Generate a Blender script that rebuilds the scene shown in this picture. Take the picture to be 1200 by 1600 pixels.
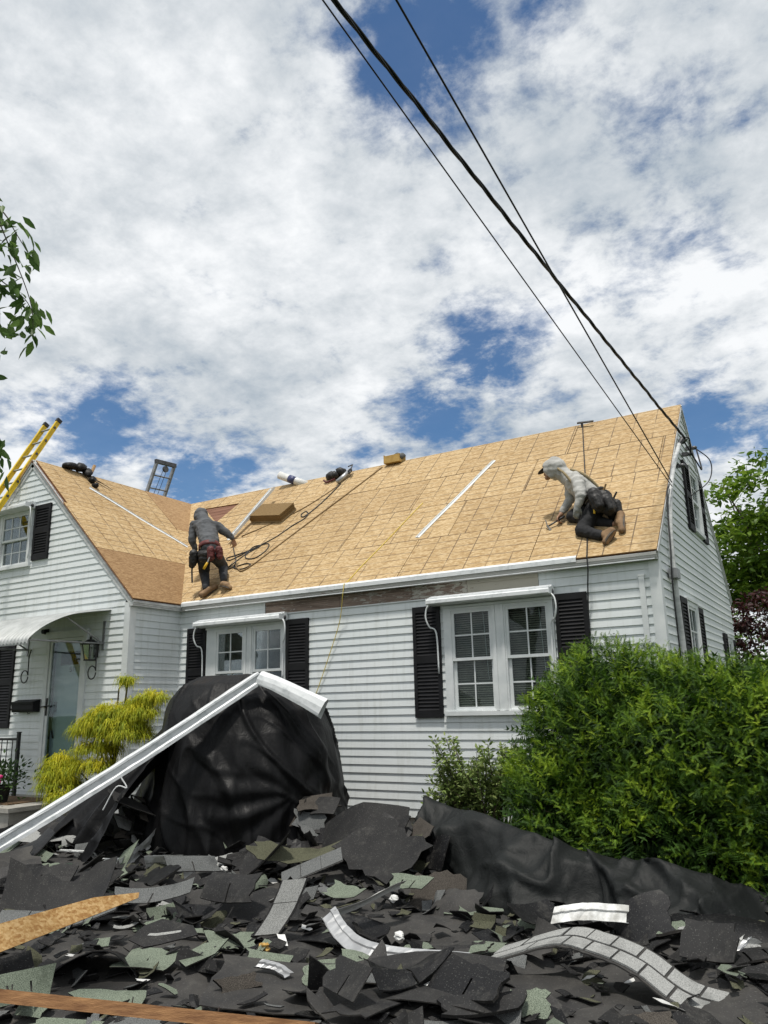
import bpy, bmesh, math, random
import numpy as np
from mathutils import Vector, Matrix, noise as mnoise

# ------------------------------------------------------------------ clear
for o in list(bpy.data.objects):
    bpy.data.objects.remove(o, do_unlink=True)
scene = bpy.context.scene
COL = scene.collection
random.seed(7)
rng = np.random.default_rng(11)

# ------------------------------------------------------------------ camera
CAM = Vector((9.066, -8.871, 1.611))
cr = Vector((0.85508, 0.51804, -0.02173)); cu = Vector((0.14383, -0.19673, 0.96985)); cf = Vector((-0.49815, 0.83242, 0.24273))
cd = bpy.data.cameras.new('camera'); cam = bpy.data.objects.new('camera', cd); COL.objects.link(cam)
cd.sensor_fit = 'VERTICAL'; cd.sensor_height = 24.0; cd.lens = 24.0 * 1220.0 / 1600.0
cd.clip_start = 0.05; cd.clip_end = 2000
cam.matrix_world = Matrix(((cr.x, cu.x, -cf.x, CAM.x), (cr.y, cu.y, -cf.y, CAM.y), (cr.z, cu.z, -cf.z, CAM.z), (0, 0, 0, 1)))
scene.camera = cam

# ------------------------------------------------------------------ sun direction (towards the sun)
SUN_EL = math.radians(73); SUN_AZ = math.radians(-78)      # azimuth measured from +x towards +y
sdir = Vector((math.cos(SUN_EL) * math.cos(SUN_AZ), math.cos(SUN_EL) * math.sin(SUN_AZ), math.sin(SUN_EL)))

# ------------------------------------------------------------------ world: Nishita sky + broken cloud deck
world = bpy.data.worlds.new('World'); scene.world = world; world.use_nodes = True
wn = world.node_tree.nodes; wl = world.node_tree.links; wn.clear()
def W(t, **k):
    n = wn.new(t)
    for a, b in k.items(): setattr(n, a, b)
    return n
sky = W('ShaderNodeTexSky', sky_type='NISHITA'); sky.sun_disc = False
sky.sun_elevation = SUN_EL; sky.sun_rotation = math.pi / 2 - SUN_AZ
sky.air_density = 1.0; sky.dust_density = 0.15; sky.ozone_density = 3.5
tc = W('ShaderNodeTexCoord')
sep = W('ShaderNodeSeparateXYZ'); wl.new(tc.outputs['Generated'], sep.inputs[0])
def M_(op, a, b=None, clamp=False):
    n = W('ShaderNodeMath', operation=op); n.use_clamp = clamp
    for i, x in enumerate((a, b)):
        if x is None: continue
        if isinstance(x, (int, float)): n.inputs[i].default_value = x
        else: wl.new(x, n.inputs[i])
    return n.outputs[0]
den = M_('ADD', M_('MAXIMUM', sep.outputs[2], 0.0), 0.22)
px = M_('DIVIDE', sep.outputs[0], den); py = M_('DIVIDE', sep.outputs[1], den)
comb = W('ShaderNodeCombineXYZ'); wl.new(px, comb.inputs[0]); wl.new(py, comb.inputs[1])
def wnoise(scale, detail, rough, dist=0.0, off=(0, 0, 0)):
    mp = W('ShaderNodeMapping'); mp.inputs['Location'].default_value = off; wl.new(comb.outputs[0], mp.inputs[0])
    n = W('ShaderNodeTexNoise'); n.inputs['Scale'].default_value = scale; n.inputs['Detail'].default_value = detail
    n.inputs['Roughness'].default_value = rough; n.inputs['Distortion'].default_value = dist
    wl.new(mp.outputs[0], n.inputs['Vector']); return n.outputs['Fac']
n1 = wnoise(2.3, 9, 0.60, 0.12, (3.1, 1.7, 0)); n2 = wnoise(12.0, 9, 0.64, 0.12, (0.4, 5.2, 0)); n3 = wnoise(1.7, 7, 0.55, 0.3, (9.2, 4.4, 0))
nb = wnoise(3.6, 8, 0.60, 0.1, (6.6, 2.2, 0))
cov = M_('ADD', M_('MULTIPLY', n1, 0.53), M_('MULTIPLY', n2, 0.52))
# openings in the deck, by direction
GAPS = [((-0.03, 0.80, 0.60), 0.026, 0.166), ((-0.07, 0.86, 0.50), 0.026, 0.182), ((-0.13, 0.80, 0.585), 0.022, 0.149), ((-0.45, 0.76, 0.47), 0.018, 0.099), ((-0.334, 0.635, 0.697), 0.053, 0.316), ((-0.37, 0.588, 0.719), 0.043, 0.241), ((-0.283, 0.63, 0.724), 0.043, 0.278), ((-0.364, 0.835, 0.413), 0.053, 0.334), ((-0.412, 0.835, 0.364), 0.049, 0.316), ((-0.744, 0.578, 0.334), 0.043, 0.278), ((-0.69, 0.674, 0.264), 0.043, 0.306), ((-0.64, 0.711, 0.293), 0.032, 0.222),
        ((-0.78, 0.52, 0.33), 0.032, 0.203), ((-0.103, 0.839, 0.535), 0.043, 0.185), ((-0.121, 0.941, 0.318), 0.039, 0.353), ((-0.192, 0.675, 0.713), 0.035, 0.203), ((-0.589, 0.566, 0.577), 0.021, 0.111),
        ((-0.171, 0.834, 0.524), 0.035, 0.149), ((-0.088, 0.788, 0.61), 0.043, 0.167), ((-0.06, 0.95, 0.30), 0.035, 0.185), ((-0.30, 0.88, 0.36), 0.028, 0.111), ((-0.50, 0.80, 0.30), 0.035, 0.149)]
acc = None
for d, s, a in GAPS:
    v = W('ShaderNodeVectorMath', operation='DISTANCE'); v.inputs[1].default_value = d; wl.new(tc.outputs['Generated'], v.inputs[0])
    q = M_('DIVIDE', v.outputs['Value'], s); q = M_('MULTIPLY', q, q); e = M_('MULTIPLY', M_('POWER', 2.71828, M_('MULTIPLY', q, -0.5)), a)
    acc = e if acc is None else M_('MAXIMUM', acc, e)
nw = wnoise(6.5, 9, 0.68, 0.3, (1.9, 7.3, 0))
cov = M_('SUBTRACT', M_('ADD', M_('ADD', cov, 0.115), M_('MULTIPLY', M_('SUBTRACT', nw, 0.5), 0.20)), M_('MULTIPLY', acc, M_('MAXIMUM', M_('ADD', M_('MULTIPLY', nw, 3.4), -0.72), 0.10)))
ramp = W('ShaderNodeValToRGB'); wl.new(cov, ramp.inputs[0])
ramp.color_ramp.elements[0].position = 0.365; ramp.color_ramp.elements[0].color = (0.06, 0.06, 0.06, 1); ramp.color_ramp.elements[1].position = 0.60
ramp.color_ramp.interpolation = 'EASE'
shade = W('ShaderNodeValToRGB')
wl.new(M_('ADD', M_('MULTIPLY', n3, 0.40), M_('ADD', M_('MULTIPLY', nb, 0.36), M_('MULTIPLY', n2, 0.27))), shade.inputs[0])
se = shade.color_ramp.elements
se[0].position = 0.39; se[0].color = (0.44, 0.51, 0.58, 1); se[1].position = 0.60; se[1].color = (0.98, 1.0, 1.02, 1)
m_ = se.new(0.49); m_.color = (0.67, 0.715, 0.755, 1)
hs = W('ShaderNodeHueSaturation'); hs.inputs['Saturation'].default_value = 1.22; wl.new(sky.outputs[0], hs.inputs['Color'])
bgs = W('ShaderNodeBackground'); wl.new(hs.outputs[0], bgs.inputs[0]); bgs.inputs[1].default_value = 0.09
bgc = W('ShaderNodeBackground'); wl.new(shade.outputs[0], bgc.inputs[0]); bgc.inputs[1].default_value = 0.87
mx = W('ShaderNodeMixShader'); wl.new(ramp.outputs[0], mx.inputs[0]); wl.new(bgs.outputs[0], mx.inputs[1]); wl.new(bgc.outputs[0], mx.inputs[2])
wo = W('ShaderNodeOutputWorld'); wl.new(mx.outputs[0], wo.inputs[0])

# ------------------------------------------------------------------ the one sun (veiled by cloud)
ld = bpy.data.lights.new('sun', 'SUN'); ld.energy = 3.2; ld.angle = math.radians(5); ld.color = (1.0, 0.955, 0.88)
sun = bpy.data.objects.new('sun', ld); COL.objects.link(sun); sun.location = (0, 0, 30)
sun.rotation_euler = (-sdir).to_track_quat('-Z', 'Y').to_euler()
scene.view_settings.view_transform = 'Standard'; scene.view_settings.look = 'None'
scene.view_settings.exposure = 0.16; scene.view_settings.gamma = 1.0; scene.view_settings.use_curve_mapping = False
scene.render.engine = 'CYCLES'
try:
    scene.cycles.use_denoising = True; scene.cycles.max_bounces = 8; scene.cycles.transparent_max_bounces = 12
except Exception: pass

# ------------------------------------------------------------------ materials
MATS = {}
def nmat(name):
    m = bpy.data.materials.new(name); m.use_nodes = True; nt = m.node_tree; nt.nodes.clear()
    out = nt.nodes.new('ShaderNodeOutputMaterial'); b = nt.nodes.new('ShaderNodeBsdfPrincipled'); nt.links.new(b.outputs[0], out.inputs[0])
    MATS[name] = m
    return m, nt, b
def sset(b, **k):
    for a, v in k.items():
        b.inputs[a.replace('_', ' ')].default_value = v
def texco(nt, kind='Object', scale=(1, 1, 1), rot=(0, 0, 0)):
    t = nt.nodes.new('ShaderNodeTexCoord'); mp = nt.nodes.new('ShaderNodeMapping')
    mp.inputs['Scale'].default_value = scale; mp.inputs['Rotation'].default_value = rot
    nt.links.new(t.outputs[kind], mp.inputs[0]); return mp.outputs[0]
def noi(nt, vec, scale, detail=5, rough=0.55, dist=0):
    n = nt.nodes.new('ShaderNodeTexNoise'); n.inputs['Scale'].default_value = scale; n.inputs['Detail'].default_value = detail
    n.inputs['Roughness'].default_value = rough; n.inputs['Distortion'].default_value = dist
    if vec is not None: nt.links.new(vec, n.inputs['Vector'])
    return n.outputs['Fac']
def cramp(nt, fac, stops, interp='LINEAR'):
    r = nt.nodes.new('ShaderNodeValToRGB'); nt.links.new(fac, r.inputs[0]); r.color_ramp.interpolation = interp
    e = r.color_ramp.elements
    e[0].position = stops[0][0]; e[0].color = (*stops[0][1], 1); e[1].position = stops[-1][0]; e[1].color = (*stops[-1][1], 1)
    for p, c in stops[1:-1]:
        x = e.new(p); x.color = (*c, 1)
    return r.outputs[0]
def bump(nt, b, h, strength=0.3, dist=0.01):
    n = nt.nodes.new('ShaderNodeBump'); n.inputs['Strength'].default_value = strength; n.inputs['Distance'].default_value = dist
    nt.links.new(h, n.inputs['Height']); nt.links.new(n.outputs[0], b.inputs['Normal'])
def mth(nt, op, a, b=None):
    n = nt.nodes.new('ShaderNodeMath'); n.operation = op
    for i, x in enumerate((a, b)):
        if x is None: continue
        if isinstance(x, (int, float)): n.inputs[i].default_value = x
        else: nt.links.new(x, n.inputs[i])
    return n.outputs[0]
def mixc(nt, fac, a, b, mode='MIX'):
    n = nt.nodes.new('ShaderNodeMix'); n.data_type = 'RGBA'; n.blend_type = mode
    for sock, x in ((n.inputs[0], fac), (n.inputs[6], a), (n.inputs[7], b)):
        if isinstance(x, (int, float)): sock.default_value = x
        elif isinstance(x, tuple): sock.default_value = (*x, 1) if len(x) == 3 else x
        else: nt.links.new(x, sock)
    return n.outputs[2]
def simple(name, c1, c2, scale=6, rough=0.6, bscale=None, bstr=0.2, spec=0.4, metal=0.0, kind='Object', stretch=(1, 1, 1), lo=0.35, hi=0.65, bd=0.01, detail=5):
    m, nt, b = nmat(name)
    v = texco(nt, kind, stretch); n = noi(nt, v, scale, detail)
    nt.links.new(cramp(nt, n, [(lo, c1), (hi, c2)]), b.inputs['Base Color'])
    sset(b, Roughness=rough, Specular_IOR_Level=spec, Metallic=metal)
    if bscale: bump(nt, b, noi(nt, v, bscale, 6), bstr, bd)
    return m

# painted clapboard: white with faint rain streaks and chalking
m, nt, b = nmat('white_siding'); v = texco(nt)
a1 = noi(nt, v, 0.9, 6); vs = texco(nt, 'Object', (5, 5, 0.55)); a2 = noi(nt, vs, 3.0, 5); a3 = noi(nt, v, 34, 4)
c = cramp(nt, a1, [(0.3, (0.64, 0.68, 0.69)), (0.7, (0.715, 0.745, 0.745))])
c = mixc(nt, mth(nt, 'MULTIPLY', cramp(nt, a2, [(0.50, (0, 0, 0)), (0.74, (1, 1, 1))]), 0.42), c, (0.46, 0.48, 0.45))
c = mixc(nt, mth(nt, 'MULTIPLY', cramp(nt, a3, [(0.66, (0, 0, 0)), (0.74, (1, 1, 1))]), 0.18), c, (0.42, 0.43, 0.40))
nt.links.new(c, b.inputs['Base Color']); sset(b, Roughness=0.48, Specular_IOR_Level=0.35); bump(nt, b, noi(nt, texco(nt, 'Object', (1, 1, 6)), 5, 3), 0.10, 0.01)
simple('white_trim', (0.60, 0.63, 0.635), (0.71, 0.73, 0.73), 5, 0.45, 40, 0.08)
simple('grey_trim', (0.40, 0.41, 0.41), (0.60, 0.61, 0.60), 7, 0.5, 40, 0.1, stretch=(1, 1, 3))
simple('white_metal', (0.52, 0.55, 0.56), (0.72, 0.74, 0.75), 11, 0.38, 18, 0.12, spec=0.45, lo=0.30, hi=0.50, detail=9)
simple('canopy_metal', (0.33, 0.345, 0.34), (0.46, 0.475, 0.47), 5, 0.45, 30, 0.06)
simple('scrap_metal', (0.36, 0.36, 0.34), (0.66, 0.67, 0.66), 9, 0.45, 26, 0.2, lo=0.38, hi=0.55, detail=8)
simple('bare_metal', (0.36, 0.365, 0.37), (0.50, 0.505, 0.51), 9, 0.42, 40, 0.10, metal=0.6)
simple('dark_metal', (0.05, 0.052, 0.055), (0.11, 0.11, 0.115), 12, 0.45, 60, 0.1, metal=0.4)
simple('grey_metal', (0.20, 0.205, 0.21), (0.33, 0.335, 0.34), 9, 0.42, 50, 0.06, metal=0.6)
simple('black_paint', (0.006, 0.006, 0.007), (0.012, 0.012, 0.014), 6, 0.6, 60, 0.1, spec=0.25)
simple('black_iron', (0.012, 0.012, 0.013), (0.03, 0.028, 0.027), 16, 0.55, 70, 0.2)
simple('rubber', (0.010, 0.010, 0.011), (0.022, 0.022, 0.024), 20, 0.5)
simple('cable_black', (0.007, 0.007, 0.008), (0.016, 0.016, 0.018), 20, 0.55)
simple('rope_tan', (0.16, 0.10, 0.045), (0.26, 0.17, 0.08), 60, 0.85, 200, 0.4)
simple('rope_yellow', (0.62, 0.46, 0.05), (0.75, 0.58, 0.10), 60, 0.7, 200, 0.3)
simple('ladder_yellow', (0.62, 0.43, 0.015), (0.74, 0.53, 0.03), 5, 0.42, 60, 0.05)
simple('concrete', (0.27, 0.26, 0.235), (0.37, 0.355, 0.32), 5, 0.85, 60, 0.25)
simple('doormat', (0.12, 0.075, 0.04), (0.20, 0.13, 0.075), 40, 0.95, 160, 0.5)
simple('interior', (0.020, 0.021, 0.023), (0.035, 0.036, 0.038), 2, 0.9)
simple('interior_pale', (0.10, 0.105, 0.11), (0.15, 0.155, 0.16), 2, 0.9)
simple('blind_slat', (0.24, 0.24, 0.20), (0.33, 0.33, 0.28), 8, 0.6)
simple('door_blue', (0.42, 0.52, 0.56), (0.47, 0.57, 0.61), 3, 0.5, 30, 0.03)
simple('skin', (0.30, 0.165, 0.10), (0.36, 0.205, 0.13), 14, 0.55)
simple('hair_dark', (0.010, 0.008, 0.006), (0.02, 0.016, 0.012), 40, 0.5)
simple('hoodie_pale', (0.36, 0.355, 0.335), (0.47, 0.465, 0.445), 7, 0.9, 70, 0.3, stretch=(1, 1, 1), bd=0.006)
simple('hoodie_grey', (0.062, 0.066, 0.072), (0.105, 0.11, 0.118), 6, 0.92, 70, 0.3, bd=0.006)
simple('trousers_black', (0.009, 0.0095, 0.011), (0.022, 0.022, 0.024), 8, 0.85, 90, 0.2, bd=0.005)
simple('trousers_charcoal', (0.022, 0.024, 0.028), (0.05, 0.053, 0.060), 7, 0.88, 90, 0.2, bd=0.005)
simple('boot_tan', (0.17, 0.10, 0.05), (0.27, 0.17, 0.09), 14, 0.75, 80, 0.2, bd=0.004)
simple('boot_sole', (0.05, 0.042, 0.035), (0.10, 0.085, 0.07), 20, 0.8)
simple('glove_grey', (0.22, 0.225, 0.215), (0.33, 0.335, 0.32), 24, 0.85)
simple('leather_red', (0.070, 0.014, 0.014), (0.125, 0.028, 0.026), 18, 0.6, 90, 0.2)
simple('leather_black', (0.010, 0.009, 0.009), (0.028, 0.026, 0.025), 18, 0.55, 90, 0.2)
simple('strap_tan', (0.22, 0.17, 0.09), (0.30, 0.24, 0.14), 30, 0.85)
simple('tool_yellow', (0.60, 0.34, 0.01), (0.68, 0.42, 0.02), 8, 0.5)
simple('tool_wood', (0.30, 0.18, 0.08), (0.42, 0.27, 0.13), 12, 0.6, stretch=(1, 1, 6))
simple('wrap_white', (0.62, 0.62, 0.60), (0.72, 0.72, 0.70), 9, 0.35, 20, 0.3)
simple('wrap_blue', (0.035, 0.045, 0.11), (0.06, 0.07, 0.16), 9, 0.4)
simple('carton', (0.40, 0.25, 0.07), (0.52, 0.34, 0.11), 9, 0.8)
simple('bundle_brown', (0.145, 0.088, 0.03), (0.24, 0.155, 0.065), 60, 0.9, 220, 0.5, lo=0.3, hi=0.7)
simple('bundle_edge', (0.27, 0.20, 0.115), (0.36, 0.28, 0.17), 50, 0.9)
simple('soil', (0.035, 0.028, 0.020), (0.075, 0.06, 0.042), 3, 0.95, 30, 0.6, bd=0.03)
simple('bark', (0.060, 0.048, 0.038), (0.12, 0.10, 0.082), 12, 0.9, 40, 0.6, stretch=(3, 3, 0.5))
simple('twig', (0.055, 0.045, 0.028), (0.10, 0.08, 0.05), 20, 0.85)
simple('petal_pink', (0.50, 0.015, 0.14), (0.62, 0.04, 0.22), 20, 0.5)
# clear window glass: mirror film over a see-through pane
m = bpy.data.materials.new('glass'); m.use_nodes = True; nt = m.node_tree; nt.nodes.clear(); MATS['glass'] = m
out = nt.nodes.new('ShaderNodeOutputMaterial'); mxs = nt.nodes.new('ShaderNodeMixShader'); tr = nt.nodes.new('ShaderNodeBsdfTransparent'); gl = nt.nodes.new('ShaderNodeBsdfGlossy')
tr.inputs[0].default_value = (0.80, 0.84, 0.83, 1); gl.inputs['Roughness'].default_value = 0.02; gl.inputs[0].default_value = (0.9, 0.92, 0.94, 1)
fr = nt.nodes.new('ShaderNodeFresnel'); fr.inputs[0].default_value = 1.55
vn = noi(nt, texco(nt), 1.6, 2); bn = nt.nodes.new('ShaderNodeBump'); bn.inputs['Strength'].default_value = 0.03; bn.inputs['Distance'].default_value = 0.05
nt.links.new(vn, bn.inputs['Height']); nt.links.new(bn.outputs[0], gl.inputs['Normal'])
nt.links.new(mth(nt, 'MULTIPLY', fr.outputs[0], 0.45), mxs.inputs[0]); nt.links.new(tr.outputs[0], mxs.inputs[1]); nt.links.new(gl.outputs[0], mxs.inputs[2]); nt.links.new(mxs.outputs[0], out.inputs[0])

m2_ = MATS['glass'].copy(); m2_.name = 'glass_dull'; MATS['glass_dull'] = m2_
for nd in m2_.node_tree.nodes:
    if nd.type == 'MATH': nd.inputs[1].default_value = 0.18
# oriented strand board with printed nailing lines; UV is in metres on the sheet
def osb(name, cols, line=(0.16, 0.09, 0.04), printed=True):
    m, nt, b = nmat(name)
    def cells(scale, rotz, sc):
        v = texco(nt, 'UV', scale, (0, 0, rotz)); w = nt.nodes.new('ShaderNodeTexVoronoi'); w.inputs['Scale'].default_value = sc; w.inputs['Randomness'].default_value = 1.0
        nt.links.new(v, w.inputs['Vector']); s = nt.nodes.new('ShaderNodeSeparateColor'); nt.links.new(w.outputs['Color'], s.inputs[0]); return s.outputs[0]
    k1 = cells((1, 3.8, 1), 0.25, 17); k2 = cells((1, 3.6, 1), -0.55, 25); k3 = cells((1, 3.2, 1), 1.1, 31)
    fac = mth(nt, 'ADD', mth(nt, 'MULTIPLY', k1, 0.42), mth(nt, 'ADD', mth(nt, 'MULTIPLY', k2, 0.33), mth(nt, 'MULTIPLY', k3, 0.25)))
    c = cramp(nt, fac, [(0.22, cols[0]), (0.5, cols[1]), (0.78, cols[2])])
    big = noi(nt, texco(nt, 'Object'), 1.1, 5)
    c = mixc(nt, 0.45, c, cramp(nt, big, [(0.3, (0.76, 0.73, 0.68)), (0.7, (1.0, 1.0, 1.0))]), 'MULTIPLY')
    oi = nt.nodes.new('ShaderNodeObjectInfo'); c = mixc(nt, 1.0, c, cramp(nt, oi.outputs['Random'], [(0.0, (0.88, 0.86, 0.83)), (0.5, (0.97, 0.965, 0.95)), (1.0, (1.06, 1.07, 1.08))]), 'MULTIPLY')
    # drips, boot scuffs and damp marks that lie on the sheet itself
    st = noi(nt, texco(nt, 'Object', (1, 1, 1)), 5.5, 7, 0.7)
    c = mixc(nt, mth(nt, 'MULTIPLY', cramp(nt, st, [(0.62, (0, 0, 0)), (0.76, (1, 1, 1))]), 0.25), c, tuple(x * 0.6 for x in cols[0]))
    if printed:
        t = nt.nodes.new('ShaderNodeTexCoord'); s = nt.nodes.new('ShaderNodeSeparateXYZ'); nt.links.new(t.outputs['UV'], s.inputs[0])
        wob = mth(nt, 'MULTIPLY', mth(nt, 'SUBTRACT', noi(nt, texco(nt, 'Object'), 3.0, 4), 0.5), 0.028)
        def grid(x, step, wd, w=True):
            xx = mth(nt, 'ADD', x, wob) if w else x
            fr = mth(nt, 'FRACT', mth(nt, 'DIVIDE', xx, step)); dd = mth(nt, 'ABSOLUTE', mth(nt, 'SUBTRACT', fr, 0.5))
            return mth(nt, 'LESS_THAN', dd, wd / step / 2)
        lu = grid(s.outputs[0], 0.305, 0.015, False); lv = grid(s.outputs[1], 0.158, 0.019)
        br = noi(nt, texco(nt, 'Object', (1.0, 1.6, 1.6)), 2.4, 4, 0.7)
        lv = mth(nt, 'MULTIPLY', lv, mth(nt, 'MULTIPLY', cramp(nt, br, [(0.36, (0.10, 0.10, 0.10)), (0.50, (1, 1, 1))]), 0.62))
        br2 = noi(nt, texco(nt, 'Object', (1.4, 1, 1)), 1.9, 3, 0.6)
        lu = mth(nt, 'MULTIPLY', lu, mth(nt, 'MULTIPLY', cramp(nt, br2, [(0.40, (0.10, 0.10, 0.10)), (0.54, (1, 1, 1))]), 0.85))
        c = mixc(nt, mth(nt, 'MAXIMUM', lu, lv), c, line)
    nt.links.new(c, b.inputs['Base Color']); sset(b, Roughness=0.72, Specular_IOR_Level=0.25); bump(nt, b, fac, 0.25, 0.004)
    return m
osb('osb', ((0.355, 0.228, 0.100), (0.49, 0.346, 0.178), (0.625, 0.48, 0.29)), line=(0.10, 0.068, 0.042))
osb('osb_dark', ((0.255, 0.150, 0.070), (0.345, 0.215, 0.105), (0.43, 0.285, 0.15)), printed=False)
osb('osb_raw', ((0.38, 0.20, 0.07), (0.52, 0.32, 0.13), (0.66, 0.45, 0.22)), printed=False)
simple('osb_edge', (0.22, 0.10, 0.035), (0.33, 0.17, 0.07), 30, 0.85)
simple('orange_edge', (0.42, 0.08, 0.02), (0.52, 0.12, 0.03), 20, 0.8)
simple('old_board', (0.135, 0.058, 0.035), (0.235, 0.12, 0.075), 7, 0.85, 60, 0.4, stretch=(0.4, 5, 5))
simple('lumber', (0.14, 0.060, 0.022), (0.36, 0.19, 0.08), 9, 0.75, 60, 0.4, stretch=(0.8, 0.8, 6), lo=0.3, hi=0.72)
# weathered frieze: bare brown board with flaking cream paint
def peeling(name, amount, paint):
    m, nt, b = nmat(name)
    n1 = noi(nt, texco(nt, 'Object', (1.3, 3, 6.0)), 5.5, 9, 0.72, 0.6); g = noi(nt, texco(nt, 'Object', (1, 8, 22)), 4, 4)
    big = noi(nt, texco(nt, 'Object', (1, 1, 1)), 0.55, 2)
    wood = cramp(nt, g, [(0.3, (0.115, 0.082, 0.066)), (0.7, (0.32, 0.245, 0.20))])
    fac = mth(nt, 'ADD', mth(nt, 'MULTIPLY', n1, 0.8), mth(nt, 'MULTIPLY', big, 0.35))
    mask = cramp(nt, fac, [(amount, (0, 0, 0)), (amount + 0.03, (1, 1, 1))])
    nt.links.new(mixc(nt, mask, wood, paint), b.inputs['Base Color']); sset(b, Roughness=0.8, Specular_IOR_Level=0.25)
    bump(nt, b, mth(nt, 'ADD', mask, mth(nt, 'MULTIPLY', g, 0.3)), 0.6, 0.004)
peeling('frieze_bare', 0.585, (0.40, 0.38, 0.34)); peeling('frieze_mid', 0.53, (0.44, 0.42, 0.37)); peeling('frieze_paint', 0.475, (0.42, 0.395, 0.335)); peeling('cornice_worn', 0.44, (0.42, 0.42, 0.40))

# roofing waste
def granule(name, c1, c2, cdark):
    m, nt, b = nmat(name)
    v = texco(nt, 'Object'); g = nt.nodes.new('ShaderNodeTexNoise'); g.inputs['Scale'].default_value = 290; g.inputs['Detail'].default_value = 2; nt.links.new(v, g.inputs['Vector'])
    w = noi(nt, v, 5, 6, 0.65)
    c = cramp(nt, g.outputs['Fac'], [(0.36, cdark), (0.50, c1), (0.66, c2)])
    c = mixc(nt, cramp(nt, w, [(0.52, (0, 0, 0)), (0.72, (0.75, 0.75, 0.75))]), c, tuple(x * 0.45 for x in c1))
    nt.links.new(c, b.inputs['Base Color']); sset(b, Roughness=0.9, Specular_IOR_Level=0.2); bump(nt, b, g.outputs['Fac'], 0.5, 0.004)
granule('granule_green', (0.150, 0.180, 0.135), (0.245, 0.275, 0.22), (0.055, 0.065, 0.05))
granule('granule_grey', (0.115, 0.12, 0.12), (0.19, 0.195, 0.19), (0.045, 0.047, 0.047))
granule('granule_pale', (0.29, 0.295, 0.285), (0.41, 0.415, 0.40), (0.14, 0.14, 0.14))
granule('granule_olive', (0.082, 0.084, 0.052), (0.125, 0.125, 0.085), (0.028, 0.028, 0.02))
granule('granule_brown', (0.060, 0.052, 0.044), (0.10, 0.09, 0.078), (0.02, 0.018, 0.016))
def felt(name, c1, c2, rough):
    m, nt, b = nmat(name)
    v = texco(nt, 'Object'); n = noi(nt, v, 4, 7, 0.6); f = noi(nt, v, 90, 3)
    dust = noi(nt, texco(nt, 'Object', (1, 1, 1)), 9, 8, 0.75)
    c = cramp(nt, n, [(0.3, c1), (0.7, c2)])
    oi = nt.nodes.new('ShaderNodeObjectInfo'); c = mixc(nt, 1.0, c, cramp(nt, oi.outputs['Random'], [(0.0, (0.55, 0.55, 0.56)), (0.6, (1.0, 1.0, 1.0)), (1.0, (2.0, 1.95, 1.85))]), 'MULTIPLY')
    sp = noi(nt, v, 130, 2); c = mixc(nt, mth(nt, 'MULTIPLY', cramp(nt, sp, [(0.63, (0, 0, 0)), (0.70, (1, 1, 1))]), 0.55), c, (0.15, 0.15, 0.14))
    c = mixc(nt, mth(nt, 'MULTIPLY', cramp(nt, dust, [(0.54, (0, 0, 0)), (0.70, (1, 1, 1))]), 0.5), c, (0.085, 0.082, 0.074))
    nt.links.new(c, b.inputs['Base Color']); sset(b, Roughness=rough, Specular_IOR_Level=0.2); bump(nt, b, mth(nt, 'ADD', n, mth(nt, 'MULTIPLY', f, 0.12)), 0.35, 0.012)
felt('felt_black', (0.006, 0.006, 0.007), (0.013, 0.013, 0.014), 0.5)
felt('felt_grey', (0.016, 0.016, 0.017), (0.034, 0.033, 0.032), 0.7)
felt('asphalt_back', (0.014, 0.0135, 0.013), (0.030, 0.028, 0.026), 0.7)
# woven ground-cover tarp
m, nt, b = nmat('tarp_black'); v = texco(nt); n = noi(nt, v, 2.2, 6); wv = noi(nt, texco(nt, 'Object', (1, 1, 1)), 7, 6, 0.6, 0.6); st = noi(nt, texco(nt, 'Object', (2.2, 2.2, 0.9)), 4.5, 6, 0.6, 1.2)
nt.links.new(cramp(nt, n, [(0.3, (0.0038, 0.0038, 0.0042)), (0.7, (0.0075, 0.0075, 0.008))]), b.inputs['Base Color']); sset(b, Roughness=0.46, Specular_IOR_Level=0.17)
bump(nt, b, mth(nt, 'ADD', mth(nt, 'MULTIPLY', wv, 0.35), st), 0.35, 0.025)
m, nt, b = nmat('tarp_green'); v = texco(nt); n = noi(nt, v, 3.2, 7, 0.65, 0.5); nt.links.new(cramp(nt, n, [(0.3, (0.0045, 0.0055, 0.0055)), (0.7, (0.011, 0.013, 0.0127))]), b.inputs['Base Color'])
sset(b, Roughness=0.6, Specular_IOR_Level=0.27); bump(nt, b, noi(nt, texco(nt), 11, 7, 0.62, 1.2), 0.5, 0.015)

def leafmat(name, cols, rough=0.5, trans=0.25):
    m = bpy.data.materials.new(name); m.use_nodes = True; nt = m.node_tree; nt.nodes.clear(); MATS[name] = m
    out = nt.nodes.new('ShaderNodeOutputMaterial'); b = nt.nodes.new('ShaderNodeBsdfPrincipled'); t = nt.nodes.new('ShaderNodeBsdfTranslucent'); mxs = nt.nodes.new('ShaderNodeMixShader')
    at = nt.nodes.new('ShaderNodeAttribute'); at.attribute_name = 'tone'
    c = cramp(nt, at.outputs['Fac'], [(i / (len(cols) - 1), k) for i, k in enumerate(cols)])
    nt.links.new(c, b.inputs['Base Color']); nt.links.new(c, t.inputs[0]); sset(b, Roughness=rough, Specular_IOR_Level=0.35); mxs.inputs[0].default_value = trans
    nt.links.new(b.outputs[0], mxs.inputs[1]); nt.links.new(t.outputs[0], mxs.inputs[2]); nt.links.new(mxs.outputs[0], out.inputs[0])
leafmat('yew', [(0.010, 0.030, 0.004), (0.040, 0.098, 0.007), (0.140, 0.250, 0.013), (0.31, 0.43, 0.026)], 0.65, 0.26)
leafmat('pieris', [(0.06, 0.11, 0.022), (0.17, 0.24, 0.06), (0.36, 0.42, 0.16)])
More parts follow.
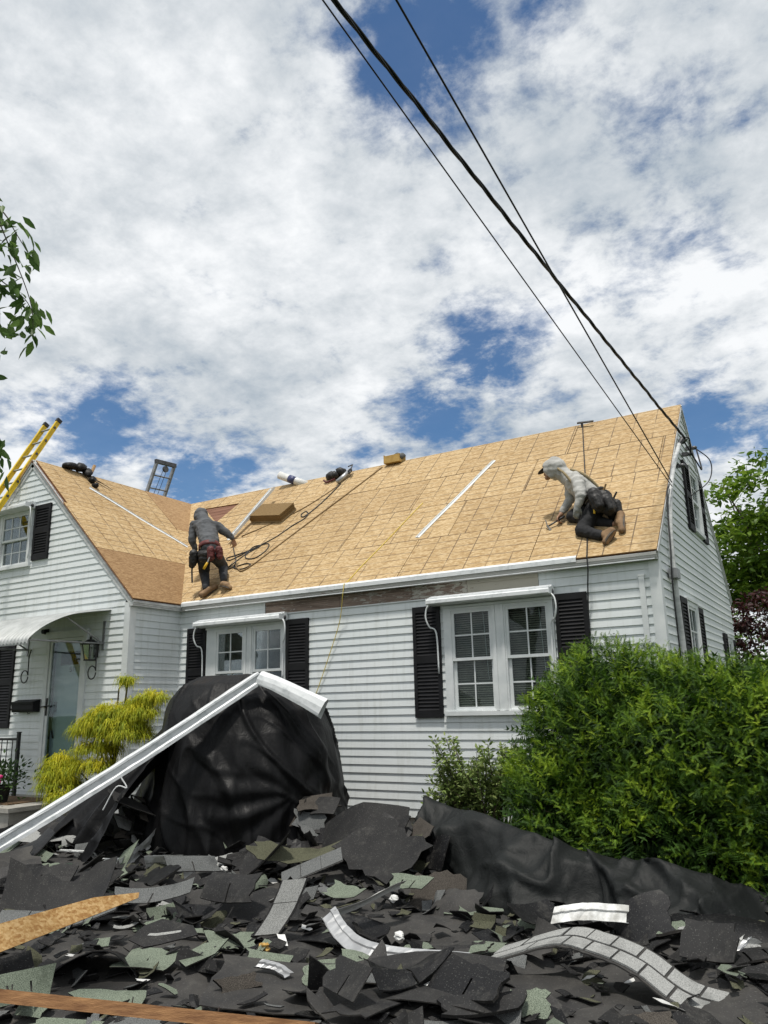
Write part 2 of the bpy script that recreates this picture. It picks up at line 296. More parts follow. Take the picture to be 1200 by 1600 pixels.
leafmat('cypress', [(0.08, 0.15, 0.012), (0.30, 0.36, 0.018), (0.62, 0.56, 0.022)], 0.6, 0.35)
leafmat('tree_green', [(0.03, 0.07, 0.010), (0.095, 0.18, 0.018), (0.22, 0.33, 0.035)], 0.5, 0.45)
leafmat('maple_red', [(0.018, 0.008, 0.008), (0.045, 0.014, 0.014), (0.085, 0.026, 0.022)], 0.5, 0.3)
leafmat('cherry', [(0.045, 0.095, 0.022), (0.09, 0.17, 0.04), (0.16, 0.26, 0.065)], 0.45, 0.5)
leafmat('potted', [(0.02, 0.05, 0.012), (0.05, 0.10, 0.022)], 0.5, 0.2)

# ------------------------------------------------------------------ mesh helpers
def wloc(o):
    v = Vector((0, 0, 0))
    while o is not None:
        v = v + o.location; o = o.parent
    return v
def tag(o, label=None, cat=None, group=None, kind=None):
    if label: o['label'] = label
    if cat: o['category'] = cat
    if group: o['group'] = group
    if kind: o['kind'] = kind
    return o
def empty(name, loc, label, cat, group=None):
    o = bpy.data.objects.new(name, None); COL.objects.link(o); o.location = loc; o.empty_display_size = 0.2
    return tag(o, label, cat, group)
def mesh_obj(name, v, f, mats, parent=None, smooth=False, mi=None, uv=None, origin=None):
    """v in world coordinates; the parent chain carries translations only"""
    v = np.asarray(v, dtype=float)
    if origin is None:
        if parent is None:
            mn = v.min(0); mxx = v.max(0); origin = Vector(((mn[0] + mxx[0]) / 2, (mn[1] + mxx[1]) / 2, mn[2]))
        else: origin = wloc(parent)
    v = v - np.array(origin)
    me = bpy.data.meshes.new(name); me.from_pydata(v.tolist(), [], f)
    if isinstance(mats, str): mats = [mats]
    for k in mats: me.materials.append(MATS[k])
    if mi is not None: me.polygons.foreach_set('material_index', mi)
    if smooth: me.polygons.foreach_set('use_smooth', [True] * len(me.polygons))
    if uv is not None:
        l = me.uv_layers.new(name='UVMap'); l.data.foreach_set('uv', np.asarray(uv, dtype=float).ravel())
    me.update()
    o = bpy.data.objects.new(name, me); COL.objects.link(o)
    if parent is None: o.location = origin
    else: o.parent = parent
    return o
class MB:
    def __init__(s): s.v = []; s.f = []; s.m = []
    def add(s, vs, fs, mi=0):
        b = len(s.v); s.v += [tuple(x) for x in vs]; s.f += [tuple(i + b for i in q) for q in fs]; s.m += [mi] * len(fs); return s
    def box(s, lo, hi, mi=0):
        x0, y0, z0 = lo; x1, y1, z1 = hi
        return s.add([(x0, y0, z0), (x1, y0, z0), (x1, y1, z0), (x0, y1, z0), (x0, y0, z1), (x1, y0, z1), (x1, y1, z1), (x0, y1, z1)],
                     [(0, 3, 2, 1), (4, 5, 6, 7), (0, 1, 5, 4), (1, 2, 6, 5), (2, 3, 7, 6), (3, 0, 4, 7)], mi)
    def obox(s, c, ax, ay, az, mi=0):
        """centre and three half-axis vectors"""
        c = Vector(c); ax = Vector(ax); ay = Vector(ay); az = Vector(az); q = []
        for z in (-1, 1):
            for x, y in ((-1, -1), (1, -1), (1, 1), (-1, 1)): q.append(c + ax * x + ay * y + az * z)
        return s.add(q, [(0, 3, 2, 1), (4, 5, 6, 7), (0, 1, 5, 4), (1, 2, 6, 5), (2, 3, 7, 6), (3, 0, 4, 7)], mi)
    def bar(s, a, b, w, t, up=(0, 0, 1), mi=0):
        """rectangular bar a->b, width w across, thickness t along 'up'"""
        a = Vector(a); b = Vector(b); d = (b - a); L = d.length; d.normalize(); sd = d.cross(Vector(up))
        if sd.length < 1e-4: sd = d.cross(Vector((1, 0, 0)))
        sd.normalize(); u = sd.cross(d).normalized()
        return s.obox((a + b) / 2, d * L / 2, sd * w / 2, u * t / 2, mi)
    def tube(s, pts, r, n=8, mi=0):
        pts = [Vector(p) for p in pts]; N = len(pts); rs = r if isinstance(r, (list, tuple)) else [r] * N
        rings = []; ref = None
        for i, p in enumerate(pts):
            d = (pts[min(i + 1, N - 1)] - pts[max(i - 1, 0)])
            if d.length < 1e-9: d = Vector((0, 0, 1))
            d.normalize()
            if ref is None: ref = d.orthogonal().normalized()
            ref = (ref - d * ref.dot(d))
            if ref.length < 1e-6: ref = d.orthogonal()
            ref.normalize(); o = d.cross(ref)
            rings.append([p + (ref * math.cos(2 * math.pi * k / n) + o * math.sin(2 * math.pi * k / n)) * rs[i] for k in range(n)])
        vs = [q for rr in rings for q in rr]; fs = []
        for i in range(N - 1):
            for k in range(n): fs.append((i * n + k, i * n + (k + 1) % n, (i + 1) * n + (k + 1) % n, (i + 1) * n + k))
        fs.append(tuple(range(n - 1, -1, -1))); fs.append(tuple((N - 1) * n + k for k in range(n)))
        return s.add(vs, fs, mi)
    def ell(s, c, r, R=None, nu=12, nv=8, mi=0):
        c = Vector(c); vs = [c + (R @ Vector((0, 0, r[2])) if R else Vector((0, 0, r[2])))]
        for j in range(1, nv):
            for i in range(nu):
                t = math.pi * j / nv; q = 2 * math.pi * i / nu
                w = Vector((r[0] * math.sin(t) * math.cos(q), r[1] * math.sin(t) * math.sin(q), r[2] * math.cos(t)))
                vs.append(c + (R @ w if R else w))
        vs.append(c + (R @ Vector((0, 0, -r[2])) if R else Vector((0, 0, -r[2])))); fs = []
        for i in range(nu): fs.append((0, 1 + i, 1 + (i + 1) % nu))
        for j in range(nv - 2):
            for i in range(nu): fs.append((1 + j * nu + i, 1 + (j + 1) * nu + i, 1 + (j + 1) * nu + (i + 1) % nu, 1 + j * nu + (i + 1) % nu))
        l = len(vs) - 1
        for i in range(nu): fs.append((l, 1 + (nv - 2) * nu + (i + 1) % nu, 1 + (nv - 2) * nu + i))
        return s.add(vs, fs, mi)
    def prism(s, poly, off, mi=0):
        """poly: list of points (planar, ordered); extruded by vector off"""
        n = len(poly); off = Vector(off); a = [Vector(p) for p in poly]; b = [p + off for p in a]
        return s.add(a + b, [tuple(range(n)), tuple(range(2 * n - 1, n - 1, -1))] + [(i, i + n, (i + 1) % n + n, (i + 1) % n) for i in range(n)], mi)
    def build(s, name, mats, parent=None, smooth=False, **k):
        return mesh_obj(name, s.v, s.f, mats, parent, smooth, mi=s.m, **k)
def catmull(pts, n=8):
    P = [Vector(p) for p in pts]; P = [P[0] * 2 - P[1]] + P + [P[-1] * 2 - P[-2]]; out = []
    for i in range(1, len(P) - 2):
        for k in range(n):
            t = k / n; a, b_, c_, d_ = P[i - 1], P[i], P[i + 1], P[i + 2]
            out.append(0.5 * ((2 * b_) + (c_ - a) * t + (2 * a - 5 * b_ + 4 * c_ - d_) * t * t + (3 * b_ - a - 3 * c_ + d_) * t ** 3))
    out.append(P[-2]); return out
def nz(x, y=0, z=0): return mnoise.noise(Vector((x, y, z)))
# ================================================================== GROUND
def gz(x, y): return 0.03 * nz(x * 0.15, y * 0.15, 3.3) if (x * x + y * y) > 400 else 0.0
g = MB(); xs = [-900, -300, -100, -40, -15, 0, 8, 15, 40, 100, 300, 900]
for j in range(len(xs)):
    for i in range(len(xs)): g.v.append((xs[i], xs[j], 0.0))
for j in range(len(xs) - 1):
    for i in range(len(xs) - 1):
        k = j * len(xs) + i; g.f.append((k, k + 1, k + 1 + len(xs), k + len(xs))); g.m.append(0)
m, nt, b = nmat('lawn'); v = texco(nt); n = noi(nt, v, 0.35, 8, 0.65); n2 = noi(nt, v, 22, 5)
c = cramp(nt, n, [(0.35, (0.035, 0.060, 0.016)), (0.55, (0.055, 0.085, 0.022)), (0.7, (0.085, 0.080, 0.045))]); c = mixc(nt, 0.5, c, cramp(nt, n2, [(0.3, (0.5, 0.5, 0.5)), (0.7, (1, 1, 1))]), 'MULTIPLY')
nt.links.new(c, b.inputs['Base Color']); sset(b, Roughness=0.95, Specular_IOR_Level=0.1); bump(nt, b, n2, 0.8, 0.05)
tag(g.build('ground', 'lawn', origin=Vector((0, 0, 0))), kind='structure')
bed = MB(); bed.add([(-3, -2.6, 0.006), (9.6, -2.6, 0.006), (9.6, 0.2, 0.006), (-3, 0.2, 0.006)], [(0, 1, 2, 3)])
tag(bed.build('garden_bed', 'soil', origin=Vector((0, 0, 0))), kind='structure')

# ================================================================== HOUSE
L = 7.265; D = 5.411; ZR = 5.865; PP = 1.007; WW = 2.594; ZE = 3.235; OH = 0.106; RH = 0.1016; Z0 = 0.30
S1 = (ZR - ZE) / (D / 2 + OH); S2 = (ZR - ZE) / (WW + OH)
house = empty('house', (0, 0, 0), 'white clapboard house with bare sheathed roof, black shutters and a front gable wing', 'house')
class Fr:
    def __init__(s, O, U, N): s.O = Vector(O); s.U = Vector(U); s.N = Vector(N)
    def P(s, u, z, n): return s.O + s.U * u + s.N * n + Vector((0, 0, z))
    def box(s, mb, u0, u1, z0, z1, n0, n1, mi=0):
        q = [s.P(u, z, n) for n in (n0, n1) for (u, z) in ((u0, z0), (u1, z0), (u1, z1), (u0, z1))]
        return mb.add(q, [(0, 3, 2, 1), (4, 5, 6, 7), (0, 1, 5, 4), (1, 2, 6, 5), (2, 3, 7, 6), (3, 0, 4, 7)], mi)
FRONT = Fr((0, 0, 0), (1, 0, 0), (0, -1, 0)); GABLE = Fr((L, 0, 0), (0, 1, 0), (1, 0, 0))
WING = Fr((0, -PP, 0), (1, 0, 0), (0, -1, 0)); WSIDE = Fr((0, 0, 0), (0, 1, 0), (1, 0, 0))
def siding(wname, fr, ztop, xr, openings, skip=()):
    """wall backing (part) with one siding_board object per course and stretch (sub-parts)"""
    back = MB(); boards = []; rows = int(math.ceil((ztop - Z0) / RH - 0.02))
    for i in range(rows):
        za = Z0 + i * RH; zb = min(za + RH, ztop); (a0, a1) = xr(za); (b0, b1) = xr(zb)
        if a1 - a0 < 0.06: break
        if b1 < b0: b0 = b1 = (b0 + b1) / 2
        cuts = sorted(set([a0, a1] + [c_ for o in openings for c_ in (o[0], o[1]) if o[2] < zb and o[3] > za and a0 < c_ < a1] + [c_ for o in skip for c_ in (o[0], o[1]) if o[2] < zb - 0.01 and o[3] > za + 0.01 and a0 < c_ < a1]))
        if a1 - a0 > 2.6 and random.random() < 0.7:
            cj_ = random.uniform(a0 + 0.5, a1 - 0.5); joints = [cj_] + ([min(cj_ + 3.2, a1 - .2)] if a1 - cj_ > 3.6 else [])
            joints = [j_ for j_ in joints if not any(o[0] - .05 < j_ < o[1] + .05 for o in list(openings) + list(skip))]; cuts = sorted(set(cuts + joints))
        else: joints = []
        run = MB(); endx = None
        def flush():
            nonlocal run
            if run.v: boards.append(run)
            run = MB()
        jn = random.uniform(-0.0012, 0.0012)
        for c0, c1 in zip(cuts[:-1], cuts[1:]):
            if c0 in joints: flush(); jn = random.uniform(-0.0015, 0.0025)
            mid = (c0 + c1) / 2; zz = [(za, zb)]
            for o in openings:
                if o[0] < mid < o[1] and o[2] < zb and o[3] > za:
                    nzz = []
                    for p, q in zz:
                        if o[2] > p + 0.004: nzz.append((p, min(q, o[2])))
                        if o[3] < q - 0.004: nzz.append((max(p, o[3]), q))
                    zz = nzz
            sk = any(o[0] < mid < o[1] and o[2] < (za + zb) / 2 < o[3] for o in skip)
            if not zz: flush(); continue
            for p, q in zz:
                def X(e, z, first): # slanted ends
                    t = (z - za) / max(zb - za, 1e-6)
                    if abs(e - a0) < 1e-9: return a0 + (b0 - a0) * t
                    if abs(e - a1) < 1e-9: return a1 + (b1 - a1) * t
                    return e
                u00, u01, u10, u11 = X(c0, p, 1), X(c1, p, 0), X(c0, q, 1), X(c1, q, 0)
                back.add([fr.P(u00, p, -0.004), fr.P(u01, p, -0.004), fr.P(u11, q, -0.004), fr.P(u10, q, -0.004)], [(0, 1, 2, 3)])
                if sk: continue
                nb_ = 0.017 + jn - (p - za) / RH * 0.013; nt_ = 0.017 + jn - (q - za) / RH * 0.013
                run.add([fr.P(u00, p, nb_), fr.P(u01, p, nb_), fr.P(u11, q, nt_), fr.P(u10, q, nt_), fr.P(u00, p, -0.001), fr.P(u01, p, -0.001), fr.P(u11, q, -0.001), fr.P(u10, q, -0.001)],
                        [(0, 1, 2, 3), (0, 4, 5, 1), (0, 3, 7, 4), (1, 5, 6, 2)])
            if sk or len(zz) != 1 or zz[0] != (za, zb): 
                if sk: flush()
        flush()
    w = back.build(wname, 'grey_trim', house)
    for r_ in boards: r_.build('siding_board', 'white_siding', w)
    return w
# window layouts (u0,u1,z0,z1 of the whole casing; sash units)
WIN_L = dict(c=(0.60, 2.10, 1.495, 2.805), units=[(0.795, 1.335), (1.51, 2.045)], z=(1.56, 2.765))
WIN_R = dict(c=(4.615, 6.045, 1.495, 2.80), units=[(4.72, 5.26), (5.445, 5.985)], z=(1.56, 2.765))
def op(w): return (w['c'][0] + 0.03, w['c'][1] - 0.03, w['c'][2] + 0.03, w['c'][3] - 0.03)
FRZ = (1.70, 5.89, Z0 + 26 * RH, 3.20)
siding('front_wall', FRONT, 3.150, lambda z: (0.0, L - 0.095), [op(WIN_L), op(WIN_R)], [FRZ])
GW1 = dict(c=(1.30, 1.98, 1.49, 2.82), units=[(1.38, 1.90)], z=(1.56, 2.76)); GW2 = dict(c=(4.40, 4.88, 1.6, 2.56), units=[(4.47, 4.81)], z=(1.66, 2.50)); GW3 = dict(c=(2.62, 3.30, 3.92, 4.90), units=[(2.70, 3.22)], z=(3.98, 4.84))
def gx(z):
    if z <= ZE - 0.03: return (0.095, D)
    t = (z - ZE + 0.07) / S1 - OH; return (max(0.095, t + 0.0), min(D, D - t))
siding('gable_wall', GABLE, ZR - 0.12, gx, [op(GW1), op(GW2), op(GW3)])
WUP = dict(c=(-3.36, -2.45, 3.99, 4.97), units=[(-3.27, -2.54)], z=(4.05, 4.92)); DOOR = (-1.80, -0.86, 0.46, 2.83); WLOW = dict(c=(-4.3, -3.06, 1.40, 2.80), units=[(-4.2, -3.72), (-3.62, -3.14)], z=(1.47, 2.74))
def wx(z):
    if z <= ZE - 0.03: return (-2 * WW, -0.095)
    t = (z - ZE + 0.07) / S2 - OH; return (-2 * WW + t, min(-0.095, -t))
siding('wing_front_wall', WING, ZR - 0.12, wx, [op(WUP), op(WLOW), (DOOR[0] + .03, DOOR[1] - .03, DOOR[2], DOOR[3] - .03)])
siding('wing_side_wall', WSIDE, 3.150, lambda z: (-PP + 0.095, 0.0), [])
# foundation and hidden far walls
f_ = MB(); f_.box((0.015, 0.02, 0), (L - 0.02, D - 0.02, Z0)); f_.box((-2 * WW + 0.02, -PP + 0.02, 0), (-0.02, D - 0.02, Z0 - 0.002)); f_.build('foundation', 'concrete', house)
f_ = MB(); f_.add([(L, D, Z0), (-2 * WW, D, Z0), (-2 * WW, D, ZE), (L, D, ZE)], [(0, 1, 2, 3)]); f_.add([(-2 * WW, D, Z0), (-2 * WW, -PP, Z0), (-2 * WW, -PP, ZE), (-2 * WW, D, ZE)], [(0, 1, 2, 3)]); f_.build('rear_wall', 'white_siding', house)

# corner and joint trim
def trim(name, mat, *boxes):
    q = MB()
    for b_ in boxes: q.box(*b_)
    return q.build(name, mat, house)
trim('corner_trim', 'white_trim', ((L - 0.095, -0.024, Z0 - 0.02), (L + 0.024, 0.0, 3.128)), ((L, 0.0, Z0 - 0.02), (L + 0.0238, 0.095, 3.20)))
trim('corner_trim', 'white_trim', ((-0.095, -PP - 0.024, Z0 - 0.02), (0.024, -PP, 3.19)), ((0.0, -PP, Z0 - 0.02), (0.0238, -PP + 0.095, 3.128)))
trim('corner_trim', 'white_trim', ((0.0, -0.022, Z0 - 0.01), (0.022, 0.0, 3.128)))
trim('cover_strip', 'white_trim', ((7.055, -0.040, 0.35), (7.115, -0.017, 2.965)), ((7.048, -0.043, 2.965), (7.122, -0.017, 2.985)))
# cornice: worn box cornice under the eave, front and wing return
def profile_x(name, mat, prof, x0, x1, par=house):
    q = MB(); q.prism([(x0, y, z) for y, z in prof], (x1 - x0, 0, 0)); return q.build(name, mat, par)
CP = [(0.0, 3.130), (-0.082, 3.130), (-0.082, 3.150), (-0.090, 3.153), (-0.090, 3.172), (-0.100, 3.178), (-0.100, 3.208), (0.0, 3.26)]
profile_x('cornice', 'cornice_worn', CP, 0.102, L + 0.02)
q = MB(); q.prism([(-y, -PP - 0.03, z) for y, z in CP], (0, PP + 0.03 - 0.003, 0)); q.build('cornice', 'grey_trim', house)
profile_x('drip_edge', 'white_metal', [(-0.111, 3.192), (-0.116, 3.192), (-0.116, 3.243), (-0.088, 3.270), (-0.088, 3.264), (-0.111, 3.238)], 0.11, 6.39)
profile_x('gutter_apron', 'white_metal', [(-0.101, 3.130), (-0.112, 3.128), (-0.112, 3.140), (-0.101, 3.142)], 0.2, L)
# frieze boards laid bare where the top courses came off
for x0, x1, mt in ((1.72, 3.02, 'frieze_bare'), (3.025, 4.16, 'frieze_bare'), (4.165, 4.95, 'frieze_mid'), (4.955, 5.885, 'frieze_paint')):
    q = MB(); q.box((x0, -0.012, 2.955), (x1, -0.004, 3.127)); q.box((x0, -0.024, 3.085), (x1, -0.0125, 3.128)); q.build('frieze_board', mt, house)
trim('siding_end_trim', 'white_trim', ((1.695, -0.03, 2.94), (1.716, -0.018, 3.128)))
trim('j_channel', 'white_trim', ((1.72, -0.022, 2.938), (5.885, -0.0125, 2.954)))

# ---- roof
roof = MB(); deck = 0.03
n1_ = Vector((0, -S1, 1)).normalized(); n2_ = Vector((S2, 0, 1)).normalized()
c1_ = 1 / math.hypot(1, S1); s1_ = S1 * c1_; c2_ = 1 / math.hypot(1, S2); s2_ = S2 * c2_
SL1 = (D / 2 + OH) / c1_; SL2 = (WW + OH) / c2_
def PM(u, v, h=0.0): return Vector((u, -OH + v * c1_, ZE + v * s1_)) + n1_ * h
def PW(u, v, h=0.0): return Vector((OH - v * c2_, u, ZE + v * s2_)) + n2_ * h
MAINP = [(OH, 0), (L + 0.03, 0), (L + 0.03, SL1), (-WW, SL1)]
WINGP = [(-PP - 0.05, 0), (-OH, 0), (D / 2, SL2), (-PP - 0.05, SL2)]
roof.add([PM(u, v, -deck) for u, v in MAINP], [(0, 1, 2, 3)]); roof.add([PW(u, v, -deck) for u, v in WINGP], [(0, 1, 2, 3)])
ro = roof.build('roof_deck', 'old_board', house)
q = MB()   # rear slope and far wing slope
q.prism([(L + 0.03, D / 2 + 0.012, ZR - 0.012), (L + 0.03, D + OH, ZE - 0.01), (-2 * WW - OH, D + OH, ZE - 0.01), (-WW, D / 2 + 0.012, ZR - 0.012)], (0, -0.02, -0.02)); q.build('rear_roof', 'osb_dark', house, uv=None)
q = MB(); q.prism([(-WW - 0.012, -PP - 0.05, ZR - 0.012), (-WW - 0.012, D / 2, ZR - 0.012), (-2 * WW - OH, D, ZE), (-2 * WW - OH, -PP - 0.05, ZE)], (0.02, 0, -0.02)); q.build('far_wing_roof', 'osb_dark', house)
def clip(poly, a, b_):
    """keep the left side of a->b"""
    out = []; n = len(poly)
    for i in range(n):
        p, q = poly[i], poly[(i + 1) % n]
        sp = (b_[0] - a[0]) * (p[1] - a[1]) - (b_[1] - a[1]) * (p[0] - a[0]); sq = (b_[0] - a[0]) * (q[1] - a[1]) - (b_[1] - a[1]) * (q[0] - a[0])
        if sp >= 0: out.append(p)
        if (sp > 0 > sq) or (sp < 0 < sq):
            t = sp / (sp - sq); out.append((p[0] + (q[0] - p[0]) * t, p[1] + (q[1] - p[1]) * t))
    return out
def area(p): return 0.5 * abs(sum(p[i][0] * p[(i + 1) % len(p)][1] - p[(i + 1) % len(p)][0] * p[i][1] for i in range(len(p))))
def clip_poly(poly, conv):
    for i in range(len(conv)):
        if len(poly) < 3: return []
        poly = clip(poly, conv[i], conv[(i + 1) % len(conv)])
    return poly
def minus(poly, tri):
    out = []; rest = poly
    for i in range(len(tri)):
        a, b_ = tri[i], tri[(i + 1) % len(tri)]
        o = clip(rest, b_, a)
        if len(o) >= 3 and area(o) > 0.002: out.append(o)
        rest = clip(rest, a, b_)
        if len(rest) < 3: break
    return out
def panel(P, poly, mat, off, par, lift=0.0):
    n = len(poly); th = 0.016
    vs = [P(u, v, lift) for u, v in poly] + [P(u, v, lift - th) for u, v in poly]
    fs = [tuple(range(n)), tuple(range(2 * n - 1, n - 1, -1))] + [(i, i + n, (i + 1) % n + n, (i + 1) % n) for i in range(n)]
    uvs = []
    for k, fc in enumerate(fs):
        for vi in fc: u, v = poly[vi % n]; uvs.append((u - off[0] + 0.2 + (0.0 if k < 2 else 7.3), v - off[1] + 0.079))
    mesh_obj('roof_panel', vs, fs, [mat, 'osb_edge'], par, mi=[0, 0] + [1] * n, uv=uvs)
HOLE = [(-1.92, 3.46), (-1.10, 2.72), (-0.97, 3.40)]
g_ = 0.004
def sheathe(P, outline, courses, starts, lens, matf, hole=None):
    v = 0.0; k = 0; vmax = max(p[1] for p in outline)
    for hgt, st in zip(courses, starts):
        v1 = min(v + hgt, vmax); u = st
        umax = max(p[0] for p in outline)
        while u < umax:
            u1 = u + lens
            rect = [(u + g_, v + g_), (u1 - g_, v + g_), (u1 - g_, v1 - g_), (u + g_, v1 - g_)]
            pl = clip_poly(rect, outline)
            if len(pl) >= 3 and area(pl) > 0.01:
                for piece in (minus(pl, hole) if hole else [pl]):
                    panel(P, piece, matf((u + u1) / 2, (v + v1) / 2), (u + random.uniform(0, .1), v), ro, random.uniform(-0.0015, 0.0015))
            u = u1
        v = v1
sheathe(PM, MAINP, (0.955, 0.955, 0.955, 1.2), (-1.52, -2.9, -2.02, -3.4), 1.83, lambda u, v: 'osb', HOLE)
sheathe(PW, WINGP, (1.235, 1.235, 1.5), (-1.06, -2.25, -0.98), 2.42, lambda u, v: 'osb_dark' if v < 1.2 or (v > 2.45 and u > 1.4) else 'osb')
for i in range(6):     # old deck boards showing in the gap by the valley
    v0 = 2.70 + i * 0.135; poly = clip_poly([(-2.1, v0), (-0.7, v0), (-0.7, v0 + 0.128), (-2.1, v0 + 0.128)], [(HOLE[0][0] - .03, HOLE[0][1] + .02), (HOLE[1][0], HOLE[1][1] - .05), (HOLE[2][0] + .04, HOLE[2][1] + .03)])
    if len(poly) >= 3:
        q = MB(); q.prism([PM(u, v, -0.028) for u, v in poly], n1_ * 0.008); q.build('deck_board', 'old_board', ro)
# rake boards
def rake(a, b_, inn, mat, w=0.085, t=0.026, drop=0.02):
    """board hung under the roof edge from a to b; inn = outward normal"""
    a = Vector(a); b_ = Vector(b_); d = (b_ - a).normalized(); nrm = Vector(inn); dn = nrm.cross(d)
    if dn.z > 0: dn = -dn
    q = MB(); p0 = a + dn * drop; p1 = b_ + dn * drop
    q.prism([p0, p1, p1 + dn * w, p0 + dn * w], nrm * t)
    q.prism([p0, p1, p1 + dn * w * 0.38, p0 + dn * w * 0.38], nrm * (t + 0.012))
    q.build('rake_board', mat, house)
rake((L, -OH + .01, ZE), (L, D / 2, ZR), (1, 0, 0), 'grey_trim'); rake((L, D + OH, ZE), (L, D / 2, ZR - 0.003), (1, 0, 0), 'grey_trim')
rake((OH - .01, -PP, ZE), (-WW, -PP, ZR), (0, -1, 0), 'grey_trim', 0.10); rake((-2 * WW - OH, -PP, ZE), (-WW, -PP, ZR - 0.003), (0, -1, 0), 'grey_trim', 0.10)

# ---- windows
def window(fr, w, blind=False, curtain=False, rows=2, cols=2, label=None):
    u0, u1, z0, z1 = w['c']; za, zb = w['z']; units = w['units']
    f = MB(); prev = u0
    for (a, b_) in units: fr.box(f, prev, a, z0 + 0.05, z1, -0.06, 0.040); prev = b_
    fr.box(f, prev, u1, z0 + 0.05, z1, -0.06, 0.0395)
    for (a, b_) in units: fr.box(f, a, b_, zb, z1 - 0.001, -0.06, 0.039); fr.box(f, a, b_, z0 + 0.05, za, -0.06, 0.039)
    fr.box(f, u0 - 0.02, u1 + 0.02, z0, z0 + 0.0495, -0.05, 0.062)
    fr.box(f, u0 - 0.012, u1 + 0.012, z1 + 0.0005, z1 + 0.03, 0.0, 0.055)
    if len(units) > 1: # recess lines in the mullion
        a, b_ = units[0][1], units[1][0]; fr.box(f, a + 0.02, a + 0.055, z0 + 0.055, z1 - 0.005, 0.0405, 0.052); fr.box(f, b_ - 0.055, b_ - 0.02, z0 + 0.055, z1 - 0.005, 0.0405, 0.0522)
    else: fr.box(f, u0, u0 + 0.02, z0 + 0.052, z1 - 0.005, 0.0405, 0.05); fr.box(f, u1 - 0.02, u1, z0 + 0.052, z1 - 0.005, 0.0405, 0.05)
    wo_ = f.build('window', 'white_trim', house)
    if label: wo_['label'] = label
    zm = (za + zb) / 2 + 0.0
    for (a, b_) in units:
        for k, (s0, s1, n0) in enumerate(((zm - 0.016, zb, 0.004), (za, zm + 0.016, -0.030))):
            st = 0.036; sq = MB(); fr.box(sq, a, a + st, s0, s1, n0, n0 + 0.026); fr.box(sq, b_ - st, b_, s0, s1, n0, n0 + 0.0258)
            fr.box(sq, a + st, b_ - st, s0, s0 + st, n0, n0 + 0.0256); fr.box(sq, a + st, b_ - st, s1 - st, s1, n0, n0 + 0.0256); sq.build('sash', 'white_trim', wo_)
            iu0, iu1, iz0, iz1 = a + st, b_ - st, s0 + st, s1 - st; mw = 0.0085; mu = MB()
            for c_ in range(1, cols):
                x = iu0 + (iu1 - iu0) * c_ / cols; fr.box(mu, x - mw, x + mw, iz0, iz1, n0 + 0.006, n0 + 0.0195)
            for r_ in range(1, rows):
                z = iz0 + (iz1 - iz0) * r_ / rows; fr.box(mu, iu0, iu1, z - mw, z + mw, n0 + 0.0063, n0 + 0.019)
            mu.build('muntin', 'white_trim', wo_)
            for c_ in range(cols):
                for r_ in range(rows):
                    pq = MB(); e = 0.001; fr.box(pq, iu0 + (iu1 - iu0) * c_ / cols + e, iu0 + (iu1 - iu0) * (c_ + 1) / cols - e, iz0 + (iz1 - iz0) * r_ / rows + e, iz0 + (iz1 - iz0) * (r_ + 1) / rows - e, n0 + 0.010, n0 + 0.013); pq.build('pane', 'glass', wo_)
        if blind:
            bl = MB(); z = za + 0.02
            while z < zb - 0.01:
                bl.add([fr.P(a + .012, z, -0.056), fr.P(b_ - .012, z, -0.056), fr.P(b_ - .012, z + 0.020, -0.072), fr.P(a + .012, z + 0.020, -0.072)], [(0, 1, 2, 3)]); z += 0.027
            fr.box(bl, a + .01, b_ - .01, zb - 0.03, zb, -0.085, -0.052)
            tag(bl.build('blind', 'blind_slat', wo_), kind='stuff')
            cd_ = MB(); cd_.tube([fr.P(b_ - 0.14, zb - 0.02, -0.05), fr.P(b_ - 0.115, zm, -0.05), fr.P(b_ - 0.10, zm - 0.25, -0.05)], 0.004, 6); cd_.build('blind_wand', 'white_trim', wo_)
        if curtain:
            cu_ = MB(); pts = []; n = 22
            for i in range(n + 1):
                x = a - 0.02 + 0.17 * i / n; pts.append((x, -0.12 + 0.02 * math.sin(i * 1.9)))
            for i in range(n): cu_.add([fr.P(pts[i][0], za - .03, pts[i][1]), fr.P(pts[i + 1][0], za - .03, pts[i + 1][1]), fr.P(pts[i + 1][0], zb + .03, pts[i + 1][1]), fr.P(pts[i][0], zb + .03, pts[i][1])], [(0, 1, 2, 3)])
            cu_.build('curtain', 'interior_pale', wo_)
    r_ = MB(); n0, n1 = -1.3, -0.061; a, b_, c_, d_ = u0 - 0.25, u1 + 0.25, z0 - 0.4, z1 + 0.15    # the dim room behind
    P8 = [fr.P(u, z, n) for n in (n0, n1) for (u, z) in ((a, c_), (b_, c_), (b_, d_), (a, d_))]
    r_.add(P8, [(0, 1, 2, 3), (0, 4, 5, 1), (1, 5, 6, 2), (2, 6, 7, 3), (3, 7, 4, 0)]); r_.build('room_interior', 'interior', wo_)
    return wo_
window(FRONT, WIN_L, curtain=True, label='left front double window with dark panes'); window(FRONT, WIN_R, blind=True, label='right front double window with closed blinds')
window(GABLE, GW1); window(GABLE, GW2); window(GABLE, GW3); window(WING, WUP, curtain=True, cols=3); window(WING, WLOW)

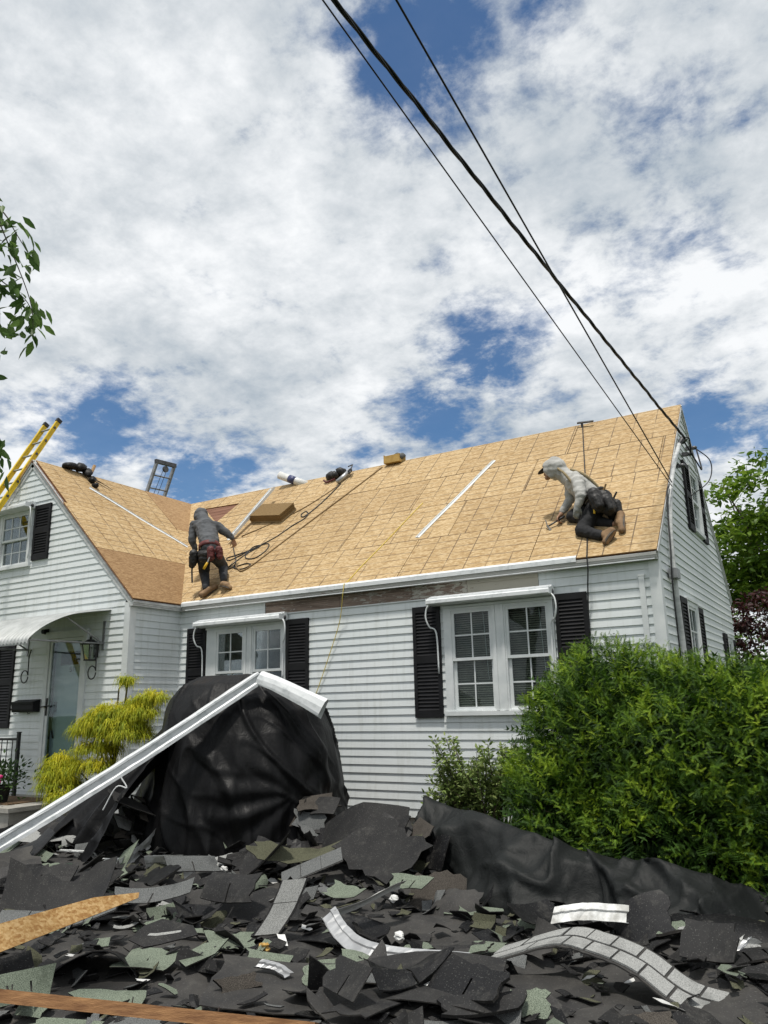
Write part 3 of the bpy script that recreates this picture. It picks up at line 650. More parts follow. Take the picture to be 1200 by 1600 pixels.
# ---- shutters
def shutter(fr, u0, u1, z0, z1):
    w = 0.048; f = MB(); zm = (z0 + z1) / 2 + 0.02; n0, n1 = 0.016, 0.046
    fr.box(f, u0, u0 + w, z0, z1, n0, n1); fr.box(f, u1 - w, u1, z0, z1, n0, n1)
    for a, b_ in ((z0, z0 + 0.085), (zm - 0.045, zm + 0.045), (z1 - 0.075, z1)): fr.box(f, u0 + w, u1 - w, a, b_, n0, n1 - 0.001)
    fr.box(f, u0 + w, u1 - w, z0, z1, n0 - 0.004, n0 + 0.006)
    s = f.build('shutter', 'black_paint', house)
    lv = MB()
    for a, b_ in ((z0 + 0.085, zm - 0.045), (zm + 0.045, z1 - 0.075)):
        n = max(3, int((b_ - a) / 0.042)); st = (b_ - a) / n
        for i in range(n):
            z = a + i * st; q = [fr.P(u0 + w, z + 0.004, 0.043), fr.P(u1 - w, z + 0.004, 0.043), fr.P(u1 - w, z + st - 0.002, 0.024), fr.P(u0 + w, z + st - 0.002, 0.024)]
            q2 = [p - fr.N * 0.005 + Vector((0, 0, -0.004)) for p in q]
            lv.add(q + q2, [(0, 1, 2, 3), (0, 4, 5, 1), (4, 7, 6, 5)])
    tag(lv.build('louvers', 'black_paint', s), kind='stuff')
for a, b_ in ((0.195, 0.585), (2.122, 2.506), (4.172, 4.562), (6.072, 6.455)): shutter(FRONT, a, b_, 1.474, 2.852)
shutter(GABLE, 0.90, 1.285, 1.48, 2.83); shutter(GABLE, 2.0, 2.38, 1.48, 2.80); shutter(GABLE, 4.08, 4.385, 1.6, 2.60); shutter(GABLE, 4.90, 5.2, 1.6, 2.55)
shutter(GABLE, 2.22, 2.60, 3.90, 4.88); shutter(GABLE, 3.32, 3.68, 3.90, 4.86)
shutter(WING, -2.395, -1.985, 4.07, 5.0); shutter(WING, -3.03, -2.60, 1.42, 2.80)

# ---- rolled window awnings
def awning(fr, u0, u1, zt, dep=0.215, hgt=0.105):
    q = MB(); prof = [(0.035, zt), (0.10, zt - 0.004), (dep, zt - 0.048), (dep + 0.012, zt - 0.058), (dep + 0.012, zt - hgt + 0.008), (dep, zt - hgt), (0.045, zt - hgt - 0.012), (0.035, zt - hgt)]
    q.prism([fr.P(u0, z, n) for n, z in prof], fr.U * (u1 - u0))
    for i, (n, z) in enumerate(((0.085, zt - 0.002), (0.135, zt - 0.015), (0.180, zt - 0.032))):
        q.prism([fr.P(u0 + .004, z + 0.010, n), fr.P(u0 + .004, z - 0.004, n), fr.P(u0 + .004, z - 0.009, n + 0.013), fr.P(u0 + .004, z + 0.005, n + 0.013)], fr.U * (u1 - u0 - .008))
    fr.box(q, u0 - 0.006, u0 - 0.0005, zt - hgt - 0.004, zt - 0.03, 0.03, dep + 0.014); fr.box(q, u1 + 0.0005, u1 + 0.006, zt - hgt - 0.004, zt - 0.03, 0.03, dep + 0.014)
    a = q.build('window_awning', 'white_metal', house)
    for sgn, ue in ((-1, u0 + 0.02), (1, u1 - 0.02)):
        t = MB(); t.tube(catmull([fr.P(ue, zt - 0.085, 0.14), fr.P(ue + sgn * 0.055, zt - 0.15, 0.15), fr.P(ue + sgn * 0.07, zt - 0.27, 0.15), fr.P(ue + sgn * 0.035, zt - 0.38, 0.12), fr.P(ue - sgn * 0.03, zt - 0.46, 0.07), fr.P(ue - sgn * 0.04, zt - 0.95, 0.055)], 6), 0.0105, 8)
        t.build('awning_arm', 'white_metal', a, True)
        t = MB(); t.tube([fr.P(ue + sgn * 0.012, zt - 0.075, 0.10), fr.P(ue + sgn * 0.03, zt - 0.075, 0.10)], 0.03, 10); t.build('awning_crank', 'dark_metal', a, True)
awning(FRONT, 0.49, 2.135, 2.955); awning(FRONT, 4.475, 6.075, 2.955); awning(WING, -3.55, -2.40, 5.075)

# ---- storm door, door and frame
fr = WING; q = MB(); u0, u1, z0, z1 = DOOR
fr.box(q, u0, u0 + 0.075, z0, z1, -0.05, 0.045); fr.box(q, u1 - 0.075, u1, z0, z1, -0.05, 0.045); fr.box(q, u0 + .075, u1 - .075, z1 - 0.075, z1, -0.05, 0.0445); fr.box(q, u0 + .075, u1 - .075, z0, z0 + 0.035, -0.05, 0.06)
fr.box(q, u0 - 0.02, u1 + 0.02, z1, z1 + 0.03, 0.0, 0.055)
do = q.build('door', 'white_trim', house); do['label'] = 'pale blue front door behind a white framed glass storm door'
s = MB(); a, b_, c_, d_ = u0 + 0.08, u1 - 0.08, z0 + 0.04, z1 - 0.08
fr.box(s, a, a + 0.05, c_, d_, 0.0, 0.03); fr.box(s, b_ - 0.05, b_, c_, d_, 0.0, 0.03); fr.box(s, a + .05, b_ - .05, d_ - 0.05, d_, 0.0, 0.0295); fr.box(s, a + .05, b_ - .05, c_, c_ + 0.13, 0.0, 0.0295); s.build('storm_frame', 'white_trim', do)
s = MB(); fr.box(s, a + .05, b_ - .05, c_ + .13, d_ - .05, 0.012, 0.016); s.build('storm_glass', 'glass_dull', do)
s = MB(); fr.box(s, a, b_, c_, d_, -0.12, -0.085)
for (pa, pb, pc, pd) in ((a + .12, b_ - .12, c_ + 0.2, c_ + 0.78), (a + .12, b_ - .12, c_ + 0.98, d_ - 0.52)):
    fr.box(s, pa, pb, pc, pd, -0.084, -0.076); fr.box(s, pa + 0.035, pb - 0.035, pc + 0.035, pd - 0.035, -0.0755, -0.068)
s.build('door_leaf', 'door_blue', do)
s = MB(); fr.box(s, a + .13, b_ - .13, d_ - 0.40, d_ - 0.20, -0.0845, -0.078); s.build('door_light', 'black_paint', do)
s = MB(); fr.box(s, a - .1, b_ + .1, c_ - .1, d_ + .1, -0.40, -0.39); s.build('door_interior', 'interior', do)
s = MB()   # house number: 5 and 1
def seg(u, z, segs, w=0.045, h=0.075, t=0.011):
    S = {'t': (u, u + w, z + h - t, z + h), 'm': (u, u + w, z + h / 2 - t / 2, z + h / 2 + t / 2), 'b': (u, u + w, z, z + t), 'tl': (u, u + t, z + h / 2, z + h), 'br': (u + w - t, u + w, z, z + h / 2), 'l': (u + w / 2, u + w / 2 + t, z, z + h)}
    for k, i in enumerate(segs): fr.box(s, *S[i], -0.0845, -0.078 + 0.0004 * k)
seg(-1.365, 2.245, ['t', 'm', 'b', 'tl', 'br']); seg(-1.305, 2.245, ['l']); s.build('house_number', 'black_iron', do)
s = MB(); fr.box(s, a + 0.008, a + 0.042, 1.60, 1.86, 0.031, 0.040); s.tube([fr.P(a + 0.025, 1.735, 0.035), fr.P(a + 0.025, 1.735, 0.085), fr.P(a - 0.04, 1.73, 0.09)], 0.010, 8); s.tube([fr.P(a + 0.025, 1.74, 0.05), fr.P(a + 0.12, 1.745, 0.06)], 0.009, 8); s.build('storm_handle', 'black_iron', do)
s = MB(); s.tube(catmull([fr.P(a + 0.09, 1.72, -0.07), fr.P(a + 0.10, 1.60, -0.03), fr.P(a + 0.085, 1.45, -0.03), fr.P(a + 0.10, 1.32, -0.05), fr.P(a + 0.09, 1.27, -0.07)], 6), 0.012, 8); fr.box(s, a + 0.07, a + 0.11, 1.66, 1.80, -0.084, -0.06); s.build('door_handle', 'black_iron', do)

# ---- corrugated door canopy with struts
cp = [(-1.008, 3.12), (-1.41, 3.055), (-1.73, 2.985), (-2.02, 2.86), (-2.21, 2.74), (-2.34, 2.62), (-2.36, 2.555)]
cv = catmull([(0, y, z) for y, z in cp], 6); q = MB(); x0, x1 = -2.42, -0.39; nr = 26; N_ = nr * 4
for t_ in (0, 1):
    for i in range(N_ + 1):
        x = x0 + (x1 - x0) * i / N_; rip = 0.011 * (1 if (i % 4) in (1, 2) else -1)
        for p in cv: q.v.append((x, p.y, p.z + rip - t_ * 0.004))
K = len(cv); base = (N_ + 1) * K
for i in range(N_):
    for j in range(K - 1):
        a = i * K + j; q.f.append((a, a + 1, a + K + 1, a + K)); q.m.append(0); q.f.append((base + a, base + a + K, base + a + K + 1, base + a + 1)); q.m.append(0)
for i in (0, N_):
    for j in range(K - 1): a = i * K + j; q.f.append((a, a + 1, base + a + 1, base + a)); q.m.append(0)
ca = q.build('door_canopy', 'canopy_metal', house); ca['label'] = 'curved corrugated white metal canopy over the front door'
for xs_ in (-2.30, -0.52):
    t = MB(); t.tube([(xs_, -1.03, 2.62), (xs_, -1.72, 2.965)], 0.013, 8); t.tube([(xs_, -1.03, 2.62), (xs_, -2.30, 2.60)], 0.012, 8); t.box((xs_ - 0.02, -1.035, 2.52), (xs_ + 0.02, -1.018, 2.95)); t.build('canopy_strut', 'grey_metal', ca)
t = MB(); t.box((-2.40, -2.352, 2.53), (-0.41, -2.335, 2.575)); t.build('canopy_front_rail', 'canopy_metal', ca)
for xs_ in (-2.20, -0.62):
    t = MB(); arc = [(xs_ - 0.0, -1.03, 2.62), (xs_ + 0.02, -1.07, 2.50), (xs_ + 0.05, -1.09, 2.36), (xs_ + 0.055, -1.09, 2.22)]
    ring = [(xs_ + 0.055 - 0.085 + 0.085 * math.cos(k * 0.3), -1.09, 2.20 - 0.0 - 0.095 * math.sin(k * 0.3)) for k in range(0, 21)]
    t.tube(catmull(arc, 5), 0.009, 7); t.tube(ring, 0.009, 7); t.build('scroll_bracket', 'black_iron', ca, True)

# ---- stoop, mat, railing, mailbox, lantern, plants on the stoop
q = MB(); q.box((-3.6, -2.25, 0), (-0.62, -PP - 0.03, 0.40)); q.box((-3.64, -2.29, 0.40), (-0.58, -PP - 0.026, 0.455)); q.box((-2.6, -2.58, 0), (-0.9, -2.29, 0.22)); q.build('concrete_stoop', 'concrete')
bpy.data.objects['concrete_stoop']; tag(bpy.data.objects['concrete_stoop'], 'low grey concrete stoop below the front door', 'stoop')
q = MB(); q.box((-2.25, -2.05, 0.4555), (-0.95, -1.35, 0.472)); tag(q.build('doormat', 'doormat'), 'brown coir doormat lying on the front stoop', 'doormat')
rl = empty('porch_railing', (-2.9, -1.3, 0.455), 'black iron porch railing with twisted balusters beside the front door', 'railing')
for x in (-1.93, -3.5):
    q = MB(); q.box((x - 0.022, -1.322, 0.455), (x + 0.022, -1.278, 1.36)); q.box((x - 0.026, -1.326, 1.36), (x + 0.026, -1.274, 1.375)); q.build('post', 'black_iron', rl)
q = MB(); q.box((-3.478, -1.318, 1.25), (-1.952, -1.282, 1.285)); q.build('top_rail', 'black_iron', rl); q = MB(); q.box((-3.478, -1.312, 0.56), (-1.952, -1.288, 0.585)); q.build('bottom_rail', 'black_iron', rl)
for i in range(11):
    x = -3.37 + i * 0.13; q = MB(); q.tube([(x, -1.3, 0.585), (x, -1.3, 0.85)], 0.007, 6); q.tube([(x, -1.3, 0.85), (x, -1.3, 0.88), (x, -1.3, 0.95), (x, -1.3, 0.98)], [0.007, 0.014, 0.014, 0.007], 6); q.tube([(x, -1.3, 0.98), (x, -1.3, 1.25)], 0.007, 6); q.build('baluster', 'black_iron', rl)
mb_ = empty('mailbox', (-2.13, -PP - 0.09, 1.62), 'black metal mailbox on the white wall left of the front door', 'mailbox')
q = MB(); pr = [(-0.024, 1.66), (-0.13, 1.66), (-0.145, 1.70), (-0.145, 1.80), (-0.024, 1.84)]; q.prism([(-2.40, -PP + n, z) for n, z in pr], (0.53, 0, 0)); q.build('box', 'black_paint', mb_)
q = MB(); q.prism([(-2.41, -PP + n, z) for n, z in ((-0.022, 1.842), (-0.022, 1.85), (-0.16, 1.808), (-0.155, 1.775), (-0.147, 1.775), (-0.148, 1.802))], (0.55, 0, 0)); q.build('lid', 'black_paint', mb_)
q = MB(); q.tube([(-1.96, -PP - 0.12, 1.645), (-1.96, -PP - 0.16, 1.635), (-1.96, -PP - 0.16, 1.66)], 0.006, 6); q.tube([(-2.3, -PP - 0.12, 1.645), (-2.3, -PP - 0.16, 1.635), (-2.3, -PP - 0.16, 1.66)], 0.006, 6); q.build('paper_hook', 'black_iron', mb_)
la = empty('wall_lantern', (-0.66, -PP - 0.11, 2.39), 'black glazed lantern on the wall right of the front door', 'lantern'); lx, ly = -0.66, -PP - 0.13
q = MB(); q.add([(lx + sx * w, ly + sy * w, z) for (w, z) in ((0.05, 2.39), (0.078, 2.60)) for sx, sy in ((-1, -1), (1, -1), (1, 1), (-1, 1))], [(0, 1, 2, 3), (0, 4, 5, 1), (1, 5, 6, 2), (2, 6, 7, 3), (3, 7, 4, 0)]); q.build('lantern_glass', 'glass', la)
q = MB()
for sx, sy in ((-1, -1), (1, -1), (1, 1), (-1, 1)): q.tube([(lx + sx * 0.052, ly + sy * 0.052, 2.385), (lx + sx * 0.08, ly + sy * 0.08, 2.605)], 0.008, 6)
q.box((lx - 0.06, ly - 0.06, 2.37), (lx + 0.06, ly + 0.06, 2.39)); q.build('lantern_cage', 'black_iron', la)
q = MB(); q.add([(lx + sx * w, ly + sy * w, z) for (w, z) in ((0.10, 2.605), (0.03, 2.68)) for sx, sy in ((-1, -1), (1, -1), (1, 1), (-1, 1))], [(3, 2, 1, 0), (4, 5, 6, 7), (0, 1, 5, 4), (1, 2, 6, 5), (2, 3, 7, 6), (3, 0, 4, 7)]); q.ell((lx, ly, 2.70), (0.02, 0.02, 0.03)); q.build('lantern_cap', 'black_iron', la)
q = MB(); q.box((lx - 0.045, -PP - 0.035, 2.42), (lx + 0.045, -PP - 0.017, 2.62)); q.tube([(lx, -PP - 0.03, 2.55), (lx, -PP - 0.08, 2.66), (lx, ly, 2.68)], 0.009, 6); q.build('lantern_bracket', 'black_iron', la)
q = MB(); q.tube([(-1.85, -PP - 0.02, 2.88), (-1.85, -PP - 0.10, 2.875)], 0.035, 12); q.box((-1.90, -PP - 0.03, 2.84), (-1.80, -PP - 0.017, 2.92)); tag(q.build('door_camera', 'black_paint', None, False), 'small black security camera under the door canopy', 'camera')

# ---- electric service on the gable
cdt = empty('service_conduit', (L + 0.05, 0.62, 0.3), 'grey service conduit climbing the right gable beside the rake', 'conduit')
q = MB(); q.tube(catmull([(L + 0.055, 0.70, 0.35), (L + 0.055, 0.68, 2.0), (L + 0.055, 0.60, 3.0), (L + 0.055, 0.66, 3.55), (L + 0.06, 0.92, 4.1), (L + 0.06, 1.35, 4.55), (L + 0.06, 1.95, 5.02)], 8), 0.030, 10); q.build('pipe', 'grey_trim', cdt, True)
q = MB(); q.tube(catmull([(L + 0.07, 0.45, 0.4), (L + 0.06, 0.42, 2.0), (L + 0.07, 0.36, 2.9), (L + 0.08, 0.42, 3.3), (L + 0.05, 0.72, 4.0), (L + 0.06, 0.9, 4.2)], 8), 0.010, 6); q.build('data_cable', 'cable_black', cdt, True)
q = MB(); q.box((L + 0.03, 0.42, 2.98), (L + 0.12, 0.62, 3.09)); q.build('junction_box', 'grey_metal', cdt)
q = MB(); q.tube([(L + 0.06, 1.95, 5.02), (L + 0.10, 2.0, 5.10), (L + 0.13, 2.0, 5.06)], [0.03, 0.045, 0.05], 10); q.build('weatherhead', 'dark_metal', cdt)
for k, (y, z) in enumerate(((1.55, 4.60), (2.35, 4.98), (2.75, 5.18))):
    q = MB(); q.box((L + 0.02, y - 0.03, z - 0.02), (L + 0.10, y + 0.03, z + 0.03)); q.ell((L + 0.13, y, z), (0.045, 0.03, 0.03)); q.build('wire_clamp', 'dark_metal', cdt)
q = MB(); q.tube(catmull([(L + 0.12, 2.0, 5.07), (L + 0.2, 2.3, 4.85), (L + 0.22, 2.6, 4.80), (L + 0.16, 2.75, 5.15)], 8), 0.011, 6); q.tube(catmull([(L + 0.12, 1.97, 5.1), (L + 0.16, 2.2, 5.16), (L + 0.14, 2.35, 5.0)], 8), 0.011, 6); q.tube(catmull([(L + 0.14, 2.75, 5.18), (L + 0.3, 2.95, 5.0), (L + 0.26, 2.9, 4.7), (L + 0.06, 2.45, 4.4)], 8), 0.008, 6); q.build('drip_loop', 'cable_black', cdt, True)
# ================================================================== PLANTS
def inst_mesh(name, tv, tf, O, A, B, C, S, tone, mat, parent):
    tv = np.asarray(tv, float); tf = np.asarray(tf, int); n = len(O); k = len(tv); nf = len(tf); c = tf.shape[1]
    V = O[:, None, :] + S[:, None, None] * (tv[None, :, 0, None] * A[:, None, :] + tv[None, :, 1, None] * B[:, None, :] + tv[None, :, 2, None] * C[:, None, :])
    F = (np.arange(n) * k)[:, None, None] + tf[None]
    me = bpy.data.meshes.new(name); me.vertices.add(n * k); me.loops.add(n * nf * c); me.polygons.add(n * nf)
    me.vertices.foreach_set('co', (V - np.array(wloc(parent))).ravel()); me.loops.foreach_set('vertex_index', F.ravel().astype(np.int32))
    me.polygons.foreach_set('loop_start', (np.arange(n * nf) * c).astype(np.int32)); me.polygons.foreach_set('loop_total', np.full(n * nf, c, np.int32))
    at = me.attributes.new('tone', 'FLOAT', 'POINT'); at.data.foreach_set('value', np.repeat(np.clip(tone, 0, 1), k).astype(np.float32))
    me.materials.append(MATS[mat]); me.update(calc_edges=True)
    o = bpy.data.objects.new(name, me); COL.objects.link(o); o.parent = parent; return o
def unit(a): return a / np.maximum(np.linalg.norm(a, axis=-1, keepdims=True), 1e-9)
def frames(d, up=None, jitter=0.4):
    n = len(d); r = rng.normal(size=(n, 3)) * jitter + (np.array([0, 0, 1.0]) if up is None else up)
    b = unit(np.cross(r, d)); c = np.cross(d, b); return d, b, c
def vnoise(P, s, o=0.0): return np.array([nz(p[0] * s + o, p[1] * s, p[2] * s) for p in P])

# --- yew
tv = []; tf = []
for i in range(7):
    t = 0.06 + i * 0.135; dr = -0.10 * t * t
    for sg in (-1, 1):
        ln = 0.25 * (1 - 0.4 * t) ; k = len(tv); tv += [(t, 0, dr), (t + 0.08, 0, dr), (t + 0.10, sg * ln, dr + 0.03)]; tf.append((k, k + 1, k + 2))
k = len(tv); tv += [(0.9, -0.035, -0.09), (0.9, 0.035, -0.09), (1.06, 0, -0.11)]; tf.append((k, k + 1, k + 2))
k = len(tv); tv += [(0, -0.012, 0), (0, 0.012, 0), (0.95, 0, -0.09)]; tf.append((k, k + 1, k + 2))
def yew(loc, ells, nsh, label, stems):
    root = empty('yew_bush', loc, label, 'bush')
    vol = np.array([e[1][0] * e[1][1] * e[1][2] for e in ells]) ** (2 / 3); pick = rng.choice(len(ells), nsh, p=vol / vol.sum())
    C0 = np.array([e[0] for e in ells])[pick]; R0 = np.array([e[1] for e in ells])[pick]
    d = unit(rng.normal(size=(nsh, 3))); d[:, 2] = np.where(d[:, 2] < -0.35, -d[:, 2], d[:, 2])
    depth = 1.02 - 0.30 * rng.random(nsh) ** 1.6
    P = C0 + d * R0 * depth[:, None]
    bumpy = vnoise(P, 1.6) * 0.13 + vnoise(P, 4.2, 7) * 0.10; P = P + d * bumpy[:, None]
    inside = np.zeros(nsh, bool)
    for c, r in ells: inside |= (((P - np.array(c)) / np.array(r)) ** 2).sum(1) < 0.52
    ok = (~inside) & (P[:, 2] > 0.06); P = P[ok]; d = d[ok]; R0 = R0[ok]; depth = depth[ok]; n = len(P)
    outn = unit(d / R0); k = 6; O = []; A = []; S = []; T = []; UP = []
    base = unit(outn + np.array([0, 0, 0.55]) + rng.normal(size=(n, 3)) * 0.35)
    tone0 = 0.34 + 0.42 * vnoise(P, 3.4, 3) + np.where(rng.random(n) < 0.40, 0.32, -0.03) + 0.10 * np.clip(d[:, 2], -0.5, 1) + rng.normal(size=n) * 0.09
    for j in range(k):
        a = unit(base + rng.normal(size=(n, 3)) * (0.25 if j == 0 else 0.85) + np.array([0, 0, -0.15])); O.append(P + a * 0.01 + base * 0.02 * j); A.append(a)
        S.append((0.048 + 0.034 * rng.random(n)) * (1.2 if j == 0 else 0.95)); T.append(tone0 + rng.normal(size=n) * 0.10 + (0.16 if j == 0 else 0) - np.clip(1 - depth, 0, .3) * 0.8); UP.append(outn)  # tone drops with depth: shade inside the bush put into leaf colour
    O = np.concatenate(O); A = np.concatenate(A); S = np.concatenate(S); T = np.concatenate(T); UP = np.concatenate(UP)
    # inner foliage closing the bush; its dark tones stand in for shade
    ni = nsh // 3; pk = rng.choice(len(ells), ni, p=vol / vol.sum()); di = unit(rng.normal(size=(ni, 3))); Pi = np.array([e[0] for e in ells])[pk] + di * np.array([e[1] for e in ells])[pk] * rng.uniform(0.35, 0.86, ni)[:, None]; Pi[:, 2] = np.maximum(Pi[:, 2], 0.05)
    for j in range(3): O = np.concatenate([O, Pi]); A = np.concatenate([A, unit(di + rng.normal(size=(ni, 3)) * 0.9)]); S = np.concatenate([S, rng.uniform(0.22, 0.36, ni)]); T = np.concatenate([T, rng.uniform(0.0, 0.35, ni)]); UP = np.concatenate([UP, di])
    a, b, c = frames(A, unit(UP + np.array([0, 0, 0.8])), 0.25)
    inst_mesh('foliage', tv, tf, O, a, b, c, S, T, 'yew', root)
    q = MB()
    for (x, y) in stems:
        for _ in range(7):
            ang = random.uniform(0, 6.28); ln = random.uniform(0.5, 1.0); e = random.choice(ells)
            tip = Vector(e[0]) + Vector((math.cos(ang) * e[1][0], math.sin(ang) * e[1][1], random.uniform(-0.2, 0.9) * e[1][2])) * 0.85 * ln
            p0 = Vector((x, y, 0.0)); md = (p0 + tip) / 2 + Vector((0, 0, 0.12)); q.tube([p0, md, tip], [0.022, 0.014, 0.004], 5)
    q.build('stems', 'twig', root)
    return root
yew((7.2, -1.4, 0), [((7.02, -1.30, 0.98), (0.92, 0.90, 1.10)), ((7.75, -1.5, 0.95), (0.9, 0.9, 0.96)), ((8.45, -1.62, 0.96), (0.85, 0.85, 0.97)), ((9.25, -1.75, 0.95), (0.9, 0.85, 1.0)), ((6.75, -1.75, 0.55), (0.62, 0.6, 0.62)), ((7.7, -1.95, 0.5), (1.1, 0.55, 0.6)), ((8.8, -2.05, 0.5), (0.9, 0.55, 0.6))],
    14500, 'big dense green yew bush in front of the right window and gable corner', [(7.0, -1.3), (7.9, -1.5), (8.8, -1.6)])

# --- generic leaf (folded along the midrib): 2 quads
LEAF = [(0, 0, 0), (0.35, 0.22, 0.05), (0.72, 0.16, 0.03), (1, 0, -0.06), (0.72, -0.16, 0.03), (0.35, -0.22, 0.05), (0.5, 0, -0.01)]
LEAFF = [(0, 6, 1), (1, 6, 2), (2, 6, 3), (3, 6, 4), (4, 6, 5), (5, 6, 0)]
# --- pale pieris-like shrub left of the yew
ps = empty('pale_shrub', (5.35, -0.95, 0), 'small loose shrub with pale green leaves between the right tarp and the yew bush', 'shrub')
O = []; A = []; S = []; T = []; q = MB()
for i in range(105):
    bx, by = 5.45 + random.uniform(-0.25, 0.35), -0.9 + random.uniform(-0.25, 0.2); a = random.uniform(-1, 1)
    px_ = random.choice([4.98, 5.1, 5.2, 5.35, 5.5, 5.7, 5.9, 5.9]) + random.uniform(-.12, .16); hz_ = {4.98: 0.9, 5.1: 1.28, 5.2: 1.15, 5.35: 1.05, 5.5: 1.18, 5.7: 1.25, 5.9: 1.2}.get(min([4.98, 5.1, 5.2, 5.35, 5.5, 5.7, 5.9], key=lambda t: abs(t - px_))) * random.uniform(0.62, 1.0)
    tip = Vector((px_, -1.1 + random.uniform(-0.3, 0.3), hz_)); p0 = Vector((bx, by, 0)); path = [p0.lerp(tip, t) + Vector((0, 0, 0.10 * math.sin(t * 3.1))) for t in (0, .3, .6, .85, 1.0)]
    q.tube(path, [0.007, 0.006, 0.005, 0.004, 0.003], 5)
    for t in [0.5 + 0.5 * z / 15 for z in range(16)]:
        c0 = p0.lerp(tip, t) + Vector((0, 0, 0.10 * math.sin(t * 3.1)))
        for _ in range(5):
            dd = Vector((random.gauss(0, 1), random.gauss(0, 1), random.gauss(0.35, 0.6))).normalized(); O.append(c0 + dd * 0.02); A.append(dd); S.append(random.uniform(0.035, 0.07)); T.append(0.45 + 0.5 * (t - 0.75) + random.gauss(0, 0.2))
a, b_, c_ = frames(np.array(A), None, 0.6); inst_mesh('foliage', LEAF, LEAFF, np.array(O), a, b_, c_, np.array(S), np.array(T), 'pieris', ps); q.build('stems', 'twig', ps)

# --- golden thread-leaf cypress: drooping threads
cy = empty('golden_cypress', (0.55, -1.85, 0), 'golden yellow thread-leaved cypress shrub beside the front door', 'shrub')
PAD = [((0.78, -1.74, 1.60), (0.40, 0.34, 0.17), 120), ((0.45, -1.85, 1.40), (0.33, 0.30, 0.15), 95), ((0.95, -1.8, 1.33), (0.38, 0.34, 0.18), 110), ((0.60, -1.9, 1.18), (0.30, 0.28, 0.13), 75), ((1.22, -1.62, 1.80), (0.24, 0.2, 0.09), 45), ((0.83, -1.7, 2.04), (0.12, 0.12, 0.05), 20), ((1.05, -1.65, 1.72), (0.2, 0.2, 0.1), 40),
       ((0.02, -2.0, 0.98), (0.22, 0.22, 0.17), 60), ((0.10, -2.08, 0.74), (0.30, 0.28, 0.15), 75), ((0.32, -2.12, 0.62), (0.30, 0.26, 0.13), 60), ((0.70, -2.0, 0.95), (0.30, 0.26, 0.16), 60), ((0.62, -1.86, 1.50), (0.36, 0.3, 0.2), 90), ((0.85, -1.82, 1.45), (0.42, 0.34, 0.2), 110), ((0.08, -2.04, 0.86), (0.3, 0.28, 0.2), 70), ((1.05, -1.72, 1.6), (0.34, 0.28, 0.14), 60)]
O = []; A = []; B = []; S = []; T = []; fv = []; ff = []; tn = []
for c0, r0, n in PAD:
    for _ in range(n):
        d0 = Vector((random.gauss(0, 1), random.gauss(0, 1), abs(random.gauss(0, 0.8)))).normalized(); p0 = Vector((c0[0] + d0.x * r0[0], c0[1] + d0.y * r0[1], c0[2] + d0.z * r0[2])); out_ = Vector((d0.x, d0.y, 0.15 + 0.4 * d0.z)).normalized()
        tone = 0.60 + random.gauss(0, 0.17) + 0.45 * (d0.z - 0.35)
        for _k in range(24):
            o2 = (out_ + Vector((random.gauss(0, .7), random.gauss(0, .7), random.gauss(0.1, .5)))).normalized(); ln = random.uniform(0.05, 0.15); w = random.uniform(0.0035, 0.0065); sd = o2.cross(Vector((0, 0, 1))).normalized(); prev = None; base = len(fv)
            st = p0 - out_ * random.uniform(0.0, 0.14) + Vector((random.gauss(0, .03), random.gauss(0, .03), random.gauss(0, .02)))
            for s_ in range(5):
                t = s_ / 4; pt = st + o2 * ln * t * (1 - 0.35 * t) + Vector((0, 0, -1)) * ln * 0.75 * t * t; ww = w * (1 - 0.7 * t)
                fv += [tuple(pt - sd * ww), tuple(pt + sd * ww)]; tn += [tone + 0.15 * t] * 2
                if s_: i = base + 2 * s_; ff.append((i - 2, i - 1, i + 1, i))
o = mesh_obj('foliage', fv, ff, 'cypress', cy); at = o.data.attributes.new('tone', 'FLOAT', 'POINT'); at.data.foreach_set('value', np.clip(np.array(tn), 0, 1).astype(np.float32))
q = MB(); q.tube(catmull([(0.55, -1.8, 0), (0.62, -1.78, 0.6), (0.78, -1.74, 1.3), (0.83, -1.70, 2.0)], 4), [0.035] * 5 + [0.025] * 4 + [0.012] * 4, 7)
for c0, r0, n in PAD: q.tube([(0.6 + 0.1 * (c0[2] - .6), -1.78, max(0.2, c0[2] - 0.45)), ((c0[0] + .6) / 2, (c0[1] - 1.78) / 2, c0[2] - 0.12), (c0[0], c0[1], c0[2] + 0.03)], [0.014, 0.010, 0.005], 5)
q.build('stems', 'twig', cy)

# --- potted flowers at the left edge
pf = empty('potted_flowers', (-1.30, -1.95, 0.455), 'pot of pink flowers with dark leaves at the left edge of the stoop', 'flowers')
q = MB(); n_ = 16; prf = [(0.10, 0.456), (0.14, 0.66), (0.155, 0.66), (0.155, 0.69), (0.13, 0.69)]
for j, (r_, z) in enumerate(prf):
    for i in range(n_): q.v.append((-1.30 + r_ * math.cos(6.2832 * i / n_), -1.95 + r_ * math.sin(6.2832 * i / n_), z))
for j in range(len(prf) - 1):
    for i in range(n_): q.f.append((j * n_ + i, j * n_ + (i + 1) % n_, (j + 1) * n_ + (i + 1) % n_, (j + 1) * n_ + i)); q.m.append(0)
q.build('pot', 'felt_grey', pf, True)
O = np.array([(-1.28 + random.gauss(0, .15), -1.95 + random.gauss(0, .14), 0.78 + random.gauss(0, .11)) for _ in range(520)]); A = unit(O - np.array([-1.30, -1.95, 0.6]) + rng.normal(size=O.shape) * 0.15); a, b_, c_ = frames(A, None, .5)
inst_mesh('leaves', LEAF, LEAFF, O, a, b_, c_, np.full(len(O), 0.07), rng.random(len(O)), 'potted', pf)
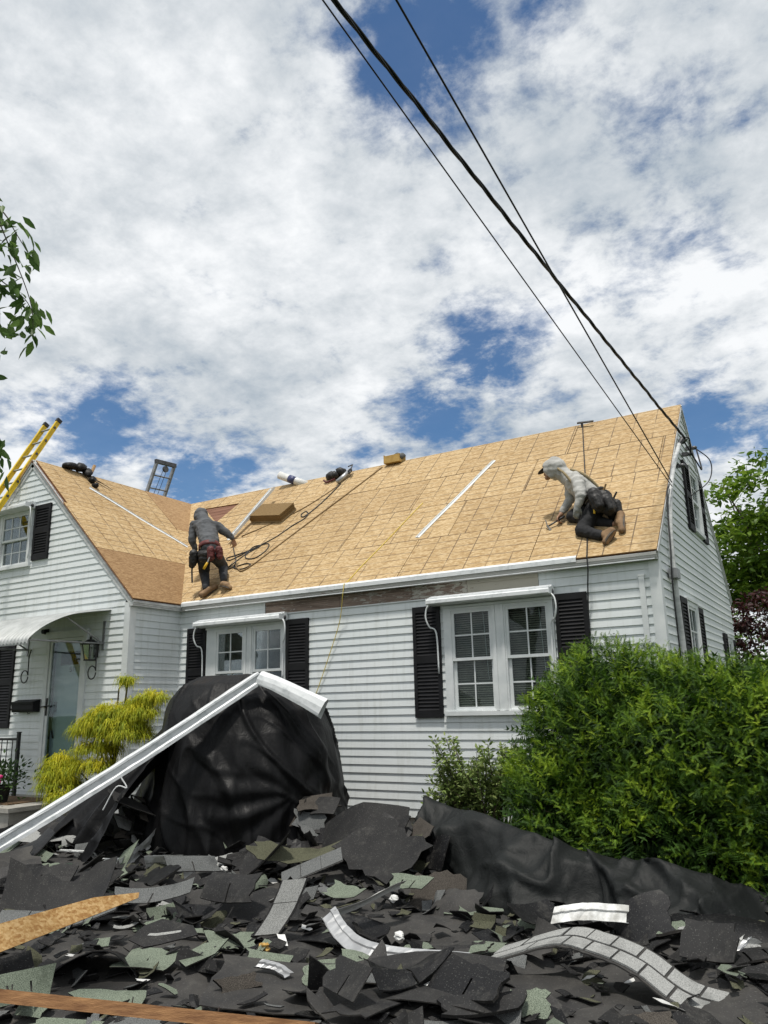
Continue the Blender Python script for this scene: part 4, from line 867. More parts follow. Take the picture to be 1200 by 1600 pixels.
for (x, y, z) in ((-1.09, -2.12, 0.80), (-1.12, -2.12, 0.735), (-1.38, -2.15, 0.90), (-1.34, -2.18, 0.70)):
    q = MB()
    for k in range(9):
        a_ = k * 0.7; R_ = Matrix.Rotation(a_, 3, 'Z') @ Matrix.Rotation(0.9, 3, 'Y'); q.ell(Vector((x, y, z)) + R_ @ Vector((0, 0, 0.022)), (0.026, 0.010, 0.036), R_, 6, 4)
    q.build('blossom', 'petal_pink', pf, True)

# --- trees
def tree(name, loc, label, crown, nl, lsize, mat, limbs, clump=0.42, dense=60, group=None, tonebias=0.0):
    root = empty(name, loc, label, 'tree', group); O = []; A = []; T = []
    ncl = max(1, nl // dense)
    for _ in range(ncl):
        c0, r0 = random.choice(crown); d = Vector((random.gauss(0, 1), random.gauss(0, 1), random.gauss(0.15, 1))).normalized(); rr = random.uniform(0.45, 1.0) ** 0.6
        cc = Vector((c0[0] + d.x * r0[0] * rr, c0[1] + d.y * r0[1] * rr, c0[2] + d.z * r0[2] * rr)); t0 = random.gauss(0.48, 0.17) + tonebias
        for _k in range(dense):
            p = Vector((random.gauss(0, 1) * clump * 0.55, random.gauss(0, 1) * clump * 0.55, random.gauss(0, 1) * clump * 0.24)); O.append(cc + p); A.append(Vector((random.gauss(0, 1), random.gauss(0, 1), random.gauss(-0.25, 0.5))).normalized()); T.append(t0 + random.gauss(0, 0.14) + p.z * 0.5)
    O = np.array(O); A = np.array(A); a, b_, c_ = frames(A, None, 0.55)
    inst_mesh('crown', LEAF, LEAFF, O, a, b_, c_, lsize * rng.uniform(0.7, 1.3, len(O)), np.array(T), mat, root)
    q = MB()
    for pts, r0, r1 in limbs:
        P = catmull(pts, 5); n = len(P); q.tube(P, [r0 + (r1 - r0) * i / (n - 1) for i in range(n)], 8)
    q.build('trunk', 'bark', root, True); return root
def limbs(base, crown, r, n, fork=0.45, zf=2.2):
    L_ = [([base, (base[0] + .05, base[1], zf * 0.5), (base[0] - .02, base[1] + .05, zf)], r, r * 0.75)]
    for _ in range(n):
        c0, r0 = random.choice(crown); d = Vector((random.uniform(-.6, .6), random.uniform(-.6, .6), random.uniform(-.5, .5)))
        t = Vector((c0[0] + d.x * r0[0], c0[1] + d.y * r0[1], c0[2] + d.z * r0[2])); s0 = Vector((base[0] - .02, base[1] + .05, zf * random.uniform(0.75, 1.0))); md = s0.lerp(t, 0.5) + Vector((random.uniform(-.2, .2), random.uniform(-.2, .2), 0.1))
        L_.append(([s0, md, t], r * random.uniform(0.3, 0.55), 0.012))
    return L_
crA = [((7.6, 12.5, 6.4), (1.8, 1.9, 1.1)), ((7.2, 12.5, 5.4), (1.6, 1.7, 0.9)), ((9.2, 12.6, 5.8), (2.0, 2.0, 1.7)), ((7.0, 12.4, 4.4), (1.1, 1.2, 0.45)), ((8.6, 12.6, 4.0), (1.6, 1.2, 0.5))]
tree('leafy_tree', (8.3, 13.0, 0), 'tall bright green leafy tree behind the right gable', crA, 14500, 0.18, 'tree_green', limbs((8.0, 13.0, 0), crA, 0.20, 22), 0.46, 64, tonebias=0.10)
crB = [((10.3, 17.5, 3.6), (3.0, 2.0, 2.6)), ((7.4, 18.5, 3.4), (2.2, 1.8, 2.4)), ((13.0, 19.0, 4.0), (3.5, 2.0, 3.0))]
tree('leafy_tree', (9.3, 17.8, 0), 'darker green tree low behind the tall leafy tree', crB, 9000, 0.18, 'tree_green', limbs((9.3, 17.8, 0), crB, 0.18, 14), 0.55, 60, tonebias=-0.12)
crM = [((7.55, 7.9, 2.85), (0.85, 0.8, 0.9)), ((8.6, 7.9, 2.8), (1.0, 0.9, 0.95)), ((8.1, 7.7, 1.7), (1.2, .8, .7))]
tree('red_maple', (8.1, 7.9, 0), 'dark red leaved maple beyond the far corner of the right gable', crM, 9000, 0.10, 'maple_red', limbs((8.1, 7.9, 0), crM, 0.09, 14, zf=1.4), 0.26, 60)
# drooping branch from a tree standing left of the frame
ch = empty('cherry_tree', (2.6, -8.0, 0), 'tree branch with drooping dark green leaves at the upper left edge', 'tree'); O = []; A = []; T = []; q = MB()
tr_ = catmull([(2.6, -8.0, 0), (2.65, -7.95, 1.6), (2.9, -7.8, 3.2), (3.6, -7.4, 4.5), (4.6, -7.0, 4.9), (5.05, -6.85, 4.75)], 6); q.tube(tr_, [0.13 - 0.118 * i / (len(tr_) - 1) for i in range(len(tr_))], 9)
for k in range(4): q.tube(catmull([(2.9, -7.8, 3.2), (2.4 - .3 * k, -8.2 + .5 * k, 4.4), (1.8 - .5 * k, -8.6 + .9 * k, 5.2)], 5), [0.07 - 0.01 * i / 2 for i in range(11)], 7)
TW = [[(5.05, -6.85, 4.75), (5.30, -6.78, 4.42), (5.40, -6.70, 4.15), (5.45, -6.55, 3.82), (5.44, -6.50, 3.62)], [(5.0, -6.85, 4.70), (5.22, -6.78, 4.40), (5.32, -6.72, 4.12), (5.30, -6.62, 3.74), (5.25, -6.58, 3.46)], [(4.9, -6.9, 4.7), (5.10, -6.82, 4.36), (5.20, -6.75, 4.05), (5.18, -6.64, 3.66), (5.14, -6.60, 3.38)],
      [(5.05, -6.86, 4.66), (5.33, -6.70, 4.34), (5.40, -6.64, 4.20), (5.44, -6.55, 4.06)], [(4.95, -6.9, 4.6), (5.14, -6.76, 4.28), (5.25, -6.66, 4.0), (5.36, -6.52, 3.86), (5.40, -6.48, 3.74)], [(4.8, -6.9, 4.7), (5.0, -6.85, 4.3), (5.08, -6.8, 3.9), (5.06, -6.78, 3.55), (5.02, -6.76, 3.45)], [(4.7, -6.9, 4.75), (4.85, -6.7, 4.2), (4.95, -6.5, 3.5), (4.99, -6.4, 3.12), (5.0, -6.38, 2.98)], [(4.4, -7.0, 4.85), (4.6, -7.0, 4.2), (4.65, -7.0, 3.6)], [(3.9, -7.2, 4.7), (4.1, -7.3, 4.1), (4.15, -7.35, 3.4)]]
for tw in TW:
    P = catmull(tw, 6); n = len(P); q.tube(P, [0.006 - 0.0045 * i / (n - 1) for i in range(n)], 5)
    for i in range(3, n):
        for _ in range(4):
            if random.random() < 0.30: continue
            p = P[i] + Vector((random.gauss(0, .035), random.gauss(0, .035), random.gauss(0, .03))); d = Vector((random.gauss(0, .55), random.gauss(0, .55), random.uniform(-1.2, -0.25))).normalized(); O.append(p); A.append(d); T.append(random.uniform(0.1, 0.9))
for _ in range(900):
    c0 = random.choice([(2.3, -8.2, 5.0), (3.4, -7.6, 5.2), (1.5, -7.6, 5.2), (3.9, -7.4, 5.0)]); O.append(Vector(c0) + Vector((random.gauss(0, .45), random.gauss(0, .45), random.gauss(0, .3)))); A.append(Vector((random.gauss(0, .7), random.gauss(0, .7), -0.7)).normalized()); T.append(random.uniform(0.1, .9))
a, b_, c_ = frames(np.array(A), None, 0.9); inst_mesh('crown', [(x, y * 0.85, z) for x, y, z in LEAF], LEAFF, np.array(O), a, b_, c_, rng.uniform(0.065, 0.115, len(O)), np.array(T), 'cherry', ch); q.build('trunk', 'bark', ch, True)

# ================================================================== OVERHEAD CABLES
def line_pts(a, b_, n, sag):
    a = Vector(a); b_ = Vector(b_); return [a.lerp(b_, t / n) - Vector((0, 0, sag * 4 * (t / n) * (1 - t / n))) for t in range(n + 1)]
def through(a, p, f): a = Vector(a); return a + (Vector(p) - a) * f
a_ = (L + 0.10, 0.86, 4.16); far = through(a_, (6.905, -5.82, 5.65), 2.3)
q = MB(); q.tube(line_pts(a_, far, 40, 0.0), 0.0055, 6); tag(q.build('overhead_cable', 'cable_black', None, True), 'thinnest overhead cable, leftmost at the top of the sky', 'cable')
a_ = (L + 0.09, 0.92, 4.23); far = through(a_, (7.27, -5.58, 5.65), 2.3)
q = MB(); q.tube(line_pts(a_, far, 40, 0.0), 0.0075, 6); tag(q.build('overhead_cable', 'cable_black', None, True), 'medium smooth overhead cable, rightmost at the top of the sky', 'cable')
a_ = (L + 0.14, 1.97, 5.10); far = through(a_, (7.0, -5.72, 5.68), 2.2)
P = line_pts(a_, far, 420, 0.10); tw = empty('overhead_cable', a_, 'thick twisted overhead service cable running to the gable peak', 'cable')
d_ = (far - Vector(a_)).normalized(); e1 = d_.orthogonal().normalized(); e2 = d_.cross(e1)
for k in range(3):
    q = MB(); pts = []
    for i, p in enumerate(P):
        ph = i * 0.26 + k * 2.094; pts.append(p + (e1 * math.cos(ph) + e2 * math.sin(ph)) * 0.0095 + Vector((0.012 * nz(i * 0.05, 3.0), 0, 0.012 * nz(i * 0.05, 9.0))))
    q.tube(pts, 0.0085, 5); q.build('strand', 'cable_black', tw, True)

# ================================================================== LADDERS
ld_ = empty('extension_ladder', (-3.05, -3.9, 0), 'yellow fibreglass extension ladder leaning on the peak of the front gable', 'ladder')
top = Vector((0, -0.40, 6.80)); bot = Vector((0, -4.02, 0.0)); dr = (top - bot).normalized(); fw = dr.cross(Vector((1, 0, 0))).normalized()
for xs_ in (-3.27, -2.90):
    q = MB(); a_ = Vector((xs_, bot.y, bot.z + .02)); b_ = Vector((xs_, top.y, top.z)); q.bar(a_, b_, 0.028, 0.085, fw); q.bar(a_ + fw * 0.035, b_ + fw * 0.035, 0.045, 0.012, fw); q.bar(a_ - fw * 0.035, b_ - fw * 0.035, 0.045, 0.012, fw); q.build('rail', 'ladder_yellow', ld_)
    q = MB(); q.bar(b_ - dr * 0.01, b_ + dr * 0.06, 0.055, 0.10, fw); q.build('rail_cap', 'rubber', ld_)
    q = MB(); q.bar(a_ - dr * 0.0, a_ + dr * 0.05, 0.07, 0.12, fw); q.build('foot', 'rubber', ld_)
n_ = 22
for i in range(n_):
    p = bot + dr * (7.55 - 0.33 * i)
    if p.z < 0.1: break
    q = MB(); q.tube([Vector((-3.29, p.y, p.z)), Vector((-2.88, p.y, p.z))], 0.017, 8); q.build('rung', 'bare_metal', ld_)
    q = MB()
    for xs_ in (-3.292, -2.878): q.tube([Vector((xs_ - .004, p.y, p.z)), Vector((xs_ + .004, p.y, p.z))], 0.024, 8)
    q.build('rung_bolt', 'dark_metal', ld_)
hl = empty('hoist_ladder', (-4.9, 3.35, 3.2), 'grey metal hoist ladder sticking up behind the wing ridge', 'ladder')
T0 = [Vector((-4.2, 3.16, 7.20)), Vector((-4.2, 3.70, 7.24))]; B0 = [Vector((-5.35, 2.80, 3.3)), Vector((-5.35, 3.34, 3.3))]
for t_, b_ in zip(T0, B0): q = MB(); q.bar(b_, t_, 0.05, 0.075, (1, 0, .2)); q.build('rail', 'grey_metal', hl)
for i in range(12):
    f = 1 - i * 0.075; q = MB(); q.tube([B0[0].lerp(T0[0], f), B0[1].lerp(T0[1], f)], 0.018, 8); q.build('rung', 'grey_metal', hl)
q = MB(); q.bar(T0[0] + Vector((0, -.04, 0.02)), T0[1] + Vector((0, .04, 0.02)), 0.07, 0.09); q.build('head_bar', 'dark_metal', hl)
mid = (T0[0] + T0[1]) / 2; q = MB(); q.tube([mid + Vector((-.02, 0, -0.12)), mid + Vector((.03, 0, -0.12))], 0.075, 14); q.build('pulley', 'dark_metal', hl)
q = MB(); q.tube([mid + Vector((0, -.05, -0.12)), mid + Vector((-.4, -.25, -1.4))], 0.006, 5); q.tube([mid + Vector((0, .05, -0.12)), mid + Vector((-.4, -.12, -1.4))], 0.006, 5); q.build('hoist_rope', 'cable_black', hl)

# ================================================================== THINGS LYING ON THE ROOF
def uv_m(x, y): return x, (y + OH) / c1_
def MP(x, y, h=0.0): return PM(x, (y + OH) / c1_, h)
def flash_strip(P, pts, w, mat, label, cat='metal strip', h=0.004, lift_end=0.0):
    """folded L-shaped metal strip along two points on a roof plane"""
    (u0, v0), (u1, v1) = pts; d = Vector((u1 - u0, v1 - v0)).normalized(); s_ = Vector((-d.y, d.x)) * w / 2; q = MB(); n = 10; rows = []
    for i in range(n + 1):
        t = i / n; u = u0 + (u1 - u0) * t; v = v0 + (v1 - v0) * t; e = h + lift_end * t * t + 0.004 * math.sin(t * 9)
        rows.append([P(u + s_.x, v + s_.y, e), P(u + s_.x * 0.1, v + s_.y * 0.1, e + 0.004), P(u, v, e + 0.018), P(u - s_.x * 0.1, v - s_.y * 0.1, e + 0.004), P(u - s_.x, v - s_.y, e)])
    k = len(rows[0])
    for r_ in rows: q.v += [tuple(p) for p in r_]
    q.v += [tuple(Vector(p) - Vector((0, 0, 0.003))) for r_ in rows for p in r_]; b0 = (n + 1) * k
    for i in range(n):
        for j in range(k - 1): a = i * k + j; q.f.append((a, a + 1, a + k + 1, a + k)); q.f.append((b0 + a, b0 + a + k, b0 + a + k + 1, b0 + a + 1)); q.m += [0, 0]
    for i in range(n):
        for j in (0, k - 1): a = i * k + j; q.f.append((a, a + k, b0 + a + k, b0 + a)); q.m.append(0)
    return tag(q.build('flashing_strip', mat), label, cat)
flash_strip(PM, (uv_m(3.914, 0.638), uv_m(4.512, 2.168)), 0.078, 'white_trim', 'pale metal drip edge strip lying up the middle of the main roof')
flash_strip(PW, ((-0.146, (OH + 2.218) / c2_), (1.40, (OH + 1.17) / c2_)), 0.085, 'white_metal', 'long white metal strip lying down the wing roof to the valley')
q = MB(); a_ = MP(-0.10, 1.20, 0.06); b_ = MP(0.07, 2.28, 0.22); q.bar(a_, b_, 0.085, 0.006, n1_); q.bar(a_ + Vector((0.042, 0, 0.02)), b_ + Vector((0.042, 0, .02)), 0.005, 0.05, n1_); q.bar(a_ - Vector((0.042, 0, -0.012)), b_ - Vector((0.042, 0, -.012)), 0.005, 0.03, n1_)
tag(q.build('flashing_strip', 'white_metal'), 'white metal channel held by the grey-hooded worker, propped on the shingle bundle', 'metal strip')
# shingle bundle: stacked strips
sb = empty('shingle_bundle', MP(0.40, 1.72), 'brown shingle bundle lying on the roof near the valley', 'shingle bundle')
U_ = (MP(0.86, 1.75) - MP(0.10, 1.88)).normalized(); V_ = n1_.cross(U_).normalized(); cc = MP(0.42, 1.74, 0)
for i in range(6):
    q = MB(); j = Vector((random.uniform(-.012, .012), 0, 0)); q.obox(cc + j + n1_ * (0.020 + 0.024 * i), U_ * 0.42, V_ * 0.20, n1_ * 0.0115); q.build('shingle', 'bundle_edge' if i == 0 else 'bundle_brown', sb)
# hoses and ropes over the roof
def lay(pts, h, sub=7): return catmull([MP(x, y, h + 0.004 * nz(x * 9, y * 9)) for x, y in pts], sub)
q = MB(); q.tube(lay([(-0.05, 1.20), (0.24, 0.93), (0.50, 0.69), (0.58, 0.55), (0.80, 0.49), (0.93, 0.55), (0.80, 0.60), (0.60, 0.56), (0.44, 0.54), (0.50, 0.69), (0.58, 0.83), (0.62, 0.98), (0.77, 0.98), (0.61, 0.83), (0.68, 0.73), (0.89, 0.70), (1.00, 0.84), (0.94, 0.99), (0.78, 1.0), (0.57, 0.88), (0.33, 0.74), (0.20, 0.80), (0.36, 0.84), (0.62, 0.92), (0.80, 1.03), (0.97, 1.16), (1.12, 1.37), (1.26, 1.50), (1.27, 1.62), (1.16, 1.71), (1.11, 1.64), (1.22, 1.57), (1.33, 1.75), (1.41, 2.03), (1.46, 2.35)], 0.010), 0.0095, 7); tag(q.build('air_hose', 'rubber', None, True), 'black air hose coiled on the roof and running up to the ridge', 'hose')
q = MB(); q.tube(lay([(0.55, 0.62), (0.72, 0.50), (0.92, 0.475), (1.25, 1.02), (1.60, 1.62), (1.92, 2.16), (2.18, 2.62)], 0.010), 0.012, 7); tag(q.build('rope', 'rope_tan', None, True), 'tan rope running straight up the roof to the ridge', 'rope')
q = MB(); q.tube(lay([(0.05, 1.32), (0.5, 1.52), (0.95, 1.76), (1.25, 2.06), (1.42, 2.30)], 0.008), 0.009, 7); tag(q.build('rope', 'rope_tan', None, True), 'thinner tan rope slung past the shingle bundle', 'rope')
q = MB(); q.tube(lay([(3.62, 1.4), (3.50, 1.0), (3.383, 0.605), (3.25, 0.2), (3.176, -0.085)], 0.006) + catmull([(3.17, -0.122, 3.25), (3.16, -0.14, 3.10), (3.05, -0.06, 2.75), (2.86, -0.045, 2.3), (2.66, -0.04, 1.85), (2.55, -0.05, 1.62)], 6), 0.0055, 6); tag(q.build('rope', 'rope_yellow', None, True), 'thin yellow rope hanging over the eave down the front wall', 'rope')
q = MB(); q.tube(lay([(5.83, 2.66), (6.0, 2.0), (6.25, 1.05), (6.40, 0.45), (6.48, 0.098), (6.52, -0.09)], 0.012) + catmull([(6.525, -0.128, 3.25), (6.53, -0.14, 3.1), (6.50, -0.10, 2.9), (6.47, -0.06, 2.6), (6.47, -0.06, 2.35)], 5), 0.0085, 7); tag(q.build('lifeline', 'cable_black', None, True), 'black safety lifeline running from the ridge past the kneeling worker', 'rope')
an = empty('roof_anchor', MP(5.83, 2.68), 'black hook-shaped anchor at the top of the safety lifeline', 'anchor')
q = MB(); q.tube([MP(5.83, 2.62, 0.0), MP(5.83, 2.66, 0.06)], 0.02, 8); q.build('stem', 'dark_metal', an); q = MB(); q.bar(MP(5.76, 2.66, 0.065), MP(6.02, 2.62, 0.065), 0.035, 0.022, n1_); q.build('bar', 'dark_metal', an)
# underlayment roll standing out over the ridge
rr = empty('underlayment_roll', (0.05, 2.66, 5.9), 'white wrapped underlayment roll sticking up over the ridge', 'roll'); d0 = Vector((0.20, 2.63, 5.88)); d1 = Vector((-0.12, 2.56, 6.03)); ax = (d1 - d0).normalized()
q = MB(); q.tube([d0 - ax * 0.35, d0, d1], [0.075, 0.077, 0.077], 20); q.build('wrapper', 'wrap_white', rr, True)
q = MB(); q.tube([d1 + ax * 0.0005, d1 + ax * 0.006], 0.036, 16); q.build('core', 'rubber', rr); q = MB(); q.tube([d0 - ax * 0.02, d0 + ax * 0.13], 0.0785, 20); q.build('printed_band', 'wrap_blue', rr, True)
# tool bag / jacket, nailer, nail box
def lumps(name, spec, mat, parent, smooth=True):
    q = MB()
    for c, r, e in spec: q.ell(c, r, Matrix.Rotation(e, 3, 'Z') @ Matrix.Rotation(e * 0.7, 3, 'X'), 10, 6)
    for i, v in enumerate(q.v): q.v[i] = tuple(Vector(v) + Vector((nz(v[0] * 14, v[1] * 14, v[2] * 14), nz(v[0] * 14 + 5, v[1] * 14, v[2] * 14), nz(v[0] * 14, v[1] * 14 + 5, v[2] * 14))) * 0.03)
    return q.build(name, mat, parent, smooth)
tb = empty('tool_pouch', MP(1.25, 2.62), 'crumpled black tool pouch lying on the ridge beside the nailer', 'tool pouch')
lumps('pouch', [((1.10, 2.58, 5.80), (0.13, 0.10, 0.09), 0.3), ((1.30, 2.62, 5.86), (0.12, 0.09, 0.08), 1.2), ((1.20, 2.55, 5.78), (0.14, 0.09, 0.07), 2.0)], 'leather_black', tb); q = MB(); q.tube(catmull([MP(1.0, 2.5, .05), MP(1.1, 2.45, .03), MP(1.25, 2.5, .04)], 5), 0.02, 6); q.build('strap', 'leather_red', tb)
ng = empty('nail_gun', MP(1.47, 2.5), 'silver nail gun on the ridge at the end of the hose', 'nail gun')
q = MB(); q.tube([MP(1.40, 2.36, 0.05), MP(1.52, 2.62, 0.07)], 0.042, 12); q.build('barrel', 'bare_metal', ng, True); q = MB(); q.bar(MP(1.49, 2.56, 0.06), MP(1.60, 2.56, 0.12), 0.04, 0.05); q.build('handle', 'rubber', ng); q = MB(); q.tube([MP(1.60, 2.50, 0.10), MP(1.56, 2.68, 0.14), MP(1.47, 2.66, 0.13)], 0.012, 6); q.build('guard', 'dark_metal', ng)
nb_ = empty('nail_box', (2.45, 2.68, 5.80), 'open yellow nail carton sitting on the ridge', 'box'); cc = Vector((2.42, 2.66, 5.93))
q = MB(); q.box((2.24, 2.56, 5.83), (2.56, 2.80, 5.845)); q.box((2.24, 2.56, 5.845), (2.25, 2.80, 5.985)); q.box((2.25, 2.56, 5.845), (2.56, 2.57, 5.965)); q.box((2.55, 2.57, 5.845), (2.56, 2.80, 5.97)); q.box((2.25, 2.79, 5.845), (2.55, 2.80, 5.98)); q.build('carton', 'carton', nb_)
lumps('nail_coil', [((2.52, 2.66, 5.95), (0.11, 0.09, 0.06), 0.4), ((2.36, 2.67, 5.92), (0.08, 0.08, 0.05), 0.9)], 'granule_grey', nb_)
wb = empty('torn_felt', (-2.55, 0.1, 5.85), 'torn black roofing felt draped over the wing ridge', 'roofing felt')
q = MB(); rows = []
for i in range(15):
    t = i / 14; row = []
    for j in range(5):
        s_ = j / 4 - 0.5; v = (OH + 2.62 - 0.42 * max(0, (t - 0.25)) ** 1.2) / c2_
        u = -0.38 + 0.75 * t + s_ * (0.30 - 0.24 * t); row.append(PW(u, min(v, SL2 - 0.02) - (0.05 if s_ > 0 else 0) * t, 0.03 + 0.10 * max(0, 0.6 - t) * (1 + nz(i * 0.7, j * 1.1)) + 0.012 * nz(i * 1.7, j * 2.3)))
    rows.append(row)
for r_ in rows: q.v += [tuple(p) for p in r_]
for i in range(14):
    for j in range(4): a = i * 5 + j; q.f.append((a, a + 1, a + 6, a + 5)); q.m.append(0)
q.build('sheet', 'felt_black', wb, True)
lumps('wad', [((-2.58, -0.30, 5.92), (0.12, 0.20, 0.06), 0.2), ((-2.58, -0.10, 5.95), (0.11, 0.16, 0.08), 0.5), ((-2.48, 0.0, 5.86), (0.09, 0.14, 0.06), 1.0), ((-2.36, 0.02, 5.70), (0.07, 0.07, 0.06), 1.4), ((-2.25, 0.0, 5.58), (0.06, 0.05, 0.05), 0.4)], 'felt_black', wb); q = MB(); q.tube([(-2.50, 0.08, 5.86), (-2.52, 0.16, 6.04)], 0.03, 8); q.build('handle', 'tool_wood', wb)

# ================================================================== PEOPLE
def capsule(mb, a, ra, b_, rb, n=12):
    a = Vector(a); b_ = Vector(b_); d = b_ - a
    if d.length < 1e-5: d = Vector((0, 0, 1e-4)); b_ = a + d
    dn = d.normalized(); pts = []; rs = []
    for k in (0, 1, 2, 3): t = math.pi / 2 * (1 - k / 3); pts.append(a - dn * ra * math.sin(t)); rs.append(max(ra * math.cos(t), 0.001))
    for k in (0, 1, 2, 3): t = math.pi / 2 * k / 3; pts.append(b_ + dn * rb * math.sin(t)); rs.append(max(rb * math.cos(t), 0.001))
    mb.tube(pts, rs, n)
def remesh(name, caps, ells, voxel, mat, parent, wrinkle=0.0, wsc=14, smooth=6):
    mb = MB()
    for c in caps: capsule(mb, *c)
    for c, r, R_ in ells: mb.ell(c, r, R_, 16, 12)
    me = bpy.data.meshes.new('tmp'); me.from_pydata([tuple(v) for v in mb.v], [], mb.f); ob = bpy.data.objects.new('tmp', me); COL.objects.link(ob)
    md = ob.modifiers.new('r', 'REMESH'); md.mode = 'VOXEL'; md.voxel_size = voxel; sm = ob.modifiers.new('s', 'SMOOTH'); sm.iterations = smooth; sm.factor = 0.5
    dg = bpy.context.evaluated_depsgraph_get(); ev = ob.evaluated_get(dg); m2 = bpy.data.meshes.new_from_object(ev)
    n = len(m2.vertices); co = np.empty(n * 3); m2.vertices.foreach_get('co', co); co = co.reshape(-1, 3); no = np.empty(n * 3); m2.vertices.foreach_get('normal', no); no = no.reshape(-1, 3)
    if wrinkle: 
        w = np.array([nz(p[0] * wsc, p[1] * wsc, p[2] * wsc * 1.6) + 0.6 * nz(p[0] * wsc * 2.1 + 3, p[1] * wsc * 2.1, p[2] * wsc * 2.6) for p in co]); co = co + no * (w * wrinkle)[:, None]
    fs = [tuple(p.vertices) for p in m2.polygons]; bpy.data.objects.remove(ob, do_unlink=True)
    return mesh_obj(name, co, fs, mat, parent, True)
def hand(caps, wrist, palm, curl, across, closed=0.6, s=1.0):
    """palm + five fingers as capsules: palm dir from wrist, fingers bend towards 'curl', spread along 'across'"""
    w = Vector(wrist); p = Vector(palm).normalized(); c = Vector(curl).normalized(); a = Vector(across).normalized(); k = w + p * 0.085 * s
    for i in range(4):
        off = a * (i - 1.5) * 0.021 * s; caps.append((w + p * 0.015 + off * 0.6, 0.014 * s, k + off, 0.012 * s))
        ln = (0.075, 0.085, 0.08, 0.062)[i] * s; m1 = k + off + (p * (1 - closed) + c * closed).normalized() * ln * 0.5; m2_ = m1 + (p * (0.35 - closed) + c).normalized() * ln * 0.45
        caps.append((k + off, 0.0105 * s, m1, 0.0095 * s)); caps.append((m1, 0.0095 * s, m2_, 0.008 * s))
    t0 = w + p * 0.03 - a * 0.032 * s; t1 = t0 + (p * 0.6 - a * 0.6 + c * 0.5).normalized() * 0.045 * s; caps.append((t0, 0.014 * s, t1, 0.011 * s)); caps.append((t1, 0.011 * s, t1 + (p * 0.6 + c * 0.8).normalized() * 0.032 * s, 0.009 * s))
def boot(name, ankle, heel, toe, up, mat, parent, sh=1.0):
    an_, h, t = Vector(ankle), Vector(heel), Vector(toe); u = Vector(up).normalized(); d = (t - h).normalized(); hh = h + d * 0.035; tt = t - d * 0.035; m_ = hh.lerp(tt, 0.55)
    o = remesh(name, [(an_, 0.050 * sh, hh + u * 0.045, 0.050 * sh), (hh + u * 0.04, 0.047 * sh, m_ + u * 0.045, 0.047 * sh), (m_ + u * 0.035, 0.045 * sh, tt + u * 0.028, 0.040 * sh), (an_, 0.05 * sh, m_ + u * 0.06, 0.042 * sh)], [], 0.008, mat, parent, 0.002, 30, 4)
    sd = d.cross(u).normalized(); q = MB(); N = 14; ol = []
    for i in range(N):
        a = 2 * math.pi * i / N; ln = 0.5 * (t - h).length; wd = 0.044 * sh * (1.0 + 0.12 * math.cos(a)); ol.append((h + t) / 2 + d * ln * math.cos(a) * 1.02 + sd * wd * math.sin(a) * (1.0 if abs(math.sin(a)) > .3 else 0.9))
    q.prism(ol, u * 0.022); q.build('boot_sole', 'boot_sole', o)
    return o
# ---- worker in grey hoodie, seen from behind, stooping at the valley
P1 = {k: Vector(v) for k, v in dict(lank=(0.527, -0.020, 3.385), lknee=(0.275, 0.200, 3.746), lhip=(0.440, 0.0, 3.985), rank=(0.775, 0.10, 3.525), rknee=(0.560, 0.320, 3.850), rhip=(0.652, 0.03, 3.965), pelvis=(0.555, 0.01, 4.05), waist=(0.505, 0.05, 4.20), chest=(0.235, 0.25, 4.50), neck=(0.055, 0.37, 4.68), head=(-0.105, 0.45, 4.785),
      ls=(-0.035, 0.255, 4.585), le=(-0.028, 0.20, 4.33), lh=(0.0, 0.25, 4.171), rs=(0.385, 0.32, 4.53), re=(0.541, 0.42, 4.40), rh=(0.600, 0.50, 4.302)).items()}
w1 = empty('person', (0.65, 0.0, 3.33), 'worker in dark grey hooded sweatshirt and red tool belt stooping with back turned', 'person')
p = P1; caps = [(p['pelvis'], .12, p['waist'], .11), (p['waist'], .11, p['chest'], .13), (p['chest'], .12, p['neck'], .06), (p['neck'], .055, p['head'], .07), (p['lhip'], .08, p['lknee'], .055), (p['lknee'], .055, p['lank'], .04), (p['rhip'], .08, p['rknee'], .055), (p['rknee'], .055, p['rank'], .04), (p['ls'], .055, p['le'], .042), (p['le'], .042, p['lh'], .03), (p['rs'], .055, p['re'], .042), (p['re'], .042, p['rh'], .03), (p['chest'], .1, p['ls'], .06), (p['chest'], .1, p['rs'], .06)]
hand(caps, p['lh'], (0.03, 0.02, -1), (0.8, 0.5, -.2), (0.5, -.8, 0), 0.4); hand(caps, p['rh'], (0.02, .35, -0.8), (-0.9, .1, -.5), (0.3, .8, .3), 0.75)
body = remesh('body', caps, [(p['head'] + Vector((-.02, .03, .02)), (.085, .10, .115), Matrix.Rotation(.4, 3, 'Z'))], 0.010, 'skin', w1)
hd = p['head']; remesh('hoodie', [(p['pelvis'] + Vector((0, 0, .06)), .152, p['waist'], .155), (p['waist'], .155, p['chest'], .172), (p['chest'], .165, p['neck'], .10), (p['chest'], .14, p['ls'], .085), (p['chest'], .14, p['rs'], .085), (p['ls'], .082, p['le'], .066), (p['le'], .066, p['lh'] + Vector((0, 0, .03)), .048), (p['rs'], .082, p['re'], .066), (p['re'], .066, p['rh'] + Vector((-.01, -.02, .03)), .048), (p['neck'], .10, hd, .115)],
       [(hd + Vector((-.005, .02, .025)), (.118, .128, .135), Matrix.Rotation(.5, 3, 'Z') @ Matrix.Rotation(-.35, 3, 'X'))], 0.012, 'hoodie_grey', w1, 0.010, 11, 5)
